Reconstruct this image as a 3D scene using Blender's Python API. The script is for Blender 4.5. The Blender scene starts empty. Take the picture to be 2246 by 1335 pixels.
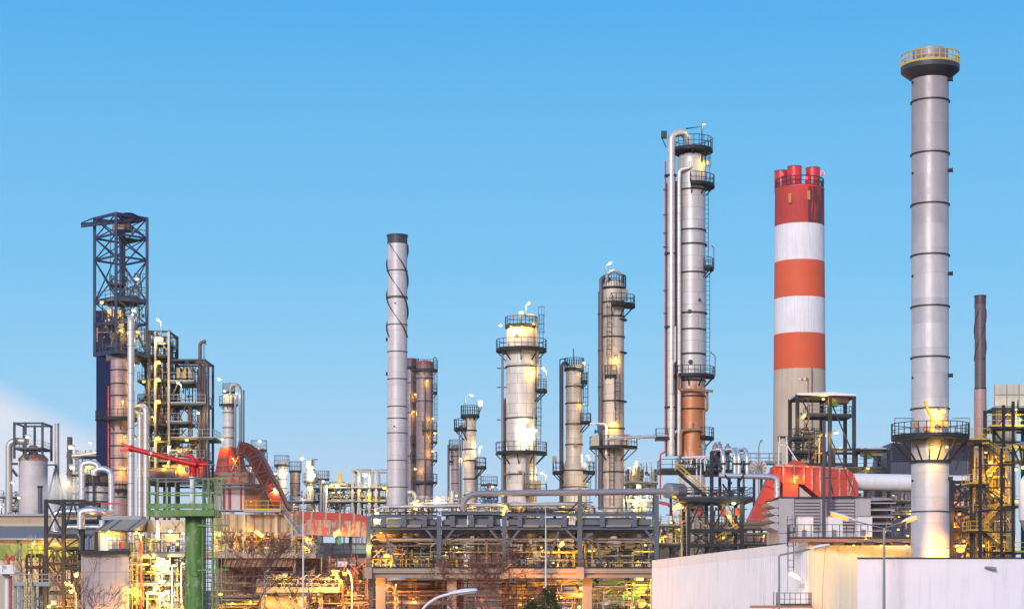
import bpy, math, random
from mathutils import Vector, Matrix
R = math.radians
sc = bpy.context.scene
COL = sc.collection
F, CX, HY, CH = 4000.0, 1123.0, 1290.0, 7.0

# ------------------------------------------------------------------ view helper
class V:
    """Photograph measurements turned into metres at the true distance D of a thing."""
    def __init__(s, D): s.D = D; s.s = D / F
    def x(s, px): return (px - CX) * s.s
    def z(s, py): return CH + (HY - py) * s.s
    def p(s, px, py, dy=0.0):
        return Vector((s.x(px), s.D + dy, s.z(py)))
    def l(s, n): return n * s.s

# ------------------------------------------------------------------ mesh builder
def V3(a): return Vector(a)
class MB:
    def __init__(s): s.v = []; s.f = []
    def add(s, vs, fs):
        o = len(s.v); s.v += [tuple(v) for v in vs]; s.f += [tuple(i + o for i in f) for f in fs]; return s
    def box(s, x0, x1, y0, y1, z0, z1):
        vs = [(x0,y0,z0),(x1,y0,z0),(x1,y1,z0),(x0,y1,z0),(x0,y0,z1),(x1,y0,z1),(x1,y1,z1),(x0,y1,z1)]
        return s.add(vs, [(3,2,1,0),(4,5,6,7),(0,1,5,4),(1,2,6,5),(2,3,7,6),(3,0,4,7)])
    def cbox(s, c, sx, sy, sz):
        return s.box(c[0]-sx/2, c[0]+sx/2, c[1]-sy/2, c[1]+sy/2, c[2]-sz/2, c[2]+sz/2)
    def bar(s, a, b, w, h=None):
        a, b = V3(a), V3(b); h = h or w
        d = (b - a)
        if d.length < 1e-6: return s
        d.normalize()
        up = Vector((0,0,1)) if abs(d.z) < 0.95 else Vector((0,1,0))
        u = d.cross(up).normalized(); t = u.cross(d).normalized()
        u *= w/2; t *= h/2
        vs = [a-u-t, a+u-t, a+u+t, a-u+t, b-u-t, b+u-t, b+u+t, b-u+t]
        return s.add(vs, [(3,2,1,0),(4,5,6,7),(0,1,5,4),(1,2,6,5),(2,3,7,6),(3,0,4,7)])
    def ibeam(s, a, b, w, h):
        a, b = V3(a), V3(b); d = (b-a).normalized()
        up = Vector((0,0,1)) if abs(d.z) < 0.95 else Vector((0,1,0))
        u = d.cross(up).normalized(); t = u.cross(d).normalized()
        f = h*0.12; wb = w*0.12
        pr = [(-w/2,-h/2),(w/2,-h/2),(w/2,-h/2+f),(wb,-h/2+f),(wb,h/2-f),(w/2,h/2-f),(w/2,h/2),(-w/2,h/2),(-w/2,h/2-f),(-wb,h/2-f),(-wb,-h/2+f),(-w/2,-h/2+f)]
        n = len(pr); vs = [a+u*x+t*y for x,y in pr] + [b+u*x+t*y for x,y in pr]
        return s.add(vs, [(i,(i+1)%n,(i+1)%n+n,i+n) for i in range(n)] + [tuple(range(n-1,-1,-1)), tuple(range(n,2*n))])
    def tube(s, pts, r, n=10, er=None, caps=True):
        pts = [V3(p) for p in pts]
        if er: pts = roundpath(pts, er)
        rs = r if isinstance(r, (list, tuple)) else [r]*len(pts)
        m = len(pts); T = []
        for i in range(m):
            a = pts[max(i-1,0)]; b = pts[min(i+1,m-1)]; T.append((b-a).normalized())
        ref = Vector((0,0,1)) if abs(T[0].z) < 0.9 else Vector((1,0,0))
        u = T[0].cross(ref).normalized(); vs = []
        for i in range(m):
            u = (u - T[i]*u.dot(T[i])).normalized(); w = T[i].cross(u)
            for k in range(n):
                a = 2*math.pi*k/n; vs.append(pts[i] + (u*math.cos(a)+w*math.sin(a))*rs[i])
        fs = [(i*n+k, i*n+(k+1)%n, (i+1)*n+(k+1)%n, (i+1)*n+k) for i in range(m-1) for k in range(n)]
        if caps: fs += [tuple(range(n-1,-1,-1)), tuple(range((m-1)*n, m*n))]
        return s.add(vs, fs)
    def lathe(s, cx, cy, prof, n=32, cap=True):
        m = len(prof); vs = []
        for r, z in prof:
            for k in range(n):
                a = 2*math.pi*k/n; vs.append((cx+r*math.cos(a), cy+r*math.sin(a), z))
        fs = [(i*n+k, i*n+(k+1)%n, (i+1)*n+(k+1)%n, (i+1)*n+k) for i in range(m-1) for k in range(n)]
        if cap: fs += [tuple(range(n-1,-1,-1)), tuple(range((m-1)*n, m*n))]
        return s.add(vs, fs)
    def xlathe(s, c, axis, prof, n=20):
        """lathe round any axis: prof = [(radius, distance along axis)]"""
        d = V3(axis).normalized(); ref = Vector((0,0,1)) if abs(d.z) < .9 else Vector((1,0,0))
        u = d.cross(ref).normalized(); w = d.cross(u); c = V3(c); m = len(prof)
        vs = [c + d*t + (u*math.cos(2*math.pi*k/n)+w*math.sin(2*math.pi*k/n))*r for r,t in prof for k in range(n)]
        fs = [(i*n+k, i*n+(k+1)%n, (i+1)*n+(k+1)%n, (i+1)*n+k) for i in range(m-1) for k in range(n)]
        return s.add(vs, fs + [tuple(range(n-1,-1,-1)), tuple(range((m-1)*n, m*n))])
    def sector(s, cx, cy, r0, r1, a0, a1, z0, z1, n=None):
        n = n or max(4, int(abs(a1-a0)/10)); full = abs(a1-a0) >= 359.9
        vs = []
        for i in range(n + (0 if full else 1)):
            a = R(a0 + (a1-a0)*i/n); c, t = math.cos(a), math.sin(a)
            vs += [(cx+r0*c,cy+r0*t,z0),(cx+r1*c,cy+r1*t,z0),(cx+r1*c,cy+r1*t,z1),(cx+r0*c,cy+r0*t,z1)]
        m = len(vs)//4; fs = []
        for i in range(n):
            a, b = i*4, ((i+1)%m)*4
            for k in range(4): fs.append((a+k, a+(k+1)%4, b+(k+1)%4, b+k))
        if not full: fs += [(3,2,1,0), tuple((m-1)*4+k for k in range(4))]
        return s.add(vs, fs)
    def ball(s, c, rx, ry=None, rz=None, n=10, m=6):
        ry = ry or rx; rz = rz or rx; c = V3(c)
        vs = [c+Vector((0,0,-rz))]; fs = []
        for i in range(1, m):
            t = -math.pi/2 + math.pi*i/m
            for k in range(n):
                a = 2*math.pi*k/n; vs.append(c+Vector((rx*math.cos(t)*math.cos(a), ry*math.cos(t)*math.sin(a), rz*math.sin(t))))
        vs.append(c+Vector((0,0,rz))); L = len(vs)-1
        for k in range(n): fs.append((0, 1+(k+1)%n, 1+k)); fs.append((L, L-n+k, L-n+(k+1)%n))
        for i in range(m-2):
            for k in range(n): fs.append((1+i*n+k, 1+i*n+(k+1)%n, 1+(i+1)*n+(k+1)%n, 1+(i+1)*n+k))
        return s.add(vs, fs)
    def prism(s, poly, d):
        """poly: 3-D points of a planar outline, d: extrusion vector"""
        n = len(poly); poly = [V3(p) for p in poly]; d = V3(d)
        return s.add(poly+[p+d for p in poly], [tuple(range(n-1,-1,-1)), tuple(range(n,2*n))]+[(i,(i+1)%n,(i+1)%n+n,i+n) for i in range(n)])
    def build(s, name, mat, parent=None, origin=None, ang=40, **kw):
        base = Vector(WLOC.get(parent.name, (0,0,0))) if parent else Vector((0,0,0))
        o = V3(origin) if origin is not None else base
        me = bpy.data.meshes.new(name)
        me.from_pydata([(v[0]-o.x, v[1]-o.y, v[2]-o.z) for v in s.v], [], s.f)
        me.update()
        import bmesh
        bm = bmesh.new(); bm.from_mesh(me); bmesh.ops.recalc_face_normals(bm, faces=bm.faces); bm.to_mesh(me); bm.free()
        if ang:
            me.polygons.foreach_set('use_smooth', [True]*len(me.polygons)); me.set_sharp_from_angle(angle=R(ang))
        me.materials.append(mat)
        ob = bpy.data.objects.new(name, me); COL.objects.link(ob)
        ob.location = o - base
        WLOC[ob.name] = tuple(o)
        if parent: ob.parent = parent
        for k, v in kw.items(): ob[k] = v
        return ob
WLOC = {}
def roundpath(pts, er, k=6):
    out = [pts[0]]
    for i in range(1, len(pts)-1):
        a, b, c = pts[i-1], pts[i], pts[i+1]
        d = min(er, (a-b).length*0.49, (c-b).length*0.49)
        p, q = b+(a-b).normalized()*d, b+(c-b).normalized()*d
        for j in range(k+1):
            t = j/k; out.append(p*(1-t)**2 + b*(2*t*(1-t)) + q*t*t)
    out.append(pts[-1]); return out

def T(name, label, cat, loc, group=None):
    e = bpy.data.objects.new(name, None); COL.objects.link(e); e.location = loc; e.empty_display_size = .5
    e['label'] = label; e['category'] = cat; e['kind'] = 'thing'
    if group: e['group'] = group
    WLOC[e.name] = tuple(loc); return e
def tag(o, label, cat, group=None):
    o['label'] = label; o['category'] = cat
    if group: o['group'] = group
    return o

# ------------------------------------------------------------------ materials
def lin(r, g=None, b=None):
    if g is None: r, g, b = r
    f = lambda c: c/12.92 if c <= .04045 else ((c+.055)/1.055)**2.4
    return (f(r/255), f(g/255), f(b/255), 1)
class N:
    def __init__(s, name):
        s.m = bpy.data.materials.new(name); s.m.use_nodes = True; s.t = s.m.node_tree; s.t.nodes.clear()
        s.o = s.n('ShaderNodeOutputMaterial')
    def n(s, typ, **kw):
        x = s.t.nodes.new(typ)
        for k, v in kw.items(): setattr(x, k, v)
        return x
    def l(s, a, b): s.t.links.new(a, b)
    def set(s, sock, v):
        if hasattr(v, 'links'): s.l(v, sock)
        else: sock.default_value = v
    def math(s, op, a, b=0.0, clamp=False):
        x = s.n('ShaderNodeMath', operation=op, use_clamp=clamp); s.set(x.inputs[0], a); s.set(x.inputs[1], b); return x.outputs[0]
    def noise(s, vec, scale, detail=4, rough=.6, dist=0):
        x = s.n('ShaderNodeTexNoise'); s.l(vec, x.inputs['Vector']); x.inputs['Scale'].default_value = scale
        x.inputs['Detail'].default_value = detail; x.inputs['Roughness'].default_value = rough; x.inputs['Distortion'].default_value = dist
        return x.outputs['Fac']
    def ramp(s, fac, stops):
        x = s.n('ShaderNodeValToRGB'); s.l(fac, x.inputs[0]); e = x.color_ramp.elements
        while len(e) < len(stops): e.new(.5)
        for i, (p, c) in enumerate(stops): e[i].position = p; e[i].color = c if len(c) == 4 else (*c, 1)
        return x.outputs[0]
    def mix(s, fac, a, b, mode='MIX'):
        x = s.n('ShaderNodeMix', data_type='RGBA', blend_type=mode)
        s.set(x.inputs[0], fac); s.set(x.inputs[6], a if hasattr(a,'links') or len(a)==4 else (*a,1)); s.set(x.inputs[7], b if hasattr(b,'links') or len(b)==4 else (*b,1)); return x.outputs[2]
    def mapping(s, vec, scale=(1,1,1), loc=(0,0,0)):
        x = s.n('ShaderNodeMapping'); s.l(vec, x.inputs[0]); x.inputs['Scale'].default_value = scale; x.inputs['Location'].default_value = loc; return x.outputs[0]
    def objc(s): return s.n('ShaderNodeTexCoord').outputs['Object']
    def pbsdf(s, col, rough=.5, metal=0.0, bump=None, bstr=.3, bdist=.05):
        p = s.n('ShaderNodeBsdfPrincipled'); s.set(p.inputs['Base Color'], col if hasattr(col,'links') or len(col)==4 else (*col,1))
        s.set(p.inputs['Roughness'], rough); s.set(p.inputs['Metallic'], metal)
        if bump is not None:
            b = s.n('ShaderNodeBump'); s.l(bump, b.inputs['Height']); b.inputs['Strength'].default_value = bstr; b.inputs['Distance'].default_value = bdist
            s.l(b.outputs[0], p.inputs['Normal'])
        s.l(p.outputs[0], s.o.inputs[0]); return p
def paint(name, col, dirt=(.12,.08,.05), amount=.35, rough=.5, metal=0.0, scale=.6, streak=True, chips=None, lo=.5, hi=.75, spec=.5):
    """painted or bare surface with vertical weather streaks, blotches and optional chipped patches"""
    n = N(name); c = n.objc()
    a = n.noise(n.mapping(c, (scale*2.2, scale*2.2, scale*.22) if streak else (scale,)*3), 1.6, 6, .65)
    b = n.noise(c, scale*3.1, 5, .7)
    fac = n.math('MULTIPLY', n.ramp(a, [(lo,(0,0,0)),(hi,(1,1,1))]), amount)
    base = n.mix(n.math('MULTIPLY', b, .5), col, tuple(min(1, x*1.22) for x in col[:3]))
    base = n.mix(n.math('MULTIPLY', n.noise(c, scale*.5, 3), .45), base, tuple(x*.72 for x in col[:3]))
    cc = n.mix(fac, base, dirt)
    if chips:
        k = n.ramp(n.noise(n.mapping(c, (1.2,1.2,.55)), scale*chips[1], 8, .72), [(chips[2],(0,0,0)),(chips[2]+.06,(1,1,1))])
        cc = n.mix(k, cc, chips[0])
    pb = n.pbsdf(cc, n.math('ADD', n.math('MULTIPLY', b, .25), rough-.12), metal, n.noise(c, scale*9, 4), .12, .03); pb.inputs['Specular IOR Level'].default_value = spec
    return n.m
def clad(name, col, rad=1.5, row=1.0, pan=1.6, metal=.25, rough=.45, seam=.55, streak=.35, rustz=None, rustcol=(.42,.11,.03), dark=(.2,.13,.09), seamw=.035, var=.12, soot=None):
    """sheet-metal cladding wrapped round a vertical vessel: panel seams, weather streaks, optional rusty zone"""
    n = N(name); c = n.objc(); x = n.n('ShaderNodeSeparateXYZ'); n.l(c, x.inputs[0])
    ang = n.math('ARCTAN2', x.outputs[1], x.outputs[0]); u = n.math('MULTIPLY', ang, rad)
    cb = n.n('ShaderNodeCombineXYZ'); n.l(u, cb.inputs[0]); n.l(x.outputs[2], cb.inputs[1])
    bt = n.n('ShaderNodeTexBrick'); n.l(cb.outputs[0], bt.inputs['Vector']); bt.offset = .5
    bt.inputs['Color1'].default_value = (*col,1); bt.inputs['Color2'].default_value = tuple(v*(1-var) for v in col)+(1,)
    bt.inputs['Mortar'].default_value = tuple(v*seam for v in col)+(1,)
    bt.inputs['Scale'].default_value = 1; bt.inputs['Mortar Size'].default_value = seamw; bt.inputs['Mortar Smooth'].default_value = .3
    bt.inputs['Brick Width'].default_value = pan; bt.inputs['Row Height'].default_value = row
    cs = n.n('ShaderNodeCombineXYZ'); n.l(n.math('COSINE', ang), cs.inputs[0]); n.l(n.math('SINE', ang), cs.inputs[1]); n.l(n.math('MULTIPLY', x.outputs[2], .09), cs.inputs[2])
    st = n.ramp(n.noise(cs.outputs[0], 4.5, 7, .62), [(.5,(0,0,0)),(.78,(1,1,1))])
    cc = n.mix(n.math('MULTIPLY', st, streak), bt.outputs['Color'], dark)
    if soot:
        q = n.math('ADD', x.outputs[2], n.math('MULTIPLY', n.math('SUBTRACT', n.noise(n.mapping(c,(.5,.5,.2)), 1.0, 5), .5), 14.0)); f = n.math('DIVIDE', n.math('SUBTRACT', q, soot[0]), soot[1]-soot[0], True)
        cc = n.mix(n.math('MULTIPLY', f, soot[3]), cc, soot[2])
        pt = n.ramp(n.noise(n.mapping(c,(.9,.9,.5)), .8, 4), [(.5,(0,0,0)),(.7,(1,1,1))]); cc = n.mix(n.math('MULTIPLY', pt, .25), cc, soot[2])
    if rustz:
        z = x.outputs[2]; m = None
        for z0, z1 in rustz:
            w = n.math('ADD', z, n.math('MULTIPLY', n.math('SUBTRACT', n.noise(cs.outputs[0], 3.0, 5), .5), 6.0))
            g = n.math('MULTIPLY', n.math('DIVIDE', n.math('SUBTRACT', w, z0), 1.2, True), n.math('DIVIDE', n.math('SUBTRACT', z1, w), 1.2, True))
            m = g if m is None else n.math('MAXIMUM', m, g)
        pat = n.ramp(n.noise(n.mapping(c, (1,1,.35)), 1.1, 6, .7), [(.25,(.25,.25,.25)),(.48,(1,1,1))])
        cc = n.mix(n.math('MULTIPLY', m, pat), cc, n.mix(n.noise(c, 2.5, 5), rustcol, (.5,.24,.10)))
    ro = n.math('ADD', n.math('MULTIPLY', n.noise(c, 1.3, 5), .3), rough-.15)
    n.pbsdf(cc, ro, metal, bt.outputs['Fac'], -.25, .02)
    return n.m
def grid(name, col, bw=1.5, bh=1.5, off=0.0, seam=.55, rough=.6, metal=0.0, streak=.3, dark=(.16,.12,.09), axis='xz', msize=.03):
    n = N(name); c = n.objc(); x = n.n('ShaderNodeSeparateXYZ'); n.l(c, x.inputs[0]); cb = n.n('ShaderNodeCombineXYZ')
    n.l(n.math('ADD', x.outputs[0], x.outputs[1]), cb.inputs[0]); n.l(x.outputs[2], cb.inputs[1])
    bt = n.n('ShaderNodeTexBrick'); n.l(cb.outputs[0], bt.inputs['Vector']); bt.offset = off
    bt.inputs['Color1'].default_value = (*col,1); bt.inputs['Color2'].default_value = tuple(v*.86 for v in col)+(1,)
    bt.inputs['Mortar'].default_value = tuple(v*seam for v in col)+(1,); bt.inputs['Scale'].default_value = 1
    bt.inputs['Mortar Size'].default_value = msize; bt.inputs['Brick Width'].default_value = bw; bt.inputs['Row Height'].default_value = bh
    st = n.ramp(n.noise(n.mapping(c, (1.3,1.3,.13)), 1.2, 6, .65), [(.48,(0,0,0)),(.75,(1,1,1))])
    cc = n.mix(n.math('MULTIPLY', st, streak), bt.outputs['Color'], dark)
    n.pbsdf(cc, n.math('ADD', n.math('MULTIPLY', n.noise(c, 1.0, 5), .3), rough-.15), metal, bt.outputs['Fac'], -.2, .02); return n.m
def glow(name, col, s):
    n = N(name); e = n.n('ShaderNodeEmission'); e.inputs[0].default_value = (*col,1); e.inputs[1].default_value = s
    n.l(e.outputs[0], n.o.inputs[0]); return n.m

class M: pass
M.steel   = paint('dark_steel', (.014,.018,.026), amount=.2, rough=.62, spec=.3)
M.steelg  = paint('grey_steel', (.042,.050,.066), amount=.25, rough=.6, spec=.3)
M.blue    = paint('blue_steel', (.026,.038,.10), amount=.2, rough=.6, spec=.3)
M.galv    = paint('galvanised', (.24,.25,.27), amount=.25, rough=.45, metal=.3)
M.gdeck   = paint('deck_grey', (.12,.13,.14), amount=.35, rough=.6)
M.alu     = paint('pipe_aluminium', (.48,.45,.44), (.2,.15,.12), .25, .36, .35)
M.silver  = paint('pipe_silver', (.62,.63,.66), (.25,.22,.2), .15, .28, .6)
M.pipeg   = paint('pipe_grey', (.22,.205,.24), amount=.25, rough=.45)
M.piped   = paint('pipe_dark', (.085,.085,.11), amount=.3, rough=.45)
M.pipeb   = paint('pipe_brown', (.13,.075,.06), (.05,.03,.03), .5, .5)
M.purple  = paint('pipe_rusty_dark', (.065,.042,.052), (.03,.02,.02), .5, .5)
M.redp    = paint('pipe_red', (.55,.06,.025), amount=.15, rough=.45)
M.red     = paint('fire_red', (.62,.012,.010), (.2,.01,.01), .2, .38)
M.reddark = paint('stack_red', (.50,.035,.02), amount=.25)
M.yellow  = paint('safety_yellow', (.62,.40,.035), amount=.25, rough=.5)
M.green   = paint('worn_green', (.060,.185,.014), (.22,.27,.13), .55, .5, scale=1.1, chips=((.30,.34,.20),2.2,.56), lo=.42, hi=.7)
M.greenp  = paint('pale_green', (.13,.25,.06), (.35,.34,.2), .5, .5, scale=1.2, chips=((.4,.36,.22),3.0,.6))
M.hopper  = paint('dull_red_hopper', (.36,.028,.022), (.12,.05,.04), .4, .6, scale=.45, chips=((.24,.08,.06),2.6,.60))
M.oxide   = paint('worn_red_lead', (.50,.042,.022), (.15,.06,.04), .3, .55, scale=.45, chips=((.30,.10,.07),2.6,.62))
M.oxidef  = paint('flaking_red_lead', (.50,.08,.05), (.40,.24,.16), .5, .6, scale=.9, chips=((.45,.33,.25),1.3,.475))
M.white   = paint('white_paint', (.74,.72,.74), (.4,.36,.34), .25, .5)
M.cream   = paint('cream_paint', (.46,.40,.29), (.3,.22,.14), .35, .55)
M.beige   = paint('beige_duct', (.40,.31,.20), (.25,.14,.07), .5, .6, scale=.7)
M.tan     = paint('tan_wall', (.27,.18,.11), (.2,.09,.05), .55, .65, scale=.8)
M.conc    = paint('concrete', (.34,.26,.20), (.2,.15,.12), .4, .75, scale=.8)
M.brown   = paint('rusty_shell', (.33,.16,.09), (.12,.05,.03), .5, .55)
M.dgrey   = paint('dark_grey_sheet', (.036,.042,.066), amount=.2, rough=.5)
M.navy    = paint('navy_sheet', (.011,.018,.075), (.02,.02,.06), .3, .8, spec=.15)
M.teal    = paint('teal_grey_steel', (.22,.29,.27), amount=.3, rough=.5)
M.vgreen  = paint('valve_green', (.05,.34,.10), amount=.2, rough=.45)
M.vblue   = paint('valve_blue', (.03,.12,.36), amount=.2, rough=.45)
M.lime    = paint('lime_cladding', (.22,.33,.04), (.12,.13,.03), .4, .55)
M.roofg   = paint('blue_grey_roof', (.20,.195,.215), (.15,.14,.15), .3, .55)
M.shellw  = clad('shell_light', (.66,.60,.55), 1.8, 1.3, 2.2, .05, .42, .5, .4)
M.shellt  = clad('shell_tan', (.60,.50,.41), 1.2, 1.25, 1.9, .05, .45, .5, .45)
M.shellb  = clad('shell_brown', (.33,.24,.235), 1.3, .95, 1.5, .15, .5, .45, .5)
M.shellp  = clad('shell_pinkgrey', (.42,.345,.345), 2.5, 1.2, 2.0, .1, .55, .6, .35)
M.shelld  = clad('shell_dark_rusty', (.12,.085,.095), 1.0, 2.2, 3.0, .1, .5, .5, .6, dark=(.28,.07,.03))
M.stack   = clad('stack_cladding', (.58,.54,.53), 1.55, 2.1, 3.25, .15, .45, .78, .35, dark=(.30,.22,.20), seamw=.03, var=.22, soot=(V(155).z(700),V(155).z(150),(.27,.215,.225),.85))
M.spiral  = clad('spiral_stack', (.60,.56,.57), 1.4, 2.05, 2.95, .1, .45, .7, .25, seamw=.03)
M.pipecl  = clad('riser_cladding', (.64,.59,.56), .45, 1.1, 9, .35, .38, .6, .35, seamw=.03)
M.panel   = grid('panel_wall', (.37,.315,.33), 1.75, 4.4, 0, .5, .6)
M.louv    = paint('louvre_grey', (.40,.35,.34), (.2,.14,.12), .3, .5)
M.block   = grid('cream_block_panels', (.60,.57,.47), 1.45, 1.35, 0, .5, msize=.09, rough=.6)
M.plaster = paint('lavender_plaster', (.78,.745,.80), (.47,.42,.46), .5, .85, scale=.5, streak=True)
M.sheet   = paint('white_sheeting', (.82,.80,.83), (.5,.44,.42), .35, .5, scale=.5)
M.creamsh = paint('cream_sheeting', (.72,.66,.52), (.5,.4,.28), .2, .5, scale=.5)
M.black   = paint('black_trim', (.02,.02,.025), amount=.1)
M.bark    = paint('bark', (.10,.055,.04), (.04,.02,.015), .5, .85, scale=3)
M.twig    = paint('red_twig', (.20,.075,.045), (.09,.03,.02), .5, .8, scale=2)
M.pine    = paint('pine_green', (.05,.075,.02), (.10,.06,.02), .6, .8, scale=1.5, streak=False)
M.straw   = paint('dry_reed', (.42,.19,.05), (.2,.09,.03), .5, .8, scale=2)
WARMW, YEL, SOD = (1,.86,.58), (1,.72,.20), (1,.36,.045)
M.gw = glow('lens_warm_white', (1,.90,.58), 2.4); M.gy = glow('lens_yellow', (1,.76,.20), 2.2); M.go = glow('lens_sodium', (1,.44,.07), 1.9)
M.gyf = glow('tube_yellow', (1,.78,.24), 1.7); M.gof = glow('lens_orange_street', (1,.42,.06), 1.9)
M.rack    = paint('rack_blue_grey', (.098,.115,.15), amount=.3, rough=.6, spec=.3); M.gred = glow('beacon_red', (1,.03,.05), 6)
M.gws = glow('lens_white_strong', (1,.92,.62), 2.6); M.gsod = glow('lens_flood_sodium', (1,.50,.09), 2.3)
LCOL = {M.gw.name:((1,.74,.32),1.0), M.gy.name:((1,.54,.04),1.2), M.go.name:((1,.36,.04),1.3), M.gyf.name:((1,.70,.18),1.2), M.gof.name:((1,.42,.06),.5), M.gws.name:((1,.82,.42),2.6), M.gsod.name:((1,.36,.035),8.0), M.gred.name:((1,.02,.03),2.5)}
LPOW = 4300.0
# ------------------------------------------------------------------ generators for parts
BT = .07
def rail(parent, pts, mat, h=1.1, gap=1.6, bt=BT, name='railing', toe=True):
    """guard rail along a polyline of deck-level points, one part"""
    pts = [V3(p) for p in pts]; m = MB(); up = Vector((0,0,1))
    for a, b in zip(pts, pts[1:]):
        m.bar(a+up*h, b+up*h, bt); m.bar(a+up*h*.52, b+up*h*.52, bt*.8)
        if toe: m.bar(a+up*.1, b+up*.1, .03, .18)
        k = max(1, round((b-a).length/gap))
        for i in range(k): q = a.lerp(b, i/k); m.bar(q, q+up*h, bt)
    m.bar(pts[-1], pts[-1]+up*h, bt)
    return m.build(name, mat, parent, ang=0)
def arcpts(cx, cy, r, a0, a1, z, step=15):
    n = max(2, round(abs(a1-a0)/step)); return [Vector((cx+r*math.cos(R(a0+(a1-a0)*i/n)), cy+r*math.sin(R(a0+(a1-a0)*i/n)), z)) for i in range(n+1)]
def ringdeck(t, cx, cy, r0, r1, a0, a1, z, deck=None, rm=None, h=1.1, th=.22, brk=True):
    deck = deck or M.steel; rm = rm or M.steel
    m = MB().sector(cx, cy, r0+.02, r1, a0, a1, z-th, z)
    d = m.build('platform', deck, t, ang=30)
    pts = arcpts(cx, cy, r1-.06, a0, a1, z)
    if abs(a1-a0) < 359: pts = [Vector((cx+(r0+.1)*math.cos(R(a0)), cy+(r0+.1)*math.sin(R(a0)), z))]+pts+[Vector((cx+(r0+.1)*math.cos(R(a1)), cy+(r0+.1)*math.sin(R(a1)), z))]
    rail(d, pts, rm, h)
    if brk:
        n = max(2, round(abs(a1-a0)/45))
        for i in range(n+(0 if abs(a1-a0) > 359 else 1)):
            a = R(a0+(a1-a0)*i/n*.96+2); c, s = math.cos(a), math.sin(a)
            if s > .5: continue
            b = MB().bar((cx+(r1-.15)*c, cy+(r1-.15)*s, z-th), (cx+r0*c, cy+r0*s, z-th-.9*min(1.6,(r1-r0))), .12)
            b.build('bracket', deck, d, ang=0)
    return d
def slab(t, x0, x1, y0, y1, z, th=.25, mat=None, rm=None, sides='flr', h=1.1, name='deck'):
    d = MB().box(x0, x1, y0, y1, z-th, z).build(name, mat or M.steel, t, ang=0)
    if sides:
        p = []
        if 'l' in sides: p += [(x0+.05,y1-.05,z)]
        p += [(x0+.05,y0+.05,z),(x1-.05,y0+.05,z)]
        if 'r' in sides: p += [(x1-.05,y1-.05,z)]
        rail(d, p, rm or mat or M.steel, h)
    return d
def ladder(t, x, y, z0, z1, mat=None, cage=True, w=.5, face=-1, side=None):
    mat = mat or M.steel; m = MB(); dx, dy = (w/2, 0) if side is None else (0, w/2)
    m.bar((x-dx,y-dy,z0),(x-dx,y-dy,z1),.07); m.bar((x+dx,y+dy,z0),(x+dx,y+dy,z1),.07)
    z = z0+.3
    while z < z1: m.bar((x-dx,y-dy,z),(x+dx,y+dy,z),.045); z += .6
    o = m.build('ladder', mat, t, ang=0)
    if cage:
        m = MB(); z = z0+2.2; n = (0, face) if side is None else (side, 0)
        pts = []
        for k in range(7):
            a = math.pi*k/6; u, q = math.cos(a)*.42, math.sin(a)*.75
            pts.append((u*(1 if side is None else 0)+q*n[0], (0 if side is None else u)+q*n[1]))
        while z < z1+1:
            for p, q in zip(pts, pts[1:]): m.bar((x+p[0],y+p[1],z),(x+q[0],y+q[1],z),.05)
            z += 1.1
        for k in (1,3,5): m.bar((x+pts[k][0],y+pts[k][1],z0+2.2),(x+pts[k][0],y+pts[k][1],z1+1),.045)
        m.build('safety_cage', mat, o, ang=0)
    return o
def lamp(t, pos, r=.27, gm=None, pole=None, mat=None, flat=.62):
    """a lit floodlight fixed to thing t: housing, lens; optional pole polyline that carries it"""
    pos = V3(pos); mat = mat or M.galv
    m = MB().cbox(pos+Vector((0,.12+r*.5,r*.75)), r*2.0, r*1.8, r*.45)
    if pole: m.tube([V3(p) for p in pole], .085, 6)
    o = m.build('lamp', mat, t)
    MB().ball(pos, r*.9, r*.8, r*flat*.9, 10, 6).build('lens', gm or M.gw, o)
    glim(o, pos+Vector((0,-r*1.2,-r*1.1)), r, gm or M.gw)
    return o
def glim(o, pos, r, gm):
    if gm.name not in LCOL: return
    c, k = LCOL[gm.name]; L = bpy.data.lights.new('lamp_light', 'POINT'); L.color = c; L.energy = LPOW*min(r,.42)*r*k*(.45 if pos[1] > 350 else 1); L.shadow_soft_size = r*.8
    b = bpy.data.objects.new('lamp_light', L); COL.objects.link(b); b.parent = o; b.location = V3(pos)-Vector(WLOC[o.name]); return b
def tubelamp(t, a, b, r=.13, gm=None):
    a, b = V3(a), V3(b); o = MB().bar(a+Vector((0,.05,r*1.5)), b+Vector((0,.05,r*1.5)), r*3, r*.8).build('lamp', M.galv, t)
    MB().tube([a, b], r, 8).build('lens', gm or M.gyf, o); glim(o, a.lerp(b,.5)+Vector((0,-r*2.2,-r*1.5)), r*1.5, gm or M.gyf); return o
def pipe(t, pts, r, mat, er=None, n=10, name='pipe'):
    return MB().tube(pts, r, n, er=er if er is not None else r*3).build(name, mat, t)
def vpipe(t, v, pts, rpx, mat, er=None, n=10, name='pipe'):
    return pipe(t, [v.p(*p) for p in pts], v.l(rpx), mat, er, n, name)
def ring(t, cx, cy, r, z, mat=None, w=.16, h=.2, name='stiffener_ring'):
    return MB().sector(cx, cy, r-.03, r+w, 0, 360, z-h/2, z+h/2, 36).build(name, mat or M.steel, t, origin=(cx,cy,z))
def dome(r, z, k=.45, n=6): return [(r*math.cos(math.pi/2*i/n), z+r*k*math.sin(math.pi/2*i/n)) for i in range(n+1)][:-1]+[(.02, z+r*k)]
def shell(t, cx, cy, prof, mat, n=40, name='shell'):
    return MB().lathe(cx, cy, prof, n).build(name, mat, t, origin=(cx,cy,0))
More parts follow.
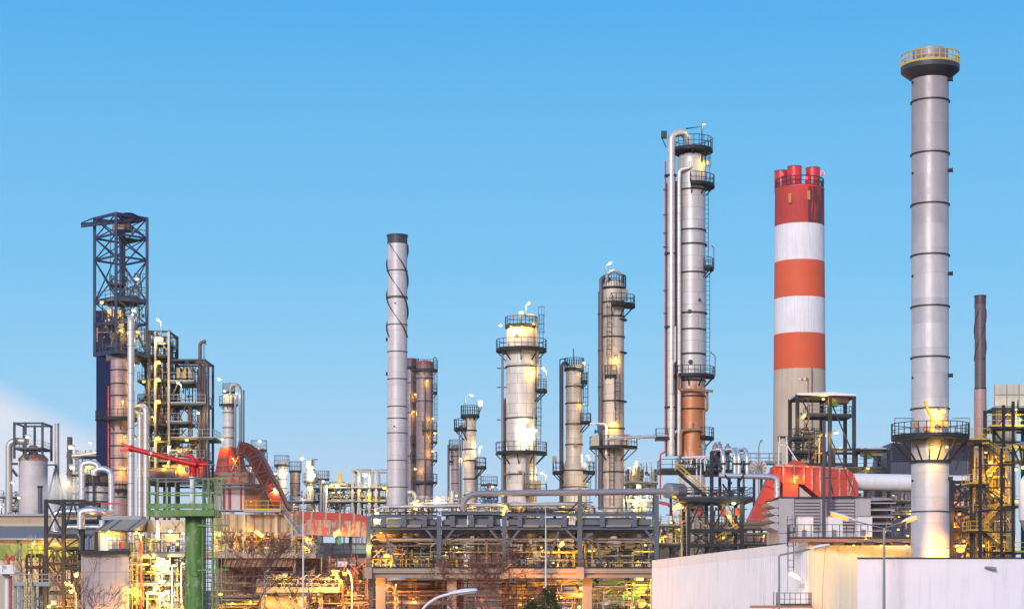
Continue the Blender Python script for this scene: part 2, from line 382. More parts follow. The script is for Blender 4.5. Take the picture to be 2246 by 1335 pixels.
def stair(t, a, b, w, mat, rm=None, wd=(0,1,0)):
    """one flight from a (low) to b (high); wd = direction of its width"""
    a, b = V3(a), V3(b); wv = V3(wd)*w; m = MB()
    m.bar(a, b, .08, .28); m.bar(a+wv, b+wv, .08, .28)
    n = max(3, int((b-a).length/.32))
    for i in range(1, n):
        p = a.lerp(b, i/n); q = (b-a); q.z = 0; q = q.normalized()*.14
        m.add([p-q, p+q, p+q+wv, p-q+wv], [(0,1,2,3)])
    o = m.build('stair', mat, t, ang=0)
    for k, off in enumerate((V3((0,0,0)), wv)):
        h = MB(); up = Vector((0,0,1.0))
        h.bar(a+off+up, b+off+up, .08); h.bar(a+off+up*.5, b+off+up*.5, .06)
        kk = max(2, int((b-a).length/1.4))
        for i in range(kk+1): q = (a+off).lerp(b+off, i/kk); h.bar(q, q+up, .06)
        h.build('handrail', rm or mat, o, ang=0)
    return o
def frame(t, xs, ys, zs, lw, mat, bw=None, base=0.0, brace=None, leg=True, front_only=False):
    """braced steel frame: legs at xs × ys, beams at levels zs, diagonals in front bays listed in brace"""
    bw = bw or lw*.8
    for y in ys:
        for x in xs: MB().bar((x,y,base),(x,y,zs[-1]+lw*.5), lw).build('leg', mat, t, ang=0)
        for z in zs: MB().bar((xs[0]+lw*.5,y,z),(xs[-1]-lw*.5,y,z), bw*.9, bw).build('beam', mat, t, ang=0)
    if len(ys) > 1:
        for x in (xs[0], xs[-1]):
            for z in zs: MB().bar((x,ys[0]+lw*.5,z-.01),(x,ys[-1]-lw*.5,z-.01), bw*.86, bw*.9).build('beam', mat, t, ang=0)
    for (i, z0, z1, kind) in (brace or []):
        x0, x1, y = xs[i], xs[i+1], ys[0]
        segs = {'x': [((x0,z0),(x1,z1)),((x0,z1),(x1,z0))], '/': [((x0,z0),(x1,z1))], '\\': [((x0,z1),(x1,z0))],
                'v': [((x0,z1),((x0+x1)/2,z0)),((x1,z1),((x0+x1)/2,z0))], 'a': [((x0,z0),((x0+x1)/2,z1)),((x1,z0),((x0+x1)/2,z1))]}[kind]
        for k, (p, q) in enumerate(segs):
            yy = y-.02-.05*k
            MB().bar((p[0],yy,p[1]),(q[0],yy,q[1]), lw*.45).build('brace', mat, t, ang=0)
def valve(t, p, s, mat):
    p = V3(p); m = MB().xlathe(p-Vector((s,0,0)), (1,0,0), [(s*.8,0),(s*.8,s*.25),(s*.45,s*.5),(s*.45,s*1.5),(s*.8,s*1.75),(s*.8,s*2)], 10)
    m.bar(p, p+Vector((0,0,s*2.2)), s*.25); m.xlathe(p+Vector((0,0,s*2.2)), (0,0,1), [(s*.75,0),(s*.75,s*.2)], 10)
    return m.build('valve', mat, t)
def drum(t, c, r, L, mat, axis=(1,0,0), name='drum'):
    c = V3(c); a = V3(axis); k = r*.35
    return MB().xlathe(c-a*L/2, axis, [(.02,-k),(r*.5,-k*.86),(r*.85,-k*.5),(r,0),(r,L),(r*.85,L+k*.5),(r*.5,L+k*.86),(.02,L+k)], 20).build(name, mat, t)

def fine(t, v, px0, px1, py0, py1, dy0, dy1, seed, n, mat, wmin=.05, wmax=.12):
    """dense thin conduits, cable runs, stanchions and small fittings spread through a volume: one lattice part"""
    rnd = random.Random(seed); m = MB(); x0, x1, z0, z1 = v.x(px0), v.x(px1), v.z(py1), v.z(py0); W, H = x1-x0, z1-z0
    ym = v.D+(dy0+dy1)/2; m.bar(((x0+x1)/2,v.D+dy0,(z0+z1)/2),((x0+x1)/2,v.D+dy1,(z0+z1)/2), wmax*.8); m.bar((x0,ym,(z0+z1)/2),(x1,ym,(z0+z1)/2), wmax*.8); m.bar(((x0+x1)/2,ym,z0),((x0+x1)/2,ym,z1), wmax*.8)
    for i in range(n):
        y = v.D+rnd.uniform(dy0, dy1); w = rnd.uniform(wmin, wmax); k = rnd.random(); x = rnd.uniform(x0, x1); z = rnd.uniform(z0, z1)
        if k < .38: L = rnd.uniform(.08,.45)*W; m.bar((max(x0,x-L/2),y,z),(min(x1,x+L/2),y,z), w)
        elif k < .74: h = rnd.uniform(.15,.6)*H; m.bar((x,y,max(z0,z-h/2)),(x,y,min(z1,z+h/2)), w)
        elif k < .82: h = rnd.uniform(.8,2.2); m.bar((x,y,z),(min(x1,x+rnd.choice((-1,1))*h),y,min(z1,z+h)), w)
        elif k < .93: q = rnd.uniform(.1,.26); m.ball((x,y,z), q, q, q*rnd.uniform(.7,1.6), 6, 4)
        else: q = rnd.uniform(.15,.4); m.cbox((x,y,z), q, q, q*rnd.uniform(.8,1.8))
    return m.build('conduit_lattice', mat, t, ang=0)
def unit(name, label, cat, D, px0, px1, py0, py1, seed, levels=(), depth=9.0, dens=1.0, lamps=6, mats=None, gm=None, posts=True, low=0.0, frame_mat=None, walls=None):
    """a busy process unit: steel frame with decks, pipe runs, risers, small vessels, valves and its own lamps"""
    rnd = random.Random(seed); v = V(D); x0, x1, z0, z1 = v.x(px0), v.x(px1), v.z(py1), v.z(py0)
    t = T(name, label, cat, ((x0+x1)/2, D, 0)); fm = frame_mat or M.steelg; W = x1-x0
    mats = mats or [M.alu, M.galv, M.cream, M.pipeg, M.beige, M.alu]
    lv = [v.z(p) for p in levels]
    if posts:
        nb = max(2, round(W/6.5)); xs = [x0+W*i/nb for i in range(nb+1)]
        top = max(lv+[z1-1])
        for y in (D, D+depth*.8):
            for x in xs: MB().bar((x,y,0),(x,y,top),.3).build('post', fm, t, ang=0)
        for z in lv: slab(t, x0-.3, x1+.3, D-.4, D+depth*.8, z+.13, .26, fm, M.galv)
    if walls: MB().box(x0, x1, D+depth, D+depth+.4, 0, v.z(walls)).build('rear_wall', M.tan, t, ang=0)
    A = W*(z1-z0)
    for i in range(int(dens*A/14)):          # horizontal runs
        z = rnd.uniform(z0, z1-.4); y = D+rnd.uniform(.3, depth); r = rnd.choice((.09,.12,.16,.22,.3)); L = rnd.uniform(.3,.9)*W
        a = rnd.uniform(x0, x1-L); pts = [(a,y,z),(a+L,y,z)]
        if rnd.random() < .6: pts.append((a+L,y,z+rnd.choice((-1,1))*rnd.uniform(1,3)))
        if rnd.random() < .5: pts.insert(0, (a,y,z-rnd.uniform(1,3)))
        pipe(t, pts, r, rnd.choice(mats), n=8)
    for i in range(int(dens*A/13)):           # risers
        x = rnd.uniform(x0, x1); y = D+rnd.uniform(.3, depth*.8); r = rnd.choice((.07,.1,.14,.2,.26)); a = rnd.uniform(z0-1, z1-2); h = rnd.uniform(1.5, max(2,(z1-a)))
        h = min(h, z1-a); pts = [(x,y,a),(x,y,a+h)]
        if rnd.random() < .6: pts.append((x+rnd.choice((-1,1))*rnd.uniform(.6,2),y,a+h))
        pipe(t, pts, r, rnd.choice(mats), n=8)
    for i in range(int(dens*A/38)+1):        # vessels
        x = rnd.uniform(x0+1, x1-1); y = D+rnd.uniform(2, depth*.8); r = rnd.uniform(.5,1.0); a = rnd.uniform(z0-.5, z0+(z1-z0)*.5); h = rnd.uniform(1.6,3.4)
        if rnd.random() < .5: shell(t, x, y, [(r,a),(r,a+h)]+dome(r,a+h), rnd.choice((M.shellw,M.shellt,M.alu,M.cream)), 18, 'vessel')
        else: drum(t, (x,y,a+r), r, h, rnd.choice((M.alu,M.cream,M.galv,M.brown)), name='exchanger')
    for i in range(int(dens*A/22)+2):
        valve(t, (rnd.uniform(x0,x1), D+rnd.uniform(0,2), rnd.uniform(z0,z1-.8)), rnd.uniform(.2,.34), rnd.choice((M.galv,M.steelg,M.redp,M.cream)))
    for i in range(max(1,int(dens*A/60))):
        x = rnd.uniform(x0, x1-1); z = rnd.uniform(z0, z1-1.5); y = D+rnd.uniform(.2,3); MB().box(x, x+rnd.uniform(.6,1.3), y, y+.6, z, z+rnd.uniform(.8,1.5)).build('cabinet', rnd.choice((M.cream,M.galv,M.white)), t, ang=0)
    for q, mm in enumerate((M.steel, mats[0], mats[-1])): fine(t, v, px0, px1, py0, py1, -.3, depth*.6, seed*7+q, int(22+A*.16), mm, .05, .13 if D < 350 else .22)
    for i in range(lamps):
        x = x0+W*(i+.5+rnd.uniform(-.35,.35))/lamps; z = rnd.uniform(z0+.3, z1-.5)
        lamp(t, (x, D+rnd.uniform(-.6,2.5), z), rnd.uniform(.16,.27), gm or rnd.choice((M.gy,M.gy,M.gw)))
    return t
# ================================================================== SETTING
g = MB().box(-3000, 3000, -60, 6000, -1, 0).build('ground', paint('plant_ground', (.10,.09,.08), amount=.5, rough=.9, streak=False, scale=.08), None, ang=0); g['kind'] = 'structure'

# ================================================================== TALL METAL STACK
v = V(155); cx, cy = v.x(2040), 155; r = v.l(40.5)
t = T('metal_chimney', 'tallest metal stack with yellow railed crown platform and dark stiffener rings', 'chimney', (cx,cy,0))
z = v.z
shell(t, cx, cy, [(r*1.02,0),(r*1.02,z(1123)),(r*1.0,z(1122)),(r*.985,z(150))], M.stack, 56, 'stack_shell')
shell(t, cx, cy, [(r*.93,z(150)),(r*.93,z(112)),(r*.80,z(112)),(r*.80,z(118))], M.stack, 48, 'stack_crown')
for y in (163,225,340,451,562,674,785,897,1122): ring(t, cx, cy, r, z(y), M.black, .1, .1)
for y in (180,378,603,825,1050):
    MB().xlathe((cx+r*.88,cy-r*.45,z(y)), (1,-.25,0), [(.16,0),(.16,.3),(.2,.3),(.2,.38)], 12).build('nozzle', M.steel, t)
    MB().xlathe((cx-r*.9,cy-r*.2,z(y+4)), (-1,-.1,0), [(.1,0),(.1,.22)], 10).build('nozzle', M.steel, t)
d = MB().lathe(cx, cy, [(r*1.0,z(176)),(v.l(63),z(158)),(v.l(63.5),z(148)),(r*.95,z(148))], 48).build('crown_platform', M.dgrey, t)
rail(d, arcpts(cx, cy, v.l(62.5), 0, 360, z(148), 12), M.yellow, v.l(25), 1.3, .07)
# service platform and walkway
d = MB().sector(cx, cy, r*1.03, v.l(84), 0, 360, z(965), z(959), 48).build('platform', M.steel, t)
rail(d, arcpts(cx, cy, v.l(83), 0, 180, z(959), 12), M.steel, 1.15, 1.2, .06); rail(d, arcpts(cx, cy, v.l(83), 180, 360, z(959), 12), M.steel, 1.15, 1.2, .06)
for k in range(16):
    a = R(k*22.5+8); c, s = math.cos(a), math.sin(a)
    if s < .35: MB().bar((cx+v.l(80)*c,cy+v.l(80)*s,z(968)), (cx+v.l(42.5)*c,cy+v.l(42.5)*s,z(1011)), .11).build('bracket', M.steel, d)
MB().sector(cx, cy, r, v.l(46), 0, 360, z(1015), z(1010), 48).build('stiffener_ring', M.steel, t)
MB().tube([v.p(2018,884,-1.9), v.p(2024,905,-1.9), v.p(2032,918,-1.9), v.p(2030,955,-1.9)], .12, 8).build('lifting_davit', M.yellow, t)
for px in (1957, 2120):
    MB().tube([v.p(px+3,958,-.5), v.p(px+3,918,-.5), v.p(2000 if px < 2000 else 2086,918,-.5)], .06, 6).build('davit_frame', M.galv, t)
for px, py in ((2049,932),(2062,934),(1997,935),(2019,943)):
    MB().xlathe(v.p(px,py,-1.6), (0,-1,0), [(.16,0),(.16,.35),(.22,.35),(.22,.42)], 12).build('sample_port', M.brown, t)
lamp(t, v.p(2052,908,-2.6), .3, M.gy); lamp(t, v.p(2028,985,-2.5), .18, M.gy); lamp(t, v.p(2062,985,-2.4), .16, M.gy)
# dazzling flood lamp at the foot
lamp(t, v.p(2084,1207,-3.6), .42, M.gsod); MB().bar(v.p(2084,1202,-3.5), v.p(2070,1202,-1.2), .08).build('lamp_bracket', M.steel, t, ang=0)

# ================================================================== STRIPED CONCRETE STACK
v = V(480); cx, cy = v.x(1753.5), 480; z = v.z; rt, rb = v.l(53.5), v.l(57.5)
t = T('striped_chimney', 'thick concrete smokestack banded red and white with three red flues', 'chimney', (cx,cy,0))
rr = lambda y: rt+(rb-rt)*(y-417)/(1000-417)
def streaky(name, col, stain=False):
    n = N(name); c = n.objc(); x = n.n('ShaderNodeSeparateXYZ'); n.l(c, x.inputs[0]); ang = n.math('ARCTAN2', x.outputs[1], x.outputs[0])
    cs = n.n('ShaderNodeCombineXYZ'); n.l(n.math('MULTIPLY', ang, 6), cs.inputs[0]); n.l(n.math('MULTIPLY', x.outputs[2], .03), cs.inputs[2])
    st = n.ramp(n.noise(cs.outputs[0], 3.0, 7, .7), [(.45,(0,0,0)),(.8,(1,1,1))])
    cc = n.mix(n.math('MULTIPLY', st, .45), n.mix(n.noise(c, .22, 6), tuple(k*.9 for k in col), tuple(min(1,k*1.2) for k in col)), (.28,.19,.13))
    k = n.math('FRACT', n.math('MULTIPLY', n.math('ADD', ang, 3.15), 4.456)); k = n.math('LESS_THAN', k, .03)
    cc = n.mix(n.math('MULTIPLY', k, .3), cc, (.25,.2,.17))
    if stain:
        cs2 = n.n('ShaderNodeCombineXYZ'); n.l(n.math('MULTIPLY', ang, 6), cs2.inputs[0]); n.l(n.math('MULTIPLY', x.outputs[2], .05), cs2.inputs[2])
        g = n.math('MULTIPLY', n.math('MULTIPLY', n.math('ADD', n.math('GREATER_THAN', ang, -1.38), n.math('MULTIPLY', n.math('LESS_THAN', ang, -1.38), .35)), n.math('LESS_THAN', ang, .1)), n.ramp(n.noise(cs2.outputs[0], 2.6, 6, .7), [(.36,(0,0,0)),(.5,(1,1,1))]))
        cc = n.mix(n.math('MULTIPLY', g, .9), cc, (.045,.02,.02))
    n.pbsdf(cc, .7, 0, n.noise(c, .8, 5), .15, .1); return n.m
ms = [(417,498,streaky('band_red',(.60,.026,.010),True),'red_band'),(498,577,streaky('band_white',(.78,.74,.76)),'white_band'),(577,657,streaky('band_orange',(.68,.085,.012)),'red_band'),
      (657,735,None,'white_band'),(735,813,None,'red_band'),(813,None,streaky('band_concrete',(.54,.43,.31)),'shaft')]
ms[3] = (657,735,ms[1][2],'white_band'); ms[4] = (735,813,ms[2][2],'red_band')
for y0, y1, m, nm in ms:
    z1 = z(y1) if y1 else 0; r1 = rr(y1) if y1 else rb*1.05
    MB().lathe(cx, cy, [(r1,z1),(rr(y0),z(y0))], 64, cap=False).build(nm, m, t, origin=(cx,cy,0))
MB().lathe(cx, cy, [(rt*.99,z(420)),(rt*1.01,z(419)),(rt*1.01,z(416)),(rt*.5,z(415.9))], 64).build('cap_slab', M.reddark, t)
for px, dy in ((1717,2.5),(1739.5,-2.5),(1781.5,-1)):
    f = MB().lathe(v.x(px), cy+dy, [(v.l(15.5),z(417)),(v.l(15.5),z(371.5)),(v.l(13.5),z(371.5)),(v.l(13.5),z(376))], 28).build('flue', M.reddark if False else M.red, t)
    MB().sector(v.x(px), cy+dy, v.l(14), v.l(15.9), 0, 360, z(373), z(370.5), 28).build('flue_rim', M.pipeb, f)
rail(t, arcpts(cx, cy, rt*.97, 0, 360, z(416), 12), M.steel, v.l(20), 3.2, .22)
for px, py in ((1706,396),(1759,404),(1794,393)):
    o = MB().cbox(v.p(px,py+3.5,-7.2), .35, .35, .5).build('beacon', M.steel, t); MB().ball(v.p(px,py,-7.2), .42, n=8).build('lens', M.gred, o); glim(o, v.p(px,py,-8), .22, M.gred)
for px, py in ((1724,446),(1765,440)):
    m = MB(); a = v.p(px-1.8,py-10,-6.7); b = v.p(px+1.8,py+10,-6.7); m.bar(a, (a.x,a.y,b.z), .18); m.bar((b.x,a.y,a.z), b, .18)
    for k in range(5): q = a.z+(b.z-a.z)*(k+.5)/5; m.bar((a.x,a.y,q),(b.x,a.y,q), .14)
    m.build('rung_ladder', M.yellow, t)
MB().bar(v.p(1771,813,-7.1), v.p(1771,1100,-7.4), .22).build('conductor', M.pipeb, t)

# ================================================================== HELPER: PROCESS COLUMNS
def col(name, label, cat, D, x0, x1, yt, mat, rings=(), prof=None, k=.4, group=None):
    v = V(D); cx = v.x((x0+x1)/2); r = v.l((x1-x0)/2); t = T(name, label, cat, (cx,D,0), group)
    pr = prof(v, r) if prof else [(r,0),(r,v.z(yt))]+dome(r, v.z(yt), k)
    shell(t, cx, D, pr, mat)
    for y in rings: ring(t, cx, D, r, v.z(y), M.steel, .12, .16)
    return t, v, cx, D, r
# ---- the great column with the rust patch
M.shellm = clad('shell_main', (.57,.53,.51), 1.5, 1.55, 3.4, .2, .42, .5, .3, rustz=[(V(235).z(1015),V(235).z(832))], rustcol=(.50,.115,.02))
t, v, cx, cy, r = col('distillation_column', 'tall silver column streaked with orange rust above its base, big overhead pipe alongside', 'process column', 235, 1488, 1547, 345, M.shellm,
    (419,507,600,724,778,836,870,898), lambda v, r: [(r*1.0,0),(r*1.0,v.z(420)),(r*1.04,v.z(419)),(r*1.06,v.z(350))]+dome(r*1.06, v.z(350), .5))
z = v.z
for y in (538,688): ring(t, cx, cy, r, z(y), M.black, .25, .14)
vpipe(t, v, [(1471,1000,-1.2),(1471,300,-1.2),(1502,291,-.6),(1512,325,0)], 8.5, M.pipecl, 1.0, 16, 'overhead_pipe')
for y in (390,560,720,895): MB().cbox(v.p(1469,y,-1.2), v.l(26), .9, .22).build('pipe_clamp', M.steel, t)
vpipe(t, v, [(1512,362,-1.9),(1512,375,-1.9),(1487,380,-1.7),(1487,1000,-1.7)], 4.6, M.pipecl, .5, 12, 'pipe')
vpipe(t, v, [(1458,358,-1),(1458,992,-1),(1447,996,-1),(1447,1095,-1)], 1.9, M.redp, .3, 8, 'fire_riser')
vpipe(t, v, [(1462,400,.3),(1462,1000,.3)], 2.2, M.piped, n=8); vpipe(t, v, [(1482,1000,-.5),(1482,400,-.5)], 4.5, M.piped, n=10)
for y in (420,475,515,545,640,690): MB().cbox(v.p(1458,y,-1), v.l(9), .4, .12).build('pipe_clamp', M.black, t)
d = ringdeck(t, cx, cy, .3, v.l(46), -180, 180, z(331), h=v.l(26)); lamp(t, v.p(1541,279,-1.5), .24, M.gw, [v.p(1502,289,-1.5),v.p(1537,284,-1.5),v.p(1537,362,-1.5)], M.steel)
MB().cbox(v.p(1455,300,-1), v.l(12), .6, v.l(15)).build('junction_box', M.steelg, t); MB().bar(v.p(1451,308,-1), v.p(1460,328,-1), .12).build('box_stay', M.steelg, t)
ringdeck(t, cx, cy, r*1.06, v.l(50), -100, 35, z(409), h=1.3); lamp(t, v.p(1549,362,-1.6), .22, M.gy)
ladder(t, v.x(1550), cy-1.2, z(409), z(331)); ladder(t, v.x(1549), cy-.2, z(598), z(415), cage=False)
ringdeck(t, cx, cy, r, v.l(48), -38, 12, z(590), h=1.25); lamp(t, v.p(1561,541,-.4), .13, M.galv, [v.p(1565,590,-.4),v.p(1565,545,-.4),v.p(1561,541,-.4)])
ringdeck(t, cx, cy, r, v.l(50), -150, 20, z(826), h=1.2); lamp(t, v.p(1558,775,-.8), .13, M.galv, [v.p(1567,826,-.8),v.p(1567,782,-.8),v.p(1558,775,-.8)])
ringdeck(t, cx, cy, r, v.l(49), -60, 20, z(961), h=1.3)
slab(t, v.x(1437), v.x(1488), cy-1.6, cy+.5, z(962), .25, M.steel, None, 'l', 1.2)
for px, py, rr_ in ((1512,797,.3),(1510,687,.28),(1532,662,.2)): MB().xlathe((v.x(px),cy-r*.92,z(py)), (0,-1,0), [(rr_,0),(rr_,.18),(rr_*.75,.18),(rr_*.75,.26)], 16).build('manway', M.steelg, t)
vpipe(t, v, [(1485,822,-2),(1485,858,-2.1),(1560,861,-2.1)], 3, M.brown, .5)
vpipe(t, v, [(1548,861,-1.6),(1548,902,-1.6),(1540,904,-2),(1540,955,-2)], 3, M.brown, .4)
vpipe(t, v, [(1490,1000,-2),(1490,946,-2),(1533,944,-2)], 3.6, M.brown, .5); vpipe(t, v, [(1516,944,-2),(1516,930,-2)], 1.8, M.brown)
vpipe(t, v, [(1478,720,-1.9),(1478,797,-1.9),(1472,800,-1.9),(1472,866,-1.9)], 2.6, M.alu, .4)
ladder(t, v.x(1553), cy+.2, z(826), z(600), cage=False)
# ---- column five: thin, dark riser
t, v, cx, cy, r = col('fractionating_column', 'slim column with dark riser pipe and wide ring platform low on its shaft', 'process column', 240, 1322, 1369, 625, M.shellt, (632,664,695,740,880,940,1035,1080))
z = v.z
vpipe(t, v, [(1317.5,1118,-.8),(1317.5,612,-.8),(1330,609,-.5),(1343,620,0),(1343,632,0)], 4, M.piped, .6, 12, 'riser_pipe'); vpipe(t, v, [(1313,1118,-.4),(1313,640,-.4)], 1.6, M.piped, n=8)
for y in (690,770,850,930): MB().cbox(v.p(1316,y,-.8), v.l(11), .5, .14).build('pipe_clamp', M.black, t)
MB().tube([(cx+.9*math.cos(R(a)), cy-.9, z(612)+.9*math.sin(R(a))) for a in range(-30,211,20)], .22, 10).build('loop_pipe', M.galv, t)
d = ringdeck(t, cx, cy, .3, v.l(24), -180, 180, z(632), h=v.l(27))
ringdeck(t, cx, cy, r, v.l(48), -100, 30, z(671), h=1.3)
MB().box(v.x(1362), v.x(1376), cy-1.7, cy-1.1, z(662), z(638)).build('cabinet', M.galv, t)
lamp(t, v.p(1338,579,-1), .24, M.gw, [v.p(1328,632,-1),v.p(1328,585,-1),v.p(1338,581,-1)])
vpipe(t, v, [(1362,604,-.6),(1371,606,-.6),(1371,660,-.6)], 2, M.steel, .3)
for y in (703,775,882): MB().sector(cx, cy, r, v.l(30), -60, 30, z(y), z(y)+.12).build('ring_bracket', M.steel, t)
ladder(t, v.x(1335), cy-r-.25, z(825), z(671)); ladder(t, v.x(1352), cy-r-.25, z(935), z(825)); ladder(t, v.x(1340), cy-r-.3, z(1110), z(985))
ringdeck(t, cx, cy, r, v.l(27), -140, -80, z(827), h=1.4); lamp(t, v.p(1349,788,-1.9), .2, M.gy)
lamp(t, v.p(1348,930,-2.1), .18, M.gy); lamp(t, v.p(1330,944,-2), .15, M.gy)
ringdeck(t, cx, cy, r, v.l(53), -180, 0, z(982), h=1.4)
MB().box(v.x(1296), v.x(1312), cy-2.4, cy-1.6, z(980), z(957)).build('cabinet', M.cream, t); MB().box(v.x(1366), v.x(1378), cy-2.6, cy-1.9, z(980), z(955)).build('cabinet', M.beige, t)
valve(t, v.p(1309,949,-2.2), .4, M.vblue); vpipe(t, v, [(1293,932,-2),(1328,932,-2),(1328,1000,-2)], 2.5, M.white, .4)
vpipe(t, v, [(1306,1090,-1.2),(1306,985,-1.2)], 2, M.pipeg); vpipe(t, v, [(1345,1010,-2.2),(1345,985,-2.2)], 1.3, M.piped)
# ---- column four: cone skirt
t, v, cx, cy, r = col('cone_skirt_column', 'tan column widening through a cone skirt, thin antenna on its top', 'process column', 250, 1241, 1277.5, 806, M.shellt, (848,885,930,975),
    lambda v, r: [(v.l(27.5),0),(v.l(27.5),v.z(1036)),(v.l(25),v.z(1031)),(r,v.z(1008)),(r,v.z(806))]+dome(r,v.z(806),.4))
z = v.z
for y in (1032,1068): ring(t, cx, cy, v.l(27.5), z(y), M.steel, .1, .12)
vpipe(t, v, [(1232.5,1110,-.6),(1232.5,800,-.6),(1240,794,-.4),(1250,806,0)], 3.4, M.piped, .5, 10, 'riser_pipe'); vpipe(t, v, [(1228,1110,-.2),(1228,788,-.2),(1240,787,-.2)], 1.3, M.piped, .2, 8)
ringdeck(t, cx, cy, .3, v.l(22), -180, 180, z(810), h=1.5); MB().bar(v.p(1258,806), v.p(1258,764), .12).build('antenna', M.steel, t)
lamp(t, v.p(1280,798,-1.2), .22, M.gw); lamp(t, v.p(1279,888,-1.2), .11, M.gy); ladder(t, v.x(1284), cy-.6, z(925), z(815)); ladder(t, v.x(1290), cy, z(1110), z(1036))
ringdeck(t, cx, cy, r, v.l(30), -40, 20, z(838), h=1.2); ringdeck(t, cx, cy, r, v.l(38), -45, 15, z(927), h=1.25)
ringdeck(t, cx, cy, v.l(26), v.l(48), -215, -150, z(1036), h=1.4); ringdeck(t, cx, cy, v.l(26), v.l(47), -45, 20, z(1036), h=1.4)
MB().box(v.x(1211), v.x(1221), cy-1.2, cy-.5, z(1016), z(1001)).build('cabinet', M.white, t); MB().ball(v.p(1281,1022,-1.6), .55).build('hatch_cover', M.white, t)
for y in (847,930,978): MB().cbox((cx+.1,cy-r-.1,z(y)), .5, .3, .35).build('pipe_stub', M.brown, t)
lamp(t, v.p(1289,998,.5), .24, M.gw, [v.p(1294,1036,.5),v.p(1294,1004,.5),v.p(1289,1000,.5)])
# ---- column three: stout vessel, crown lamps
t, v, cx, cy, r = col('stout_column', 'stout pale column crowned by bright lamps and a ring gallery', 'process column', 240, 1110, 1177, 726, M.shellw, (805,918,1041))
z = v.z
vpipe(t, v, [(1102,1118,-.6),(1102,770,-.6)], 3, M.pipeg, n=10, name='riser_pipe'); vpipe(t, v, [(1108,1118,.5),(1108,880,.5),(1112,872,1.4)], 5, M.pipeg, .5)
for y in (808,850,921,990): MB().bar(v.p(1090,y,-.5), v.p(1112,y,-.5), .12).build('pipe_bracket', M.steel, t)
ringdeck(t, cx, cy, r, v.l(56), -180, 180, z(768), h=v.l(22)); ringdeck(t, cx, cy, .5, v.l(36), -180, 180, z(716), h=v.l(20), brk=False)
for px, py, q in ((1098,719,.28),(1121,722,.2),(1170,716,.2),(1145,722,.18)): lamp(t, v.p(px,py,-2.3), q, M.gw if px < 1110 else M.gy)
lamp(t, v.p(1160,667,-1), .24, M.gw, [v.p(1153,752,-1.6),v.p(1153,671,-1),v.p(1160,669,-1)])
vpipe(t, v, [(1141,712,-.8),(1141,694,-.8),(1174,694,-.8),(1178,760,-.8),(1178,850,-.8)], 3, M.cream, .5); MB().cbox(v.p(1143,690,-.8), .6,.5,.6).build('junction_box', M.white, t)
ladder(t, v.x(1187), cy-.8, z(768), z(690)); ladder(t, v.x(1181), cy-1.4, z(990), z(790)); ladder(t, v.x(1165), cy-r-.3, z(1110), z(1000), cage=False)
ringdeck(t, cx, cy, r, v.l(57), -30, 20, z(857), h=1.4); lamp(t, v.p(1169,815,-1.9), .22, M.gy); lamp(t, v.p(1191,810,-1.4), .26, M.gw, [v.p(1198,857,-1.4),v.p(1198,816,-1.4),v.p(1191,812,-1.4)])
lamp(t, v.p(1160,946,-2.4), .34, M.gws); lamp(t, v.p(1176,946,-1.9), .2, M.gw)
ringdeck(t, cx, cy, r, v.l(57), -180, 25, z(994), h=1.4); lamp(t, v.p(1188,1038,-1.2), .24, M.gw, [v.p(1197,1070,-1.2),v.p(1197,1042,-1.2),v.p(1188,1040,-1.2)])
slab(t, v.x(1148), v.x(1199), cy-3.6, cy-2, z(1083), .25, M.steel, None, 'flr'); MB().box(v.x(1166), v.x(1186), cy-3.3, cy-2.4, z(1081), z(1056)).build('cabinet', M.beige, t)
for px, y0, y1 in ((1154,985,1100),(1160,975,1100),(1171,900,1090)): vpipe(t, v, [(px,y1,-2.3),(px,y0,-2.3)], 1.8, M.pipeg)
vpipe(t, v, [(1147,1075,-2.4),(1147,1035,-2.4),(1136,1035,-2.2)], 2, M.beige, .3); valve(t, v.p(1110,1042,-2.2), .3, M.brown)
for px, py in ((1126,700),(1133,650+90)): MB().cbox((v.x(px),cy-r-.1,z(py)), .4, .3, .3).build('pipe_stub', M.brown, t)
# ---- column two: small
t, v, cx, cy, r = col('small_column', 'small column topped by a railed square gallery and white junction box', 'process column', 245, 1018, 1044, 917, M.shellt, (944,985,1010,1050,1085))
z = v.z
ringdeck(t, cx, cy, .3, v.l(21), -180, 180, z(912), h=1.35); MB().cbox(v.p(1054,886,-.5), v.l(10), .6, v.l(14)).build('junction_box', M.white, t); MB().bar(v.p(1057,893,-.5), v.p(1048,912,-.5), .12).build('box_stay', M.steelg, t)
lamp(t, v.p(1036,869,-1), .22, M.gw, [v.p(1021,912,-1),v.p(1021,867,-1),v.p(1034,867,-1)])
ringdeck(t, cx, cy, r, v.l(36), -210, -120, z(941), h=1.3); ringdeck(t, cx, cy, r, v.l(36), -35, 20, z(1025), h=1.3)
lamp(t, v.p(1054,981,-.6), .27, M.gw, [v.p(1052,1020,-.6),v.p(1052,985,-.6)]); lamp(t, v.p(1012,1006,-1), .14, M.gy)
for px, q in ((1008,1.8),(1013,1.5)): vpipe(t, v, [(px,1115,-.7),(px,935,-.7),(px+6,932,-.4)], q, M.pipeg, .3)
ladder(t, v.x(1049), cy-.2, z(1115), z(1025)); vpipe(t, v, [(1047,1115,-.2),(1047,1000,-.2)], 1.4, M.pipeg)
# ---- back column
t, v, cx, cy, r = col('hazy_pair_column', 'hazy brown column partly hidden by the small column', 'process column', 430, 989, 1011, 980, M.shellb, (1000,1030,1060))
ringdeck(t, cx, cy, r, v.l(16), -180, 180, v.z(985), h=2.2); ringdeck(t, cx, cy, r, v.l(18), -200, -120, v.z(1012), h=2.2); vpipe(t, v, [(984,1110,-1),(984,975,-1)], 2.6, M.pipeb); lamp(t, v.p(988,1094,-3), .45, M.gy); lamp(t, v.p(1001,1088,-3), .4, M.gw)
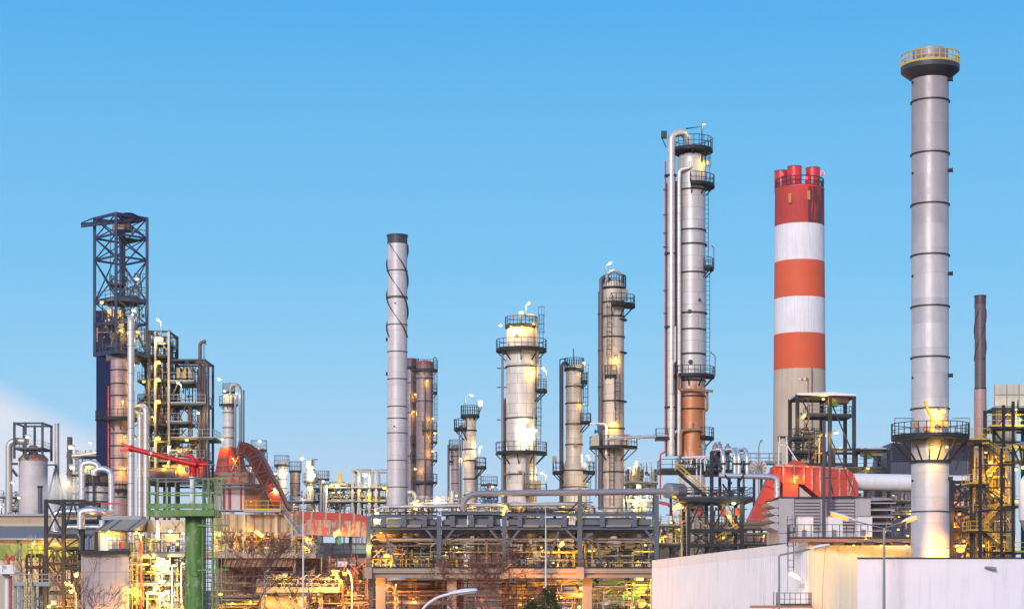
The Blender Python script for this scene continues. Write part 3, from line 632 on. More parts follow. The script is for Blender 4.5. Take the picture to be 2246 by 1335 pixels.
# ---- twin brown columns
t, v, cx, cy, r = col('twin_brown_column', 'stouter brown column with red dome behind the spiral chimney', 'process column', 380, 913, 950, 797, M.shellb, (830,880,1008,1062), group='twin brown columns')
z = v.z
MB().sector(cx, cy, r*.9, r*1.06, 0, 360, z(800), z(794), 32).build('red_rim', M.redp, t)
ringdeck(t, cx, cy, r, v.l(29), -180, 180, z(812), M.steelg, h=2); ladder(t, v.x(956), cy-1, z(945), z(812)); vpipe(t, v, [(951,812,-1),(951,786,-1),(956,784,-1),(959,792,-1)], 1, M.steelg)
for a, b, y in ((-40,20,862),(-100,20,945),(-40,20,970),(-40,20,1010),(-180,20,1058)): ringdeck(t, cx, cy, r, v.l(28), a, b, z(y), M.steelg, h=1.8)
for px, py in ((938,838),(951,920),(955,952),(951,991),(912,1030),(938,1110)): lamp(t, v.p(px,py,-2.4), .33, M.gy)
vpipe(t, v, [(933,1110,-2),(933,830,-2)], 2, M.pipeb)
t, v, cx, cy, r = col('twin_brown_column', 'narrower brown column beside the stouter one, half hidden by the spiral chimney', 'process column', 383, 890, 913, 790, M.shellb, (840,905,1000), group='twin brown columns')
z = v.z; MB().sector(cx, cy, r*.9, r*1.06, 0, 360, z(793), z(787), 32).build('red_rim', M.redp, t)
for a, b, y in ((-180,180,806),(-90,20,885),(-90,20,975),(-90,20,1010)): ringdeck(t, cx, cy, r, v.l(18), a, b, z(y), M.steelg, h=1.8)
for px, py in ((912,867),(908,905)): lamp(t, v.p(px,py,-2), .3, M.gy)
vpipe(t, v, [(915,1110,-2),(915,880,-2)], 1.6, M.pipeb); vpipe(t, v, [(904,1110,-2),(904,820,-2)], 1.4, M.pipeb)

# ================================================================== SPIRAL STRAKE STACKS
def spiral(name, label, D, x0, x1, yt, turns_y, mat, smat, hand, rings, capmat, ph):
    v = V(D); cx, cy = v.x((x0+x1)/2), D; r = v.l((x1-x0)/2); z = v.z
    t = T(name, label, 'chimney', (cx,cy,0))
    shell(t, cx, cy, [(r*1.05,0),(r,z(yt+18)),(r*.98,z(yt+4)),(r*.8,z(yt+4)),(r*.8,z(yt+9))], mat, 40, 'stack_shell')
    shell(t, cx, cy, [(r*1.03,z(yt+20)),(r*1.03,z(yt+3)),(r*1.1,z(yt+3)),(r*1.1,z(yt)),(r*.85,z(yt))], capmat, 40, 'stack_cap')
    for y in rings: ring(t, cx, cy, r*1.01, z(y), M.black, .09, .12)
    z0, z1 = z(turns_y), z(yt+22); pitch = v.l(205)
    for k in range(3):
        vs = []; fs = []; n = 70
        for i in range(n+1):
            q = z1+(z0-z1)*i/n; a = hand*2*math.pi*(z1-q)/pitch+k*2*math.pi/3+ph; c, s = math.cos(a), math.sin(a)
            for rr_, dz in ((r*.99,.05),(r*1.16,.05),(r*1.16,-.07),(r*.99,-.07)): vs.append((cx+rr_*c,cy+rr_*s,q+dz))
        for i in range(n):
            for j in range(4): fs.append((i*4+j,i*4+(j+1)%4,(i+1)*4+(j+1)%4,(i+1)*4+j))
        MB().add(vs, fs).build('spiral_strake', smat, t)
    return t, v, cx, cy, r
t, v, cx, cy, r = spiral('spiral_chimney', 'pale grey stack with dark spiral strakes wound round its upper half', 270, 850, 893, 516, 740, M.spiral, M.dgrey, 1, (595,652,655,713,772,832,892,918,950,1010,1068), M.dgrey, -2.3)
for y in (745,820): MB().cbox(v.p(849,y,-.3), .3, .3, .5).build('nozzle', M.steel, t)
for px, py in ((868,668),(866,936)): MB().xlathe(v.p(px,py,-r), (0,-1,0), [(.12,-.1),(.12,.12)], 10).build('sample_port', M.steelg, t)
t, v, cx, cy, r = spiral('brown_spiral_chimney', 'slender rusty brown stack with spiral strakes beside the yellow stairs', 260, 2138, 2162, 648, 790, M.shelld, M.purple, -1, (852,), M.purple, .4)
shell(t, cx, cy, [(r*1.12,0),(r*1.12,v.z(854))], clad('stack_lower_rust', (.40,.26,.23), .9, 2.6, 20, .1, .5, .7, .7, dark=(.3,.07,.03)), 32, 'lower_section')
# ================================================================== MAIN PIPE RACK (air cooler bank)
v = V(212); z, x = v.z, v.x
t = T('pipe_rack', 'long blue-grey steel pipe rack carrying fin-fan coolers above a concrete deck', 'pipe rack', (x(1123),212,0))
LX = [809,963,1106,1272,1440]; yb = 226.0
for px in LX:
    for y, w in ((212,.5),(yb,.42)): MB().ibeam((x(px),y,z(1247)),(x(px),y,z(1085) if px in (1272,1440) and y == 212 else z(1131)),w,w).build('leg', M.rack if y == 212 else M.steel, t, ang=0)
for k, (a, b) in enumerate(zip(LX, LX[1:])):
    for y in (212,yb):
        m = M.rack if y == 212 else M.steel
        MB().ibeam((x(a)+.25,y,z(1157)),(x(b)-.25,y,z(1157)),.35,.4).build('beam', m, t, ang=0)
        ty = 1124 if k in (1,) else 1131 if k == 0 else 1128
        MB().ibeam((x(a)+.25,y,z(ty)),(x(b)-.25,y,z(ty)),.35,.35).build('beam', m, t, ang=0)
    # cooler bundle boxes and header
    MB().box(x(a)+.5, x(b)-.5, 212.6, 219, z(1150), z(1137)).build('cooler_bundle', M.gdeck, t, ang=0)
    MB().box(x(a)+.5, x(b)-.5, 219.3, 225.5, z(1150), z(1139)).build('cooler_bundle', M.gdeck, t, ang=0)
    rail(t, [(x(a)+.3,212.9,z(1131)),(x(b)-.3,212.9,z(1131))], M.steel, 1.0, 1.5)
    n = 3 if k != 3 else 2
    for i in range(n):
        px = a+(b-a)*(i+.7)/(n+.4); MB().bar((x(px),211.9,z(1155)),(x(px),211.9,z(1131)),.55,.5).build('header_post', M.rack, t, ang=0)
        if i < n-1:
            q = px+(b-a)/(n+.4)
            MB().tube([(x(px)+.4,211.7,z(1153)),(x(q)-.4,211.7,z(1153))], .16, 10).build('header_tube', M.galv, t)
    MB().box(x(a)+.4, x(b)-.4, 213, 225, z(1168), z(1158.5)).build('plenum_shade_box', M.dgrey, t, ang=0)  # plenum run as one dark box, painting the shadow under the coolers
    # fan hoods below
    for i in range(2):
        c0 = a+(b-a)*(i*.5+.03); c1 = a+(b-a)*(i*.5+.47)
        for yy in (213.2,219.6):
            cxm = (x(c0)+x(c1))/2; hw = (x(c1)-x(c0))/2
            MB().lathe(cxm, yy+2.9, [(hw*.95,z(1168.2)),(hw*.93,z(1172)),(hw*.66,z(1181)),(hw*.66,z(1187))], 24).build('fan_hood', M.beige if k == 0 and i == 0 else M.piped, t)
    MB().tube([(x(a),213.5,z(1181)),(x(b),213.5,z(1181))], .12, 8).build('pipe', M.pipeg, t)
    # diagonal knee braces
for p, q in (((932,1157),(963,1196)),((995,1160),(967,1196)),((1073,1159),(1106,1198)),((1140,1160),(1110,1198)),((1240,1159),(1272,1192)),((1300,1168),(1275,1185)),((845,1170),(870,1240)),((1225,1165),(1200,1235)),((1310,1185),(1320,1240)),((830,1160),(812,1180)),((1415,1160),(1440,1192))):
    MB().bar((x(p[0]),212.1,z(p[1])),(x(q[0]),212.1,z(q[1])),.25).build('brace', M.rack, t, ang=0)
for px in (870,900,1000,1040,1150,1195,1330,1380): MB().bar((x(px),221,z(1245)),(x(px),221,z(1165)),.3).build('inner_post', M.steel, t, ang=0)
rnd = random.Random(5)
for i in range(14):
    a = rnd.uniform(815,1400); b = a+rnd.choice((-1,1))*rnd.uniform(25,60); MB().bar((x(a),220+rnd.uniform(-2,3),z(1243)),(x(b),220,z(rnd.uniform(1170,1195))),.2).build('brace', M.steel, t, ang=0)
# concrete deck and columns
MB().box(x(803), x(1600), 211.2, 228, z(1256), z(1246)).build('deck_slab', M.conc, t, ang=0)
MB().box(x(806), x(1600), 211.6, 212.4, z(1266), z(1256.1)).build('deck_edge_beam', M.conc, t, ang=0)
for px in (809,963,1106,1272,1440): MB().box(x(px)-.45, x(px)+.45, 210.9, 211.9, z(1268), z(1243)).build('beam_end', M.conc, t, ang=0)
for px, y in ((833,213),(893,224),(990,213),(1106,224),(1289,213),(1440,213),(1200,225)): MB().box(x(px)-.55, x(px)+.55, y, y+1.1, 0, z(1266.1)).build('pier', M.conc, t, ang=0)
rail(t, [(x(806),211.4,z(1246)),(x(1440),211.4,z(1246))], M.steel, 1.1, 1.7)
rail(t, [(x(815),214,z(1246)),(x(1000),214,z(1246))], M.yellow, 1.1, 1.7)
# pipes between deck and coolers
for px0, px1, py, dy, rp, m in ((830,1000,1218,4,3,M.vgreen if False else M.teal),(820,960,1205,8,4,M.teal),(1110,1270,1228,3,3,M.pipeg),(1285,1420,1205,7,3,M.alu),(1280,1430,1222,6,2.5,M.alu),(1110,1260,1212,9,3,M.yellow),(1290,1430,1232,3,2,M.cream),(970,1100,1200,9,3,M.pipeg)):
    pipe(t, [(x(px0),212+dy,z(1243)),(x(px0),212+dy,z(py)),(x(px1),212+dy,z(py)),(x(px1),212+dy,z(1243))], v.l(rp), m, .5)
drum(t, (x(1062),216,z(1224)), v.l(9), v.l(75), M.brown); MB().xlathe((x(1022),215.6,z(1221)), (-.3,-1,0), [(v.l(9),0),(v.l(9),.3)], 18).build('drum_head', M.white, t)
for px, py in ((1180,1215),(1250,1180),(1320,1215),(1400,1212),(1385,1190)): MB().cbox((x(px),217,z(py)), .9, .6, 1).build('cabinet', M.cream, t)
for i in range(95):
    px = rnd.uniform(815,1425); py = rnd.uniform(1195,1238); L = rnd.uniform(8,50); yy = 213.5+rnd.uniform(0,9)
    m = rnd.choice((M.yellow,M.beige,M.cream,M.steel,M.steel,M.piped,M.galv))
    if rnd.random() < .5: pipe(t, [(x(px),yy,z(1244)),(x(px),yy,z(py)),(x(px+L),yy,z(py))], rnd.uniform(.05,.14), m, .3, 8)
    else: pipe(t, [(x(px),yy,z(1244)),(x(px),yy,z(py-20))], rnd.uniform(.06,.16), m, n=8)
for i in range(16): valve(t, (x(rnd.uniform(820,1425)),213+rnd.uniform(0,3),z(rnd.uniform(1218,1240))), .26, rnd.choice((M.cream,M.galv,M.yellow)))
for px, py, q, dy, m in ((811,1172,.22,.2,M.gy),(835,1168,.16,.2,M.gy),(812,1197,.26,-.2,M.gy),(1000,1199,.15,2,M.gw),(1188,1199,.14,2,M.gy),(1418,1194,.16,2,M.gw),(1300,1205,.2,6,M.gy),(1360,1222,.2,7,M.gy),(1160,1222,.18,8,M.gy),(930,1222,.2,9,M.gy),(1060,1190,.18,9,M.gy),(885,1195,.18,10,M.gy),(1410,1228,.2,8,M.gy),(850,1232,.16,4,M.gy),(1020,1236,.14,5,M.gy),(1120,1234,.15,5,M.gy),(1215,1233,.18,4,M.gy),(1335,1236,.16,4,M.gy),(975,1208,.16,6,M.gy)):
    lamp(t, v.p(px,py,dy), q, m)
tubelamp(t, v.p(841,1219,1), v.p(853,1219,1), .16, M.gy); tubelamp(t, v.p(1228,1196,1.5), v.p(1238,1189,1.5), .2, M.gy)
tubelamp(t, v.p(1018,1199,-.8), v.p(1029,1190,-.8), .12, M.galv)
lamp(t, v.p(826,1125,.5), .3, M.gws); lamp(t, v.p(914,1096,2), .2, M.gy); lamp(t, v.p(911,1114,2), .18, M.gy); lamp(t, v.p(1108,1108,1), .22, M.gy); lamp(t, v.p(1249,1122,1), .18, M.gy); lamp(t, v.p(1247,1132,1), .18, M.gy); lamp(t, v.p(1036,1111,2), .14, M.gy)
for px in (1061,1075,1087): 
    MB().lathe(x(px), 218, [(.18,z(1100)),(.18,z(1094)),(.3,z(1093)),(.3,z(1089)),(.16,z(1088))], 12).build('valve_actuator', M.vblue, t)
for px in (1026,1250): 
    for k in range(3): MB().xlathe((x(px+k*5),212.2,z(1150)), (0,0,1), [(.12,0),(.12,.5),(.06,.5),(.06,1.6)], 8).build('instrument', M.white, t)
valve(t, (x(1302),214,z(1122)), .35, M.redp); valve(t, (x(1403),214,z(1126)), .35, M.redp)
vpipe(t, v, [(820,1119,2),(820,1112,2),(845,1110,2),(868,1112,2),(868,1128,2)], 3, M.alu, .5)
for px in (853,926,1000,1095,1180): MB().bar((x(px),213.5,z(1130)),(x(px),213.5,z(1110)),.2).build('pipe_stand', M.rack, t, ang=0)
for px, py in ((1285,1115),(1268,1110)): MB().bar(v.p(1270,1098,.2), v.p(1242,1128,.2), .16).build('brace', M.rack, t, ang=0)

for q, (mm, n_) in enumerate(((M.steel,150),(M.yellow,70),(M.beige,90),(M.cream,50),(M.piped,90))): fine(t, v, 812, 1436, 1180, 1243, 1.2, 11, 500+q, n_, mm, .05, .13)
for a, b, q in ((812,960,1),(965,1104,2),(1110,1270,3),(1275,1438,4)): fine(t, v, a, b, 1110, 1131, 1, 6, 540+q, 26, (M.galv,M.steel)[q%2], .05, .12)
fine(t, v, 836, 1430, 1268, 1340, 2, 10, 560, 90, M.steel, .06, .15); fine(t, v, 1220, 1436, 1268, 1340, 1, 8, 561, 90, M.cream, .05, .12); fine(t, v, 836, 1100, 1268, 1340, 1, 8, 562, 50, M.brown, .05, .14)
# overhead pipes crossing in front of the columns
t2 = T('overhead_pipe', 'thick lavender-grey pipe running level across the bases of the columns', 'pipe', (x(1240),213,0))
vpipe(t2, v, [(1015,1118,1.0),(1018,1092,1.0),(1040,1081,1.0),(1462,1076,1.0)], 7, M.pipeg, 1.3, 16, 'pipe_run')
for px in (1100,1226,1272): MB().xlathe(v.p(px,1080-(px-1040)*.0118,1.0)-Vector((.15,0,0)), (1,0,0), [(v.l(8),0),(v.l(8),.3)], 18).build('flange', M.galv, t2)
for px in (1110,1272,1436): MB().bar(v.p(px,1084,1.0), v.p(px,1130,1.0), .3).build('pipe_support', M.steelg, t2, ang=0)
t2 = T('lower_pipe', 'thinner grey pipe running level just above the pipe rack, below the thick one', 'pipe', (x(1060),213,0))
vpipe(t2, v, [(832,1110,1.8),(1230,1103,1.8),(1292,1106,1.8),(1300,1112,1.8),(1300,1128,1.8)], 4.2, M.alu, .8, 12, 'pipe_run')
for px in (915,990,1180): MB().bar(v.p(px,1111,1.8), v.p(px,1131,1.8), .2).build('pipe_support', M.steelg, t2, ang=0)
t2 = T('branch_pipe', 'slim white pipe bridging from the slim column to the great rust-streaked column', 'pipe', (x(1400),236,0))
w = V(236); vpipe(t2, w, [(1328,966,-2.2),(1355,963,-2.2),(1440,960,-2.2),(1474,958,-2.2),(1480,948,-2.2),(1495,946,-2.2)], 3.4, M.alu, .6, 12, 'pipe_run')
MB().bar(w.p(1400,963,-2.2)+Vector((0,0,-.2)), w.p(1400,963,-2.2)+Vector((0,0,.35)), .3).build('flange', M.galv, t2); 

# ================================================================== STAIR STRUCTURE AT THE GREAT COLUMN
v = V(218); z, x = v.z, v.x
t = T('stair_structure', 'dark steel access structure with stairs wrapped round the rusty column base', 'steel structure', (x(1560),218,0))
frame(t, [x(1510),x(1561),x(1627)], [218,224], [z(1195),z(1162),z(1100)], .42, M.steel, brace=[(0,z(1195),z(1162),'x'),(0,z(1162),z(1103),'a'),(1,z(1162),z(1103),'a'),(1,z(1230),z(1165),'v'),(0,z(1245),z(1197),'a')])
slab(t, x(1488), x(1650), 217.2, 225, z(1092), .45, M.steel, M.steelg, 'flr', 1.25)
slab(t, x(1451), x(1556), 219.8, 225, z(1027), .35, M.steel, M.steelg, 'lf', 1.25)
slab(t, x(1556), x(1640), 219.8, 225, z(1030), .4, M.steel, M.steelg, 'r', 1.2)
MB().bar((x(1561),218,z(1092)),(x(1561),218,z(990)),.42).build('leg', M.steel, t, ang=0)
for px in (1585,1606,1627): MB().bar((x(px),221,z(1092)),(x(px),221,z(1030)),.35).build('leg', M.steel, t, ang=0)
for p, q in (((1561,1000),(1585,1028)),((1585,1060),(1606,1088)),((1606,1060),(1590,1040)),((1620,1060),(1634,1036)),((1500,1040),(1452,1032))): MB().bar(v.p(*p,.3), v.p(*q,.3), .2).build('brace', M.steel, t, ang=0)
stair(t, v.p(1551,1088,.6), v.p(1483,1030,.6), 1.0, M.steel, M.yellow); stair(t, v.p(1572,1196,1.5), v.p(1620,1165,1.5), 1.0, M.steelg, M.yellow); stair(t, v.p(1616,1163,2.5), v.p(1580,1100,2.5), 1.0, M.steelg, M.yellow)
stair(t, v.p(1566,1230,2), v.p(1600,1197,2), 1.0, M.steelg, M.steel)
MB().box(x(1488), x(1500), 222, 223, z(1024), z(998)).build('cabinet', M.galv, t)
for px in (1531,1540,1549): vpipe(t, v, [(px,1070 if px < 1545 else 1030,1.6),(px,1003,1.6),(px+8,1001,1.6)], 1.6, M.white, .3)
vpipe(t, v, [(1498,1001,2),(1560,997,2)], 2.0, M.white); vpipe(t, v, [(1530,1003,2.4),(1530,1020,2.4),(1580,1020,2.4)], 4, M.steelg, .5)
for px, y0 in ((1552,965),(1578,968),(1587,966),(1606,970)): MB().lathe(x(px), 222.5, [(.25,z(1025)),(.25,z(y0+14)),(.38,z(y0+13)),(.38,z(y0+3)),(.2,z(y0)),(.12,z(y0-5))], 14).build('silencer', M.galv, t)
lamp(t, v.p(1608,1104,-.6), .3, M.gw); lamp(t, v.p(1526,1225,1), .3, M.gw); lamp(t, v.p(1602,1128,3), .22, M.gy); lamp(t, v.p(1497,1112,.8), .2, M.gy); lamp(t, v.p(1545,1140,4), .18, M.gy)
for px in (1536,1590,1622): MB().cbox(v.p(px,1120,2), .6, .5, .9).build('extinguisher_box', M.redp, t)
for k in range(5): valve(t, v.p(1495+k*26,1082,.5+k*.6), .28, M.redp if k == 3 else M.galv)
for px, py in ((1500,1140),(1530,1150),(1585,1188),(1520,1205)): vpipe(t, v, [(px,1240,3),(px,py,3),(px+30,py,3)], 2.2, M.cream, .4)
fine(t, v, 1492, 1640, 1100, 1230, .5, 6, 571, 80, M.steel, .05, .13); fine(t, v, 1492, 1640, 1100, 1225, 1, 6, 572, 36, M.galv, .05, .11); fine(t, v, 1492, 1560, 1000, 1026, 1, 5, 573, 30, M.steel, .05, .12); fine(t, v, 1560, 1636, 985, 1030, 2, 5, 574, 40, M.steel, .05, .14); fine(t, v, 1500, 1640, 1065, 1091, 1, 5, 575, 40, M.steelg, .05, .14)
# gooseneck pipes into a header
t2 = T('gooseneck_manifold', 'four silver gooseneck pipes dropping into one header that bends down beside the red duct', 'pipe manifold', (x(1600),219,0))
for k, px in enumerate((1588,1613,1622,1640)): vpipe(t2, v, [(px-22,1030,3.6),(px-22,985,3.6),(px-2,982,1.2),(px,1000,.6),(px,1040,.6)], 4.6, M.silver, .9, 14, 'gooseneck_pipe')
vpipe(t2, v, [(1578,1041,.6),(1690,1044,.6),(1705,1048,.6),(1706,1064,.6),(1706,1112,.6)], 6.2, M.silver, 1.2, 16, 'header_pipe')
for px in (1588,1613,1622,1640): MB().lathe(x(px), 218.6, [(v.l(6),z(1018)),(v.l(6),z(1014))], 14).build('flange', M.steel, t2)
# grey drum at the end of the thick pipe
t2 = T('grey_drum', 'short pale grey horizontal drum at the end of the thick overhead pipe', 'drum', (x(1475),214,0))
MB().xlathe(v.p(1463,1076,-.8), (.75,.66,0), [(.03,-.25),(.55,-.18),(v.l(17),0),(v.l(17),2.3),(.9,2.5),(.03,2.6)], 26).build('drum_shell', M.galv, t2); MB().bar(v.p(1472,1090,.4), v.p(1472,1130,.4), .3).build('saddle_post', M.steelg, t2)
vpipe(t2, v, [(1447,1100,1),(1466,1104,1),(1474,1110,1),(1474,1128,1)], 3.6, M.redp, .6)
# slanted floodlight pole in front of it
t2 = T('floodlight_pole', 'thin pole leaning a lit yellow floodlight over the pipe rack end', 'lamp post', v.p(1499,1230,-4)*1.0)
MB().tube([v.p(1499,1335,-4), v.p(1499,1120,-4), v.p(1487,1108,-4)], .06, 8).build('pole', M.galv, t2); tubelamp(t2, v.p(1470,1120,-4), v.p(1485,1108,-4), .17, M.gy)

# small lit plant between slim column and great column
unit('treater_unit', 'brightly lit treater unit between the slim column and the great rusty column', 'process unit', 246, 1378, 1438, 1012, 1122, 11, (1060,1100), 5, 1.5, 6, [M.cream,M.white,M.alu], M.gw)
lamp(bpy.data.objects['treater_unit'], V(246).p(1398,1095,-1.5), .45, M.gws); lamp(bpy.data.objects['treater_unit'], V(246).p(1395,1012,-1), .22, M.gw)
shell(bpy.data.objects['treater_unit'], V(246).x(1398), 248, [(V(246).l(12),4),(V(246).l(12),V(246).z(1040)),(V(246).l(8),V(246).z(1034)),(V(246).l(8),V(246).z(1022))]+dome(V(246).l(8),V(246).z(1022)), M.cream, 20, 'vessel')

# ================================================================== RED DUCT, WHITE DUCT, TURBINE HOUSE
v = V(250); z, x = v.z, v.x
t = T('red_duct', 'large red boiler duct bending down behind the louvred house', 'duct', (x(1780),250,0))
def boxduct(t, pts, w, h, mat, name, ribs=None, ribm=None, off=(0,0,0)):
    """rectangular duct following a polyline in a plane facing the viewer, with stiffener ribs"""
    pts = [V3(p)+V3(off) for p in pts]; D_ = pts[0].y; tp = []; bt = []
    for i, p in enumerate(pts):
        a = pts[max(i-1,0)]; b = pts[min(i+1,len(pts)-1)]; d = (b-a).normalized(); nrm = Vector((-d.z,0,d.x))
        k = 1.0
        if 0 < i < len(pts)-1: d0 = (p-a).normalized(); c = max(.5, d0.dot(d)); k = 1/c
        tp.append(p+nrm*h/2*k); bt.append(p-nrm*h/2*k)
    vs = []; fs = []
    for a, b in zip(tp, bt): vs += [a-Vector((0,w/2,0)), b-Vector((0,w/2,0)), b+Vector((0,w/2,0)), a+Vector((0,w/2,0))]
    n = len(pts)
    for i in range(n-1):
        for j in range(4): fs.append((i*4+j,i*4+(j+1)%4,(i+1)*4+(j+1)%4,(i+1)*4+j))
    fs += [(3,2,1,0), tuple((n-1)*4+j for j in range(4))]
    o = MB().add(vs, fs).build(name, mat, t, ang=0)
    if ribs:
        for i in range(n-1):
            L = (pts[i+1]-pts[i]).length; k = max(1, int(L/ribs))
            for j in range(k+1):
                if i and j == 0: continue
                q = j/k; a = tp[i].lerp(tp[i+1], q); b = bt[i].lerp(bt[i+1], q)
                MB().bar(a-Vector((0,w/2+.06,0)), b-Vector((0,w/2+.06,0)), max(.18, D_*.0011), .14).build('rib', ribm or mat, o, ang=0)
    return o
boxduct(t, [v.p(1652,1150), v.p(1690,1070), v.p(1700,1045), v.p(1712,1040)], 3.4, v.l(30), M.oxide, 'duct_leg', 2.2)
ol = [(1690,1046),(1693,1024),(1700,1020),(1795,1026),(1850,1029),(1864,1040),(1874,1062),(1876,1090),(1850,1089),(1790,1091),(1756,1063),(1712,1061)]
dr = MB().prism([v.p(a,b,-2.4) for a, b in ol],(0,4.2,0)).build('duct_run', M.oxide, t, ang=0)
for px, a, b in ((1712,1021,1061),(1736,1022,1062),(1757,1023,1064),(1774,1024,1078),(1792,1026,1091),(1812,1027,1090),(1834,1028,1089),(1852,1031,1089)): MB().bar(v.p(px,a,-2.5), v.p(px,b,-2.5), .22, .22).build('rib', M.oxidef, dr, ang=0)
MB().bar(v.p(1693,1022,-2.5), v.p(1850,1030,-2.5), .25, .3).build('top_flange', M.oxidef, dr, ang=0); MB().bar(v.p(1866,1042,-2.5), v.p(1856,1088,-2.5), .2, .2).build('rib', M.oxidef, dr, ang=0)
for a, b, c, d2 in ((1722,1028,1730,1040),(1741,1030,1749,1042),(1818,1036,1827,1050),(1840,1038,1848,1052),(1700,1028,1707,1040)): MB().box(x(a), x(c), 247.45, 247.58, z(d2), z(b)).build('stain_plate', M.reddark, dr, ang=0)  # thin dark red plates stand in for square stains on the duct
MB().prism([v.p(1722,1021,-2.0),v.p(1770,1024,-2.0),v.p(1752,1013,-2.0),v.p(1735,1011,-2.0)],(0,3.2,0)).build('top_hood', M.oxide, t, ang=0)
MB().box(x(1712), x(1745), 247.8, 252, z(1112), z(1060)).build('duct_drop', M.oxide, t, ang=0)
MB().box(x(1676), x(1692), 247.6, 251, z(1150), z(1105)).build('side_box', M.oxide, t, ang=0)
lamp(t, v.p(1738,1050,-3.4), .34, M.go)
for px in (1692,1870): MB().bar((x(px),252,0),(x(px),252,z(1080)),.5).build('duct_support', M.steel, t, ang=0)
t2 = T('white_duct', 'fat white horizontal duct running from the red duct behind the metal stack', 'duct', (x(1960),252,0))
MB().xlathe(v.p(1868,1054,2), (1,.0,-.02), [(v.l(19),0),(v.l(19),v.l(300))], 36).build('duct_shell', M.white, t2)
for px in (1930,2090): MB().bar((x(px),252,0),(x(px),252,z(1070)),.5).build('saddle_post', M.steel, t2, ang=0)
MB().xlathe(v.p(1866,1053,2), (1,0,-.02), [(v.l(22),0),(v.l(22),.4)], 36).build('flange', M.oxide, t2)

v = V(196); z, x = v.z, v.x
t = T('turbine_house', 'grey louvred turbine housing with fanned intake hoods at both ends', 'building', (x(1820),196,0))
MB().box(x(1710), x(1908), 196, 206, z(1190), z(1092)).build('housing', M.louv, t, ang=0)
MB().box(x(1708), x(1741), 195.8, 195.98, z(1168), z(1092)).build('wall_panel', M.louv, t, ang=0)
MB().box(x(1875), x(1909), 195.8, 195.98, z(1168), z(1091)).build('wall_panel', M.louv, t, ang=0)
for (a, b) in ((1742,1797),(1816,1873)):
    m = MB(); MB().box(x(a), x(b), 195.93, 195.99, z(1166), z(1095)).build('louver_back', M.piped, t, ang=0)
    for k in range(10):
        q = z(1165)+(z(1095)-z(1165))*k/10; m.add([(x(a),195.9,q+.30),(x(b),195.9,q+.30),(x(b),195.62,q+.02),(x(a),195.62,q+.02),(x(a),195.9,q+.02),(x(b),195.9,q+.02)], [(0,1,2,3),(3,2,5,4)])
    m.build('louver', M.louv, t, ang=0)
MB().box(x(1706), x(1910), 195.6, 206, z(1091), z(1089)).build('roof_edge', M.steelg, t, ang=0)
for k in range(4):
    y0 = 1100+k*16
    MB().prism([(x(1708),196,z(y0-4)),(x(1708),196,z(y0+16)),(x(1690),196,z(y0+8)),(x(1686),196,z(y0+2))],(0,6,0)).build('intake_fin', M.louv, t, ang=0)
hd = MB().box(x(1909), x(1958), 199.2, 206, z(1178), z(1092)).build('intake_hood', M.piped, t, ang=0)
for k in range(5):
    y0 = 1092+k*15.5
    MB().prism([(x(1909),198.9,z(y0)),(x(1909),198.9,z(y0)-.12),(x(1909),196.2,z(y0+9)-.12),(x(1909),196.2,z(y0+9))],(x(1966)-x(1909)-k*.12,0,0)).build('hood_blade', M.louv, hd, ang=0)
    MB().prism([(x(1909),198.9,z(y0)),(x(1909),196.2,z(y0+9)),(x(1909),198.9,z(y0+9))],(-.12,0,0)).build('blade_cheek', M.louv, hd, ang=0)
MB().prism([(x(1909),195.8,z(1090)),(x(1948),195.8,z(1091)),(x(1966),195.8,z(1096)),(x(1909),195.8,z(1098))],(0,9,0)).build('hood_roof', M.galv, t, ang=0)
# twin rusty masts in front of the turbine house
t = T('exhaust_mast', 'pair of dark rusty vertical pipes braced in front of the louvred housing', 'mast', (x(1806),194,0))
for px in (1800,1813): MB().bar((x(px),194,7),(x(px),194,z(925 if px == 1800 else 980)),.3).build('upright', M.purple, t, ang=0)
for y in (1000,1050,1100): MB().bar((x(1800),193.9,z(y)),(x(1813),193.9,z(y)),.16).build('tie', M.purple, t, ang=0)
for p, q in (((1813,960),(1870,1085)),((1813,1050),(1822,1085))): MB().bar(v.p(*p,-2), v.p(*q,-1.5), .1).build('stay', M.purple, t, ang=0)

# ---- gantry by the striped chimney
v = V(262); z, x = v.z, v.x
t = T('white_roof_gantry', 'tall dark steel gantry with flat white roof in front of the striped chimney', 'gantry', (x(1810),262,0))
frame(t, [x(1749),x(1820)], [262,269], [z(1018),z(868)], .52, M.steel)
frame(t, [x(1819.5),x(1872)], [261.6,268.6], [z(1018),z(870)], .5, M.steel)
MB().prism([(x(1746),261,z(863)),(x(1822),261,z(861)),(x(1875),261,z(866)),(x(1875),261,z(869)),(x(1746),261,z(867))],(0,9,0)).build('roof', M.white, t, ang=0)
slab(t, x(1776), x(1822), 262.5, 268, z(907), .35, M.steel, M.steelg, 'flr', 1.3); slab(t, x(1822), x(1870), 262.5, 268, z(909), .35, M.steel, M.steelg, 'fr', 1.3)
MB().box(x(1822), x(1868), 264, 267, z(880), z(868.5)).build('hoist_beam', M.cream, t, ang=0); MB().box(x(1826), x(1842), 263, 265, z(888), z(880.4)).build('hoist', M.vgreen, t)
for p, q in (((1825,890),(1865,985)),((1755,870),(1772,905)),((1775,910),(1755,975)),((1755,905),(1790,985))): MB().bar(v.p(*p,-.4), v.p(*q,-.4), .18).build('brace', M.steel, t, ang=0)
lamp(t, v.p(1806,875,0), .26, M.gy); lamp(t, v.p(1830,951,-1.4), .36, M.gw); lamp(t, v.p(1805,957,-1), .36, M.gy); tubelamp(t, v.p(1757,918,-1), v.p(1764,911,-1), .2, M.gy)
for y in (959,990): slab(t, x(1740), x(1785), 261, 266, z(y), .3, M.steel, M.steelg, 'flr', 1.3)
rnd = random.Random(8)
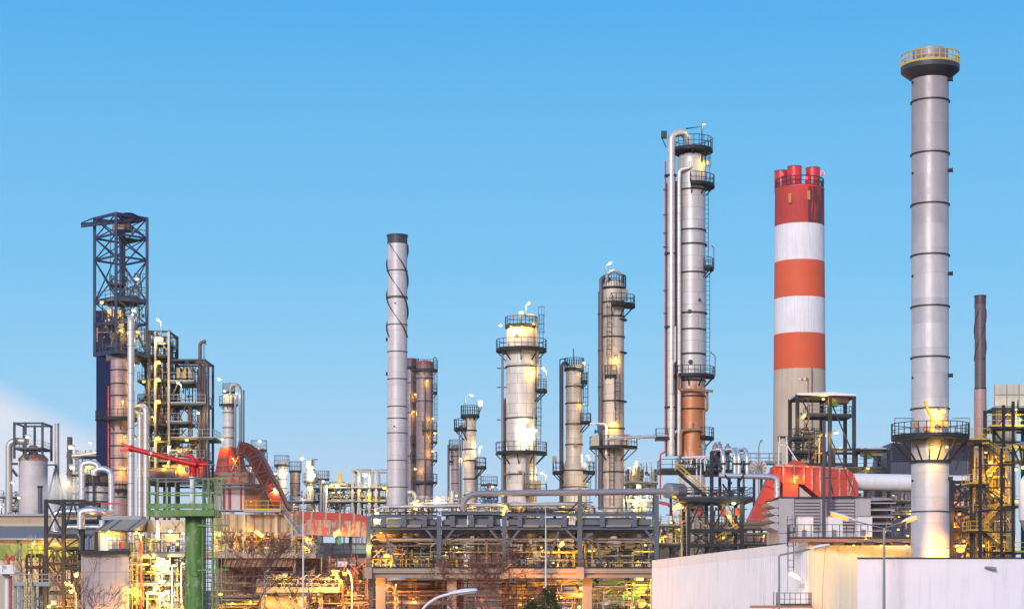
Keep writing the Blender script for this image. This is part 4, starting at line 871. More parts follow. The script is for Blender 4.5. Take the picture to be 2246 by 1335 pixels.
for k in range(16):
    px = rnd.uniform(1752,1800); py = rnd.uniform(950,1000); pipe(t, [(x(px),263,z(1018)),(x(px),263,z(py)),(x(px+rnd.uniform(5,16)),263,z(py))], rnd.uniform(.08,.2), rnd.choice((M.cream,M.galv,M.brown,M.steelg)), .3, 8)
for k in range(8): valve(t, (x(rnd.uniform(1752,1800)),262.5,z(rnd.uniform(940,1005))), .3, rnd.choice((M.brown,M.steelg)))
MB().bar((x(1770),260.4,z(1010)),(x(1770),260.4,z(960)),.2).build('post', M.purple, t)
fine(t, v, 1748, 1815, 935, 1016, .5, 6, 581, 80, M.steel, .06, .15); fine(t, v, 1748, 1815, 940, 1016, .5, 6, 582, 30, M.cream, .06, .13)
t2 = T('windsock', 'small red and white striped windsock on a thin pole above the gantry', 'windsock', v.p(1775,862,1))
MB().bar(v.p(1775,930,1), v.p(1775,828,1), .12).build('pole', M.pipeb, t2)
for k, (a, b) in enumerate(((1775,1770),(1770,1765),(1765,1760),(1760,1755))): MB().xlathe(v.p(a-.6,829.5,1), (-1,0,0), [(.26-k*.025,0),(.24-k*.025,v.l(a-b))], 10).build('sleeve', M.redp if k%2 == 0 else M.white, t2)
t = T('low_gantry', 'lower dark steel gantry with pale hipped roof beside the tall gantry', 'gantry', (x(1890),262,0))
frame(t, [x(1823),x(1892),x(1943)], [260,267], [z(1035),z(988)], .45, M.steel, brace=[(1,z(1035),z(988),'\\')])
MB().add([(x(1880),259.5,z(987)),(x(1945),259.5,z(987)),(x(1945),267.5,z(987)),(x(1880),267.5,z(987)),(x(1888),262,z(979)),(x(1925),262,z(978)),(x(1925),265,z(978)),(x(1888),265,z(979))],[(0,1,5,4),(1,2,6,5),(2,3,7,6),(3,0,4,7),(4,5,6,7)]).build('roof', M.white, t, ang=0)
MB().box(x(1892), x(1935), 261, 264, z(999), z(989)).build('hoist_beam', M.cream, t, ang=0); MB().box(x(1895), x(1908), 260.5, 262, z(1006), z(999.5)).build('hoist', M.vgreen, t)
slab(t, x(1823), x(1943), 260.4, 267, z(1027), .3, M.steel, M.steelg, 'flr', 1.3); lamp(t, v.p(1895,1030,-3), .26, M.gy); lamp(t, v.p(1835,985,-3), .2, M.gy)

# ---- grey louvred hall behind the stack
v = V(330); z, x = v.z, v.x
m_cor = grid('dark_corrugated', (.062,.066,.105), .55, 60, 0, .55, .55, 0, .2, msize=.08)
t = T('cooling_hall', 'dark blue-grey corrugated hall with stepped louvred roof behind the metal stack', 'building', (x(2040),335,0))
MB().add([(x(1946),330,0),(x(2190),330,0),(x(2190),330,z(1008)),(x(1946),330,z(1013)),(x(1946),350,0),(x(2190),350,0),(x(2190),350,z(1008)),(x(1946),350,z(1013))],[(0,1,2,3),(1,5,6,2),(5,4,7,6),(4,0,3,7),(3,2,6,7)]).build('wall', m_cor, t, ang=0)
MB().add([(x(1956),331,z(1010)),(x(2190),331,z(1006)),(x(2190),333,z(965)),(x(1962),333,z(968)),(x(1956),348,z(1010)),(x(2190),348,z(1006)),(x(2190),348,z(965)),(x(1962),348,z(968))],[(0,1,2,3),(1,5,6,2),(4,0,3,7),(3,2,6,7),(5,4,7,6)]).build('roof', m_cor, t, ang=0)
for k in range(9): MB().bar((x(1960),331+k*.2-.15,z(1004-k*4.3)),(x(2190),331+k*.2-.15,z(1001-k*4.3)),.25,.12).build('louver', M.dgrey, t, ang=0)
for k in range(9): MB().box(x(2075+k*8), x(2081+k*8), 336, 338, z(966), z(952)).build('roof_vent', M.steelg, t, ang=0)

# ---- pale pipework between white duct and turbine house
unit('boiler_unit', 'yellow-lit boiler pipework seen under the white duct', 'process unit', 268, 1880, 2000, 1074, 1160, 21, (1100,1130), 8, 1.0, 9, [M.cream,M.alu,M.yellow,M.beige], M.gy)
unit('condensate_unit', 'pipework in a dark X-braced steel frame behind the foot of the metal stack', 'process unit', 232, 2082, 2150, 1055, 1225, 22, (1115,1165), 8, 1.1, 7, [M.brown,M.cream,M.steelg,M.purple,M.pipeb], M.go)
t = bpy.data.objects['condensate_unit']; w = V(228)
frame(t, [w.x(2087),w.x(2143)], [228,240], [w.z(1160),w.z(1115),w.z(1057)], .5, M.steel, brace=[(0,w.z(1115),w.z(1057),'x'),(0,w.z(1225),w.z(1118),'x')])
MB().box(w.x(2128), w.x(2160), 236, 239.9, w.z(1112), w.z(1085)).build('cabinet', M.white, t, ang=0)
for px, py in ((2100,1128),(2127,1180),(2140,1204),(2110,1187),(2104,1205)): lamp(t, w.p(px,py,-1), .24, M.go)
# ================================================================== WHITE BUILDING, PLASTER BUILDING
A = V(200); B = V(160); C = V(163)
ax, bx, ex = A.x(1430), B.x(1772), C.x(2040)
za, zb, zc = A.z(1228), B.z(1186), C.z(1187)
t = T('white_shed', 'large white profiled-sheet shed with sloping eave and railed roof walkway', 'building', (bx,161,0))
def ribwall(t, p, q, zp, zq, pitch, mat, name='wall', depth=.06, hi=0):
    """profiled sheet wall from ground up, real trapezoid ribs"""
    p, q = Vector((p[0],p[1],0)), Vector((q[0],q[1],0)); d = q-p; L = d.length; d.normalize(); nr = Vector((d.y,-d.x,0)); k = int(L/pitch); pr = []
    for i in range(k):
        a = i*L/k; w = L/k
        pr += [(a,0),(a+w*.62,0),(a+w*.72,depth),(a+w*.9,depth)]
    pr.append((L,0)); vs = []
    for a, o in pr:
        b = p+d*a+nr*o; vs += [b, b+Vector((0,0,zp+(zq-zp)*a/L))]
    return MB().add(vs, [(2*i,2*i+2,2*i+3,2*i+1) for i in range(len(pr)-1)]).build(name, mat, t, ang=0)
ribwall(t, (ax,200), (bx,160), za-.9, zb-.9, .42, M.sheet, depth=.04)
ribwall(t, (bx,160), (ex,163), zb-.35, zc-.35, 1.0, M.creamsh, depth=.02)
MB().add([(ax,199.9,za-.9),(bx,159.85,zb-.9),(bx,159.85,zb),(ax,199.9,za),(ax+.4,200.4,za-.9),(bx+.4,160.2,zb-.9),(bx+.4,160.2,zb),(ax+.4,200.4,za)],[(0,1,2,3),(3,2,6,7),(0,4,5,1),(1,5,6,2),(0,3,7,4)]).build('fascia', M.sheet, t, ang=0)
MB().add([(ax+.1,200,za-.05),(bx+.1,160.2,zb-.05),(ex,163.2,zc-.05),(ex+4,200,zc-.3)],[(0,1,2,3)]).build('roof', M.sheet, t, ang=0)
MB().bar((bx+.05,159.9,0),(bx+.05,159.9,zb-.3),.12).build('corner_trim', M.creamsh, t, ang=0)
# roof walkway
d = MB().box(B.x(1728), ex, 158.7, 160.1, zb-.1, zb+.16).build('walkway', M.brown, t, ang=0)
rail(d, [(B.x(1728),158.8,zb+.16),(ex-.2,158.8,zb+.16)], M.steelg, 1.25, .62, .06); rail(d, [(B.x(1728),158.8,zb+.16),(B.x(1728),160,zb+.16)], M.steelg, 1.25, .6, .06)
for px in (1785,1835,1900,1962): MB().box(B.x(px)-.45, B.x(px)+.45, 158.9, 159.8, zb-.35, zb-.11).build('walkway_bracket', M.pipeb, d, ang=0)
for k, (a, b) in enumerate(((1754,1787),(1820,1852),(1885,1917))): 
    o = MB().box(B.x(a), B.x(b), 160.8, 162, zb, B.z(1131)).build('roof_cabinet', M.white, t, ang=0); MB().box(B.x(a)-.05, B.x(b)+.05, 160.7, 162.1, B.z(1131), B.z(1129.5)).build('cabinet_lid', M.galv, o, ang=0)
    MB().box(B.x(a+8), B.x(a+18), 160.74, 160.79, B.z(1175), B.z(1160)).build('cabinet_vent', M.galv, o, ang=0)
ladder(t, B.x(1733), 159.6, B.z(1250), zb+1.2, M.steelg, True, .5, -1)
tubelamp(t, B.p(1727,1257,-1.0), B.p(1750,1269,-1.0), .10, M.gw); lamp(t, B.p(1738,1259,-1.0), .14, M.gws)
for px, py in ((1996,1174),(1975,1160),(1945,1165),(1905,1178)): lamp(t, B.p(px,py,.9), .13, M.gy)
for px in (1985,1930,1870): lamp(t, B.p(px,1196,-.55), .13, M.gy)
# escape landing low on the wall
d = MB().box(B.x(1640), B.x(1768), 156.6, 158.6, B.z(1331), B.z(1326.5)).build('landing', M.brown, t, ang=0)
rail(d, [(B.x(1697),158.4,B.z(1326.5)),(B.x(1697),156.7,B.z(1326.5)),(B.x(1766),156.7,B.z(1326.5)),(B.x(1766),158.4,B.z(1326.5))], M.steelg, 1.1, .5, .05)
for px in (1690,1700): MB().bar(B.p(px,1345,-2), B.p(px,1290 if px == 1700 else 1298,-2), .06).build('landing_post', M.steelg, t, ang=0)
MB().tube([B.p(1725,1245,-.9), B.p(1724,1300,-.6)], .02, 6).build('cable', M.steelg, t); MB().tube([B.p(1808,1200,-.5), B.p(1802,1290,-.5), B.p(1801,1340,-.5)], .02, 6).build('cable', M.steelg, t)

v = V(100); z, x = v.z, v.x
t = T('plaster_building', 'plain lavender plaster building with thin black roof edge and a spout', 'building', (x(2100),100,0))
q0, q1 = x(1881), x(2900)
MB().prism([(q0,100,0),(q1,100,0),(q1,108,0),(q0+1.8,108,0)],(0,0,z(1224))).build('wall', M.plaster, t, ang=0); MB().prism([(q0-.05,99.9,z(1223.8)),(q1,99.9,z(1223.8)),(q1,108.1,z(1223.8)),(q0+1.75,108.1,z(1223.8))],(0,0,v.l(2.3))).build('roof_edge', M.black, t, ang=0)
MB().tube([(x(2161),100.05,z(1244)),(x(2166),99.75,z(1244)),(x(2181),99.6,z(1246))], .075, 14).build('spout', M.galv, t)

# ================================================================== YELLOW STAIR TOWER AND BOILER BLOCK
v = V(205); z, x = v.z, v.x
t = T('yellow_stair_tower', 'dark steel stair tower with zigzag yellow-railed flights', 'stair tower', (x(2190),205,0))
for px in (2150,2222):
    for y in (205,209): MB().ibeam((x(px),y,0),(x(px),y,z(965 if px == 2150 else 880)),.3,.3).build('leg', M.steel, t, ang=0)
for y in (970,1020,1069,1118,1166,1210):
    MB().bar((x(2150),205,z(y)),(x(2222),205,z(y)),.16).build('beam', M.steel, t, ang=0); MB().bar((x(2150),209,z(y)),(x(2222),209,z(y)),.16).build('beam', M.steel, t, ang=0)
fl = [(968,1012,1),(1058,1012,0),(1062,1106,1),(1160,1106,0),(1164,1208,1)]
for k, (yh, yl, down) in enumerate(fl):
    if down: stair(t, v.p(2216,max(yh,yl),1.2), v.p(2160,min(yh,yl),1.2), 1.1, M.steelg, M.yellow)
    else: stair(t, v.p(2172,max(yh,yl),2.6), v.p(2220,min(yh,yl),2.6), 1.1, M.steelg, M.yellow)
for y, a, b in ((1060,2128,2172),(1163,2130,2172),(1010,2205,2246),(1108,2205,2246),(1210,2205,2252)): slab(t, x(a), x(b), 205.4, 209, z(y), .2, M.steel, M.yellow, 'fl', 1.1, 'landing')
for p, q in (((2180,1000),(2210,1058)),((2160,1030),(2165,1060)),((2200,1120),(2222,1150)),((2190,1120),(2212,1160)),((2152,1070),(2164,1110)),((2164,1070),(2152,1110))): MB().bar(v.p(*p,-.1), v.p(*q,-.1), .12).build('brace', M.steelg, t, ang=0)
for px, py, q in ((2180,1012,.24),(2191,1000,.16),(2184,1082,.2),(2237,1097,.28),(2190,1184,.22),(2236,1027,.3),(2180,1040,.2),(2205,1140,.2),(2165,1195,.18),(2230,1190,.22),(2170,990,.18),(2200,1070,.18)): lamp(t, v.p(px,py,1.5), q, M.gy)
d = slab(t, x(2085), x(2165), 203.5, 207, z(966), .3, M.steel, M.yellow, 'f', 1.25, 'walkway'); MB().bar(v.p(2088,1000,0), v.p(2150,970,0), .2).build('brace', M.steelg, d, ang=0); MB().bar(v.p(2120,968,0), v.p(2095,1030,0), .2).build('brace', M.steelg, d, ang=0)
fine(t, v, 2152, 2246, 975, 1220, 2.5, 8, 591, 60, M.steelg, .06, .14); fine(t, v, 2152, 2246, 985, 1220, 2, 8, 592, 90, M.yellow, .05, .1); fine(t, v, 2152, 2246, 1000, 1220, 3, 8, 593, 80, M.beige, .05, .12)
v = V(214); z, x = v.z, v.x
t = T('boiler_block', 'cream panelled boiler block on braced dark legs with yellow railed gallery', 'boiler house', (x(2225),216,0))
MB().prism([(x(2180),214,z(895)),(x(2300),214,z(895)),(x(2300),224,z(895)),(x(2180)*224/214+.1,224,z(895))],(0,0,z(843)-z(895))).build('panel_block', M.block, t, ang=0)
MB().prism([(x(2192),216,4),(x(2238),216,4),(x(2238),224,4),(x(2192)*224/216+.1,224,4)],(0,0,z(895.3)-4)).build('core', M.block, t, ang=0)
frame(t, [x(2178),x(2262)], [213.6,217.6], [z(970),z(942),z(897)], .36, M.steel, brace=[(0,z(942),z(897),'a'),(0,z(1000),z(944),'v')])
slab(t, x(2162), x(2300), 211.8, 213.4, z(938), .22, M.steel, M.yellow, 'fl', 1.35, 'gallery'); lamp(t, v.p(2213,903,-3), .16, M.gws); MB().tube([v.p(2219,898,-2.6),v.p(2219,880,-2.6)], [.12,.02], 8).build('finial', M.steel, t)
ladder(t, x(2219), 213, z(970), z(900), M.yellow, False); lamp(t, v.p(2225,925,-2.5), .2, M.gy)
v = V(190); z, x = v.z, v.x
t = T('sheltered_silo', 'white silo under a small grey roof beside the yellow stair tower', 'silo', (x(2250),190,0))
MB().add([(x(2214),188,z(977)),(x(2300),188,z(977)),(x(2300),194,z(977)),(x(2214),194,z(977)),(x(2240),190,z(968)),(x(2290),190,z(968)),(x(2290),192,z(968)),(x(2240),192,z(968))],[(0,1,5,4),(1,2,6,5),(2,3,7,6),(3,0,4,7),(4,5,6,7),(3,2,1,0)]).build('roof', M.galv, t, ang=0)
shell(t, x(2260), 190.5, [(v.l(22),z(1140)),(v.l(22),z(1055)),(v.l(10),z(1040))], M.white, 28, 'silo_body'); shell(t, x(2260), 190.5, [(v.l(5),0),(v.l(8),z(1170)),(v.l(21),z(1140.2))], M.beige, 24, 'silo_cone')
for px in (2220,2236): MB().bar((x(px),190,z(977)),(x(2246),190,z(1040)),.16).build('strut', M.steel, t, ang=0)
for px in (2217,2290): MB().bar((x(px),193.6,0),(x(px),193.6,z(977)),.25).build('leg', M.steel, t, ang=0)
lamp(t, v.p(2232,1028,-2), .25, M.gy)

# ================================================================== STREET LAMPS
def head(t, p, d, L, r, mat, lit):
    """cobra-head luminaire: housing with a lens below"""
    p, d = V3(p), V3(d).normalized(); s = Vector((-d.y,d.x,0)); s = s.normalized() if s.length > .01 else Vector((0,1,0)); u = s.cross(d).normalized()
    if u.z < 0: u = -u
    pr = [(0,.35,.5),(.25,.9,.9),(.6,1,1),(.92,.85,.7),(1,.5,.4)]; vs = []; fs = []
    for q, w, h in pr:
        b = p+d*L*q
        for k in range(8):
            a = math.pi*k/7; vs.append(b+s*math.cos(a)*r*w+u*math.sin(a)*r*h*.75)
    for i in range(4):
        for k in range(7): fs.append((i*8+k,i*8+k+1,(i+1)*8+k+1,(i+1)*8+k))
        fs.append((i*8+7,i*8,(i+1)*8,(i+1)*8+7))
    fs += [tuple(range(8)), tuple(range(39,31,-1))]
    o = MB().add(vs, fs).build('lamp_head', mat, t)
    if lit: glim(o, p+d*L*.6-u*r*2, .25, M.gof)
    MB().prism([p+d*L*.3+s*r*.7-u*r*.08, p+d*L*.93+s*r*.6-u*r*.08, p+d*L*.93-s*r*.6-u*r*.08, p+d*L*.3-s*r*.7-u*r*.08], -u*r*(.75 if lit else .35)).build('lens', M.gof if lit else M.galv, o)
v = V(96); z, x = v.z, v.x
t = T('twin_street_lamp', 'double-armed street lamp with both heads glowing orange before the metal stack', 'street lamp', (x(1939),96,0))
MB().tube([(x(1939),96,0),(x(1939),96,z(1158))], [.11,.06], 12).build('post', M.galv, t); MB().tube([v.p(1876,1142), v.p(1938,1158), v.p(1985,1142)], .035, 8).build('arm', M.galv, t)
head(t, v.p(1878,1142), (-1,-.05,.33), v.l(62), .17, M.white, True); head(t, v.p(1978,1145), (1,-.05,.42), v.l(36), .17, M.white, True)
v = V(110); z, x = v.z, v.x
t = T('street_lamp', 'unlit single-arm street lamp standing against the white shed', 'street lamp', (x(1709),110,0))
MB().tube([(x(1709),110,0),(x(1709),110,z(1218)),(x(1712),110,z(1216)),v.p(1778,1203)], .06, 10, er=.15).build('post', M.galv, t); head(t, v.p(1775,1203), (1,-.05,.2), v.l(46), .19, M.white, False)
v = V(78); z, x = v.z, v.x
t = T('curved_street_lamp', 'unlit street lamp on a curved arm rising in front of the reddish bare tree', 'street lamp', (x(918),78,0))
MB().tube([(x(918),78,0),v.p(920,1345),v.p(935,1325),v.p(960,1308),v.p(990,1301)], .06, 10, er=.3).build('post', M.white, t); head(t, v.p(985,1302), (1,-.05,.13), v.l(63), .21, M.white, False)
def post_lamp(name, label, D, px, ybase, ytop, hx, hy, gm, L=14, mat=None):
    v = V(D); t = T(name, label, 'lamp post', (v.x(px),D,0), None)
    MB().tube([(v.x(px),D,0),v.p(px,ytop+14),v.p(px+(hx-px)*.25,ytop+3),v.p(hx,hy)], .08, 8, er=.3).build('post', mat or M.galv, t)
    q = 1 if hx > px else -1
    o = MB().bar(v.p(hx,hy-1), v.p(hx+q*L,hy-L*.62-1), .5, .18).build('lamp_head', M.galv, t); glim(o, v.p(hx+q*L/2,hy+4,-.4), .2, gm); MB().bar(v.p(hx+q*2,hy+.2,-.1), v.p(hx+q*(L-1),hy-L*.62+2,-.1), .34, .2).build('lens', gm, o)
    return t
post_lamp('slanted_lamp', 'slanted unlit street lamp before the pipe decks, short arm', 195, 581, 1335, 1253, 583, 1253, M.galv, 8)
post_lamp('slanted_lamp', 'slanted unlit street lamp beside the tall white flagpole', 195, 677, 1335, 1254, 680, 1255, M.galv, 8)
t = post_lamp('orange_lamp', 'blazing orange sodium lamp post behind the bare shrubs', 212, 752, 1335, 1272, 740, 1262, M.go, 5, M.redp); lamp(t, V(212).p(736,1257,-.6), .42, M.gsod)
t = post_lamp('orange_lamp', 'white lamp post with orange lamp next to the blazing one', 213, 772, 1335, 1262, 766, 1252, M.gy, 5, M.white); lamp(t, V(213).p(757,1259,-.6), .3, M.gsod)
t = post_lamp('orange_lamp', 'orange sodium lamp before the lilac panel wall and bare tree', 199, 168, 1335, 1295, 160, 1285, M.go, 4); lamp(t, V(199).p(151,1281,-.6), .32, M.gsod); lamp(t, V(199).p(158,1298,-.4), .26, M.gy)
t = post_lamp('orange_lamp', 'red-orange sodium lamp glowing behind the dark pine', 210, 1208, 1335, 1300, 1204, 1296, M.go, 3); lamp(t, V(210).p(1202,1293,-1), .32, M.gsod)

# thin masts
for nm, lb, D, px, y0 in (('flagpole','tall thin white pole standing before the red duct and brown decks',150,665,1010),('lightning_rod','thin white rod standing before the pipe rack and red lamp',150,1197,1106)):
    v = V(D); t = T(nm, lb, 'pole', (v.x(px),D,0)); MB().tube([(v.x(px),D,0),v.p(px,1200),v.p(px,y0)], [.10,.06,.02], 8).build('pole', M.white, t); MB().cbox((v.x(px),D,.15), .5, .5, .3).build('foot', M.conc, t)
# ================================================================== BLUE HEADFRAME TOWER AND REACTOR
v = V(290); z, x = v.z, v.x
cx, cy = x(265), 290; hd = v.l(57.5)
t = T('headframe_tower', 'tall blue steel lattice tower with crane beam on its top', 'steel tower', (cx,cy,0))
cor = [(cx-hd,cy),(cx+.15,cy-hd),(cx+hd,cy),(cx-.4,cy+hd)]
for k, (a, b) in enumerate(cor): MB().ibeam((a,b,z(782)),(a,b,z(477)),.42,.42).build('leg', M.blue, t, ang=0)
LV = [480,523,571,663,712,779]
for i in range(4):
    a, b = cor[i], cor[(i+1)%4]
    for y in LV: MB().bar((a[0],a[1],z(y)),(b[0],b[1],z(y)),.26,.45 if y in (480,663,779) else .3).build('beam', M.blue, t, ang=0)
    for y0, y1, kind in ((480,523,'x'),(523,571,'x'),(571,663,'x'),(663,712,'/'),(712,779,'v')):
        p, q = Vector((a[0],a[1],0)), Vector((b[0],b[1],0)); m0 = p.lerp(q,.5)
        seg = {'x': [(p,y0,q,y1),(q,y0,p,y1)], '/': [(p,y0,q,y1)], 'v': [(p,y1,m0,y0),(q,y1,m0,y0)]}[kind]
        for u, ya, w, yb in seg: MB().bar((u.x,u.y,z(ya)),(w.x,w.y,z(yb)),.16).build('brace', M.blue, t, ang=0)
for y in (663,779,527):
    if y == 527: MB().add([(cx+.3,cy-hd*.9,z(y)),(cx+hd*.95,cy,z(y)),(cx,cy+hd*.9,z(y)),(cx,cy,z(y))],[(0,1,2,3)]).build('deck', M.steel, t, ang=0)
    else: MB().prism([(a,b,z(y)+.1) for a, b in cor],(0,0,.1)).build('deck', M.steel, t, ang=0)
    pts = [Vector((a,b,z(y)+.2)) for a, b in cor]
    rail(t, (pts[1:3] if y == 527 else pts[0:3]), M.blue, 1.3, 1.5, .08)
# crane beam, hoist, roof plate
MB().ibeam(v.p(181,497,-1), v.p(312,483,-1), .5, .6).build('crane_beam', M.blue, t, ang=0); MB().bar(v.p(182,492,-1), v.p(208,479,-.5), .2).build('beam_stay', M.blue, t, ang=0)
MB().bar(v.p(182,492,0), v.p(182,498,0), .3).build('beam_end', M.blue, t)
MB().xlathe(v.p(285,488,0), (0,1,0), [(v.l(30),-3),(v.l(30),3)], 30)
m = MB(); n = 8
for i in range(n+1):
    a = math.pi*(.25+.5*i/n); m.v += [(x(288)+v.l(34)*math.cos(a), cy-2.5, z(503)+v.l(30)*math.sin(a)),(x(288)+v.l(34)*math.cos(a), cy+2.5, z(503)+v.l(30)*math.sin(a))]
m.f += [(2*i,2*i+2,2*i+3,2*i+1) for i in range(n)]; m.build('roof_plate', M.steel, t)
MB().box(x(251), x(288), cy-1.5, cy+1.5, z(507), z(496)).build('hoist_trolley', M.brown, t, ang=0); MB().box(x(260), x(282), cy-1, cy+1, z(500), z(489)).build('hoist_motor', M.pipeb, t, ang=0)
MB().tube([(x(242),cy,z(505)),(x(242),cy,z(640))], .05, 6).build('hoist_cable', M.steel, t)
shell(t, x(264), cy+.8, [(v.l(5.5),z(660)),(v.l(5.5),z(640)),(v.l(3.8),z(625)),(v.l(3.8),z(540)),(v.l(6),z(530)),(v.l(6),z(506))], M.dgrey, 18, 'guide_stem')
ladder(t, x(270), cy+.2, z(660), z(530), M.steel, True); ladder(t, x(250), cy+3, z(655), z(530), M.blue, False)
for k, (px, py) in enumerate(((258,612),(290,640),(279,690),(250,700))): slab(t, x(px-12), x(px+14), cy-1.5, cy+1.5, z(py+14), .2, M.steel, M.steelg, 'flr', 1.2)
for px in (283,290,300): vpipe(t, v, [(px,700,1),(px,625,1)], 1.6, M.galv)
for px, py in ((262,690),(268,720),(255,740),(275,750),(248,690)): MB().cbox((x(px),cy-1,z(py)), 1.1, 1, 1.1).build('equipment_box', M.steelg if px%2 else M.beige, t)
for px, py, q, g in ((309,620,.34,M.gw),(233,671,.34,M.gy),(302,688,.34,M.gw),(275,731,.32,M.gy),(311,735,.32,M.gy)): lamp(t, v.p(px,py,-3.2), q, g)
MB().box(x(240), x(300), cy-2.5, cy+2.5, z(795), z(782)).build('base_girder', M.purple, t, ang=0)

fine(t, v, 240, 318, 600, 662, -2, 2, 601, 40, M.blue, .08, .16); fine(t, v, 215, 318, 668, 778, -2.5, 2.5, 602, 90, M.steel, .08, .18); fine(t, v, 215, 318, 680, 778, -2.5, 2, 603, 30, M.beige, .08, .15)
# navy slab tower behind it
w = V(300); t = T('navy_tower', 'flat dark navy sheet-clad slab tower behind the blue lattice tower', 'tower', (w.x(227),300,0))
MB().box(w.x(211), w.x(262), 300, 306, 0, w.z(683)).build('cladding', M.navy, t, ang=0); MB().box(w.x(210.5), w.x(262.5), 299.9, 306.1, w.z(683), w.z(681)).build('parapet', M.blue, t, ang=0)
# reactor
t, v, cx, cy, r = col('reactor_column', 'pinkish brown riveted-look reactor shaft under the lattice tower', 'reactor', 288, 243, 281, 792, clad('shell_reactor', (.44,.29,.27), 1.3, 1.55, 1.3, .1, .5, .42, .5), (812,842,868,951,978,1005,1032,1062,1090))
z = v.z
d = ringdeck(t, cx, cy, r, v.l(52), -200, 20, z(920), h=1.35); lamp(t, v.p(277,883,-2.6), .2, M.gy, [v.p(279,905,-2.6),v.p(277,884,-2.6)]); lamp(t, v.p(280,960,-2.2), .22, M.gy); lamp(t, v.p(279,1030,-2.2), .26, M.gy)
vpipe(t, v, [(245,1110,-2.4),(245,850,-2.4)], 1.4, M.redp); ringdeck(t, cx, cy, r, v.l(28), -180, 10, z(1075), h=1.3)
# white riser pipes beside it
v = V(283); z, x = v.z, v.x
t = T('riser_pipe', 'straight white clad riser pipe climbing in front of the lattice tower', 'pipe', (x(287.5),283,0)); vpipe(t, v, [(287.5,1335,0),(287.5,702,0),(287.5,694,1.2),(282,690,2.5)], 7.6, M.pipecl, .6, 18, 'pipe_run')
for y in (725,760,820,880,940,1000,1060): MB().lathe(x(287.5), 283, [(v.l(7.9),z(y)),(v.l(7.9),z(y)+.1)], 18).build('band', M.pipeg, t)
t = T('riser_pipe', 'narrower clad pipe arching over from the reactor, inner of two', 'pipe', (x(305),284,0)); vpipe(t, v, [(305,1335,.8),(305,908,.8),(296,900,2),(288,904,3)], 6.4, M.pipecl, .8, 18, 'pipe_run')
t = T('riser_pipe', 'wider clad pipe arching over from the reactor, outer of two', 'pipe', (x(320),283,0)); vpipe(t, v, [(320,1335,0),(320,893,0),(305,888,1.2),(292,890,2.5)], 6.4, M.pipecl, 1.2, 18, 'pipe_run')

# ---- stair and lift frame
v = V(292); z, x = v.z, v.x
t = T('stair_tower', 'pale lamp-lit steel stair frame rising beside the lattice tower', 'steel structure', (x(340),292,0))
frame(t, [x(327),x(342.5),x(371)], [292,299], [z(y) for y in (1060,1010,968,930,882,832,779,727)], .4, M.steelg, brace=[(1,z(779),z(727),'\\'),(0,z(832),z(779),'x'),(0,z(882),z(832),'/'),(0,z(930),z(882),'\\')])
for y in (779,832,882,930,968,1010): slab(t, x(298), x(371), 293, 299, z(y), .3, M.steel, M.galv, 'fl', 1.3)
slab(t, x(327), x(371), 293, 299, z(750), .2, M.galv, M.galv, 'flr', 1.3)
ys = [1058,1010,968,930,882,832,779]
for k, (a, b) in enumerate(zip(ys, ys[1:])):
    if k%2: stair(t, v.p(332,a,.6), v.p(300,b,.6), 1, M.steelg, M.steelg)
    else: stair(t, v.p(302,a,2), v.p(334,b,2), 1, M.steelg, M.galv)
for py in (797,835,883,963): tubelamp(t, v.p(342,py,-.7), v.p(354,py,-.7), .2, M.gy)
tubelamp(t, v.p(340,746,-.4), v.p(358,746,-.4), .24, M.gw); lamp(t, v.p(348,703,-.5), .3, M.gw, [v.p(355,740,-.5),v.p(355,706,-.5),v.p(349,704,-.5)], M.galv)
for px, py, q in ((317,838,.3),(361,1022,.24),(296,963,.28),(295,1032,.22),(335,915,.2),(330,1000,.2)): lamp(t, v.p(px,py,-.6), q, M.gy)
rnd = random.Random(31)
for k in range(22):
    px = rnd.uniform(328,368); y0 = rnd.uniform(800,1040); vpipe(t, v, [(px,y0,3+rnd.random()*2),(px,y0-rnd.uniform(20,60),3),(px+rnd.uniform(-14,14),y0-rnd.uniform(20,60),3)], rnd.uniform(1,2.6), rnd.choice((M.galv,M.beige,M.steelg,M.brown)), .5, 8)
for k in range(10): drum(t, v.p(rnd.uniform(330,365),rnd.uniform(845,1050),4), .5, 1.6, rnd.choice((M.brown,M.galv,M.steelg)), name='exchanger')
fine(t, v, 298, 371, 735, 1058, .5, 7, 611, 300, M.steel, .07, .17); fine(t, v, 300, 370, 790, 1055, 2, 7, 612, 60, M.brown, .07, .15)
for px in (341.5,371): MB().bar((x(px),291.7,z(1060)),(x(px),291.7,z(727)),.34).build('front_post', M.galv, t, ang=0)
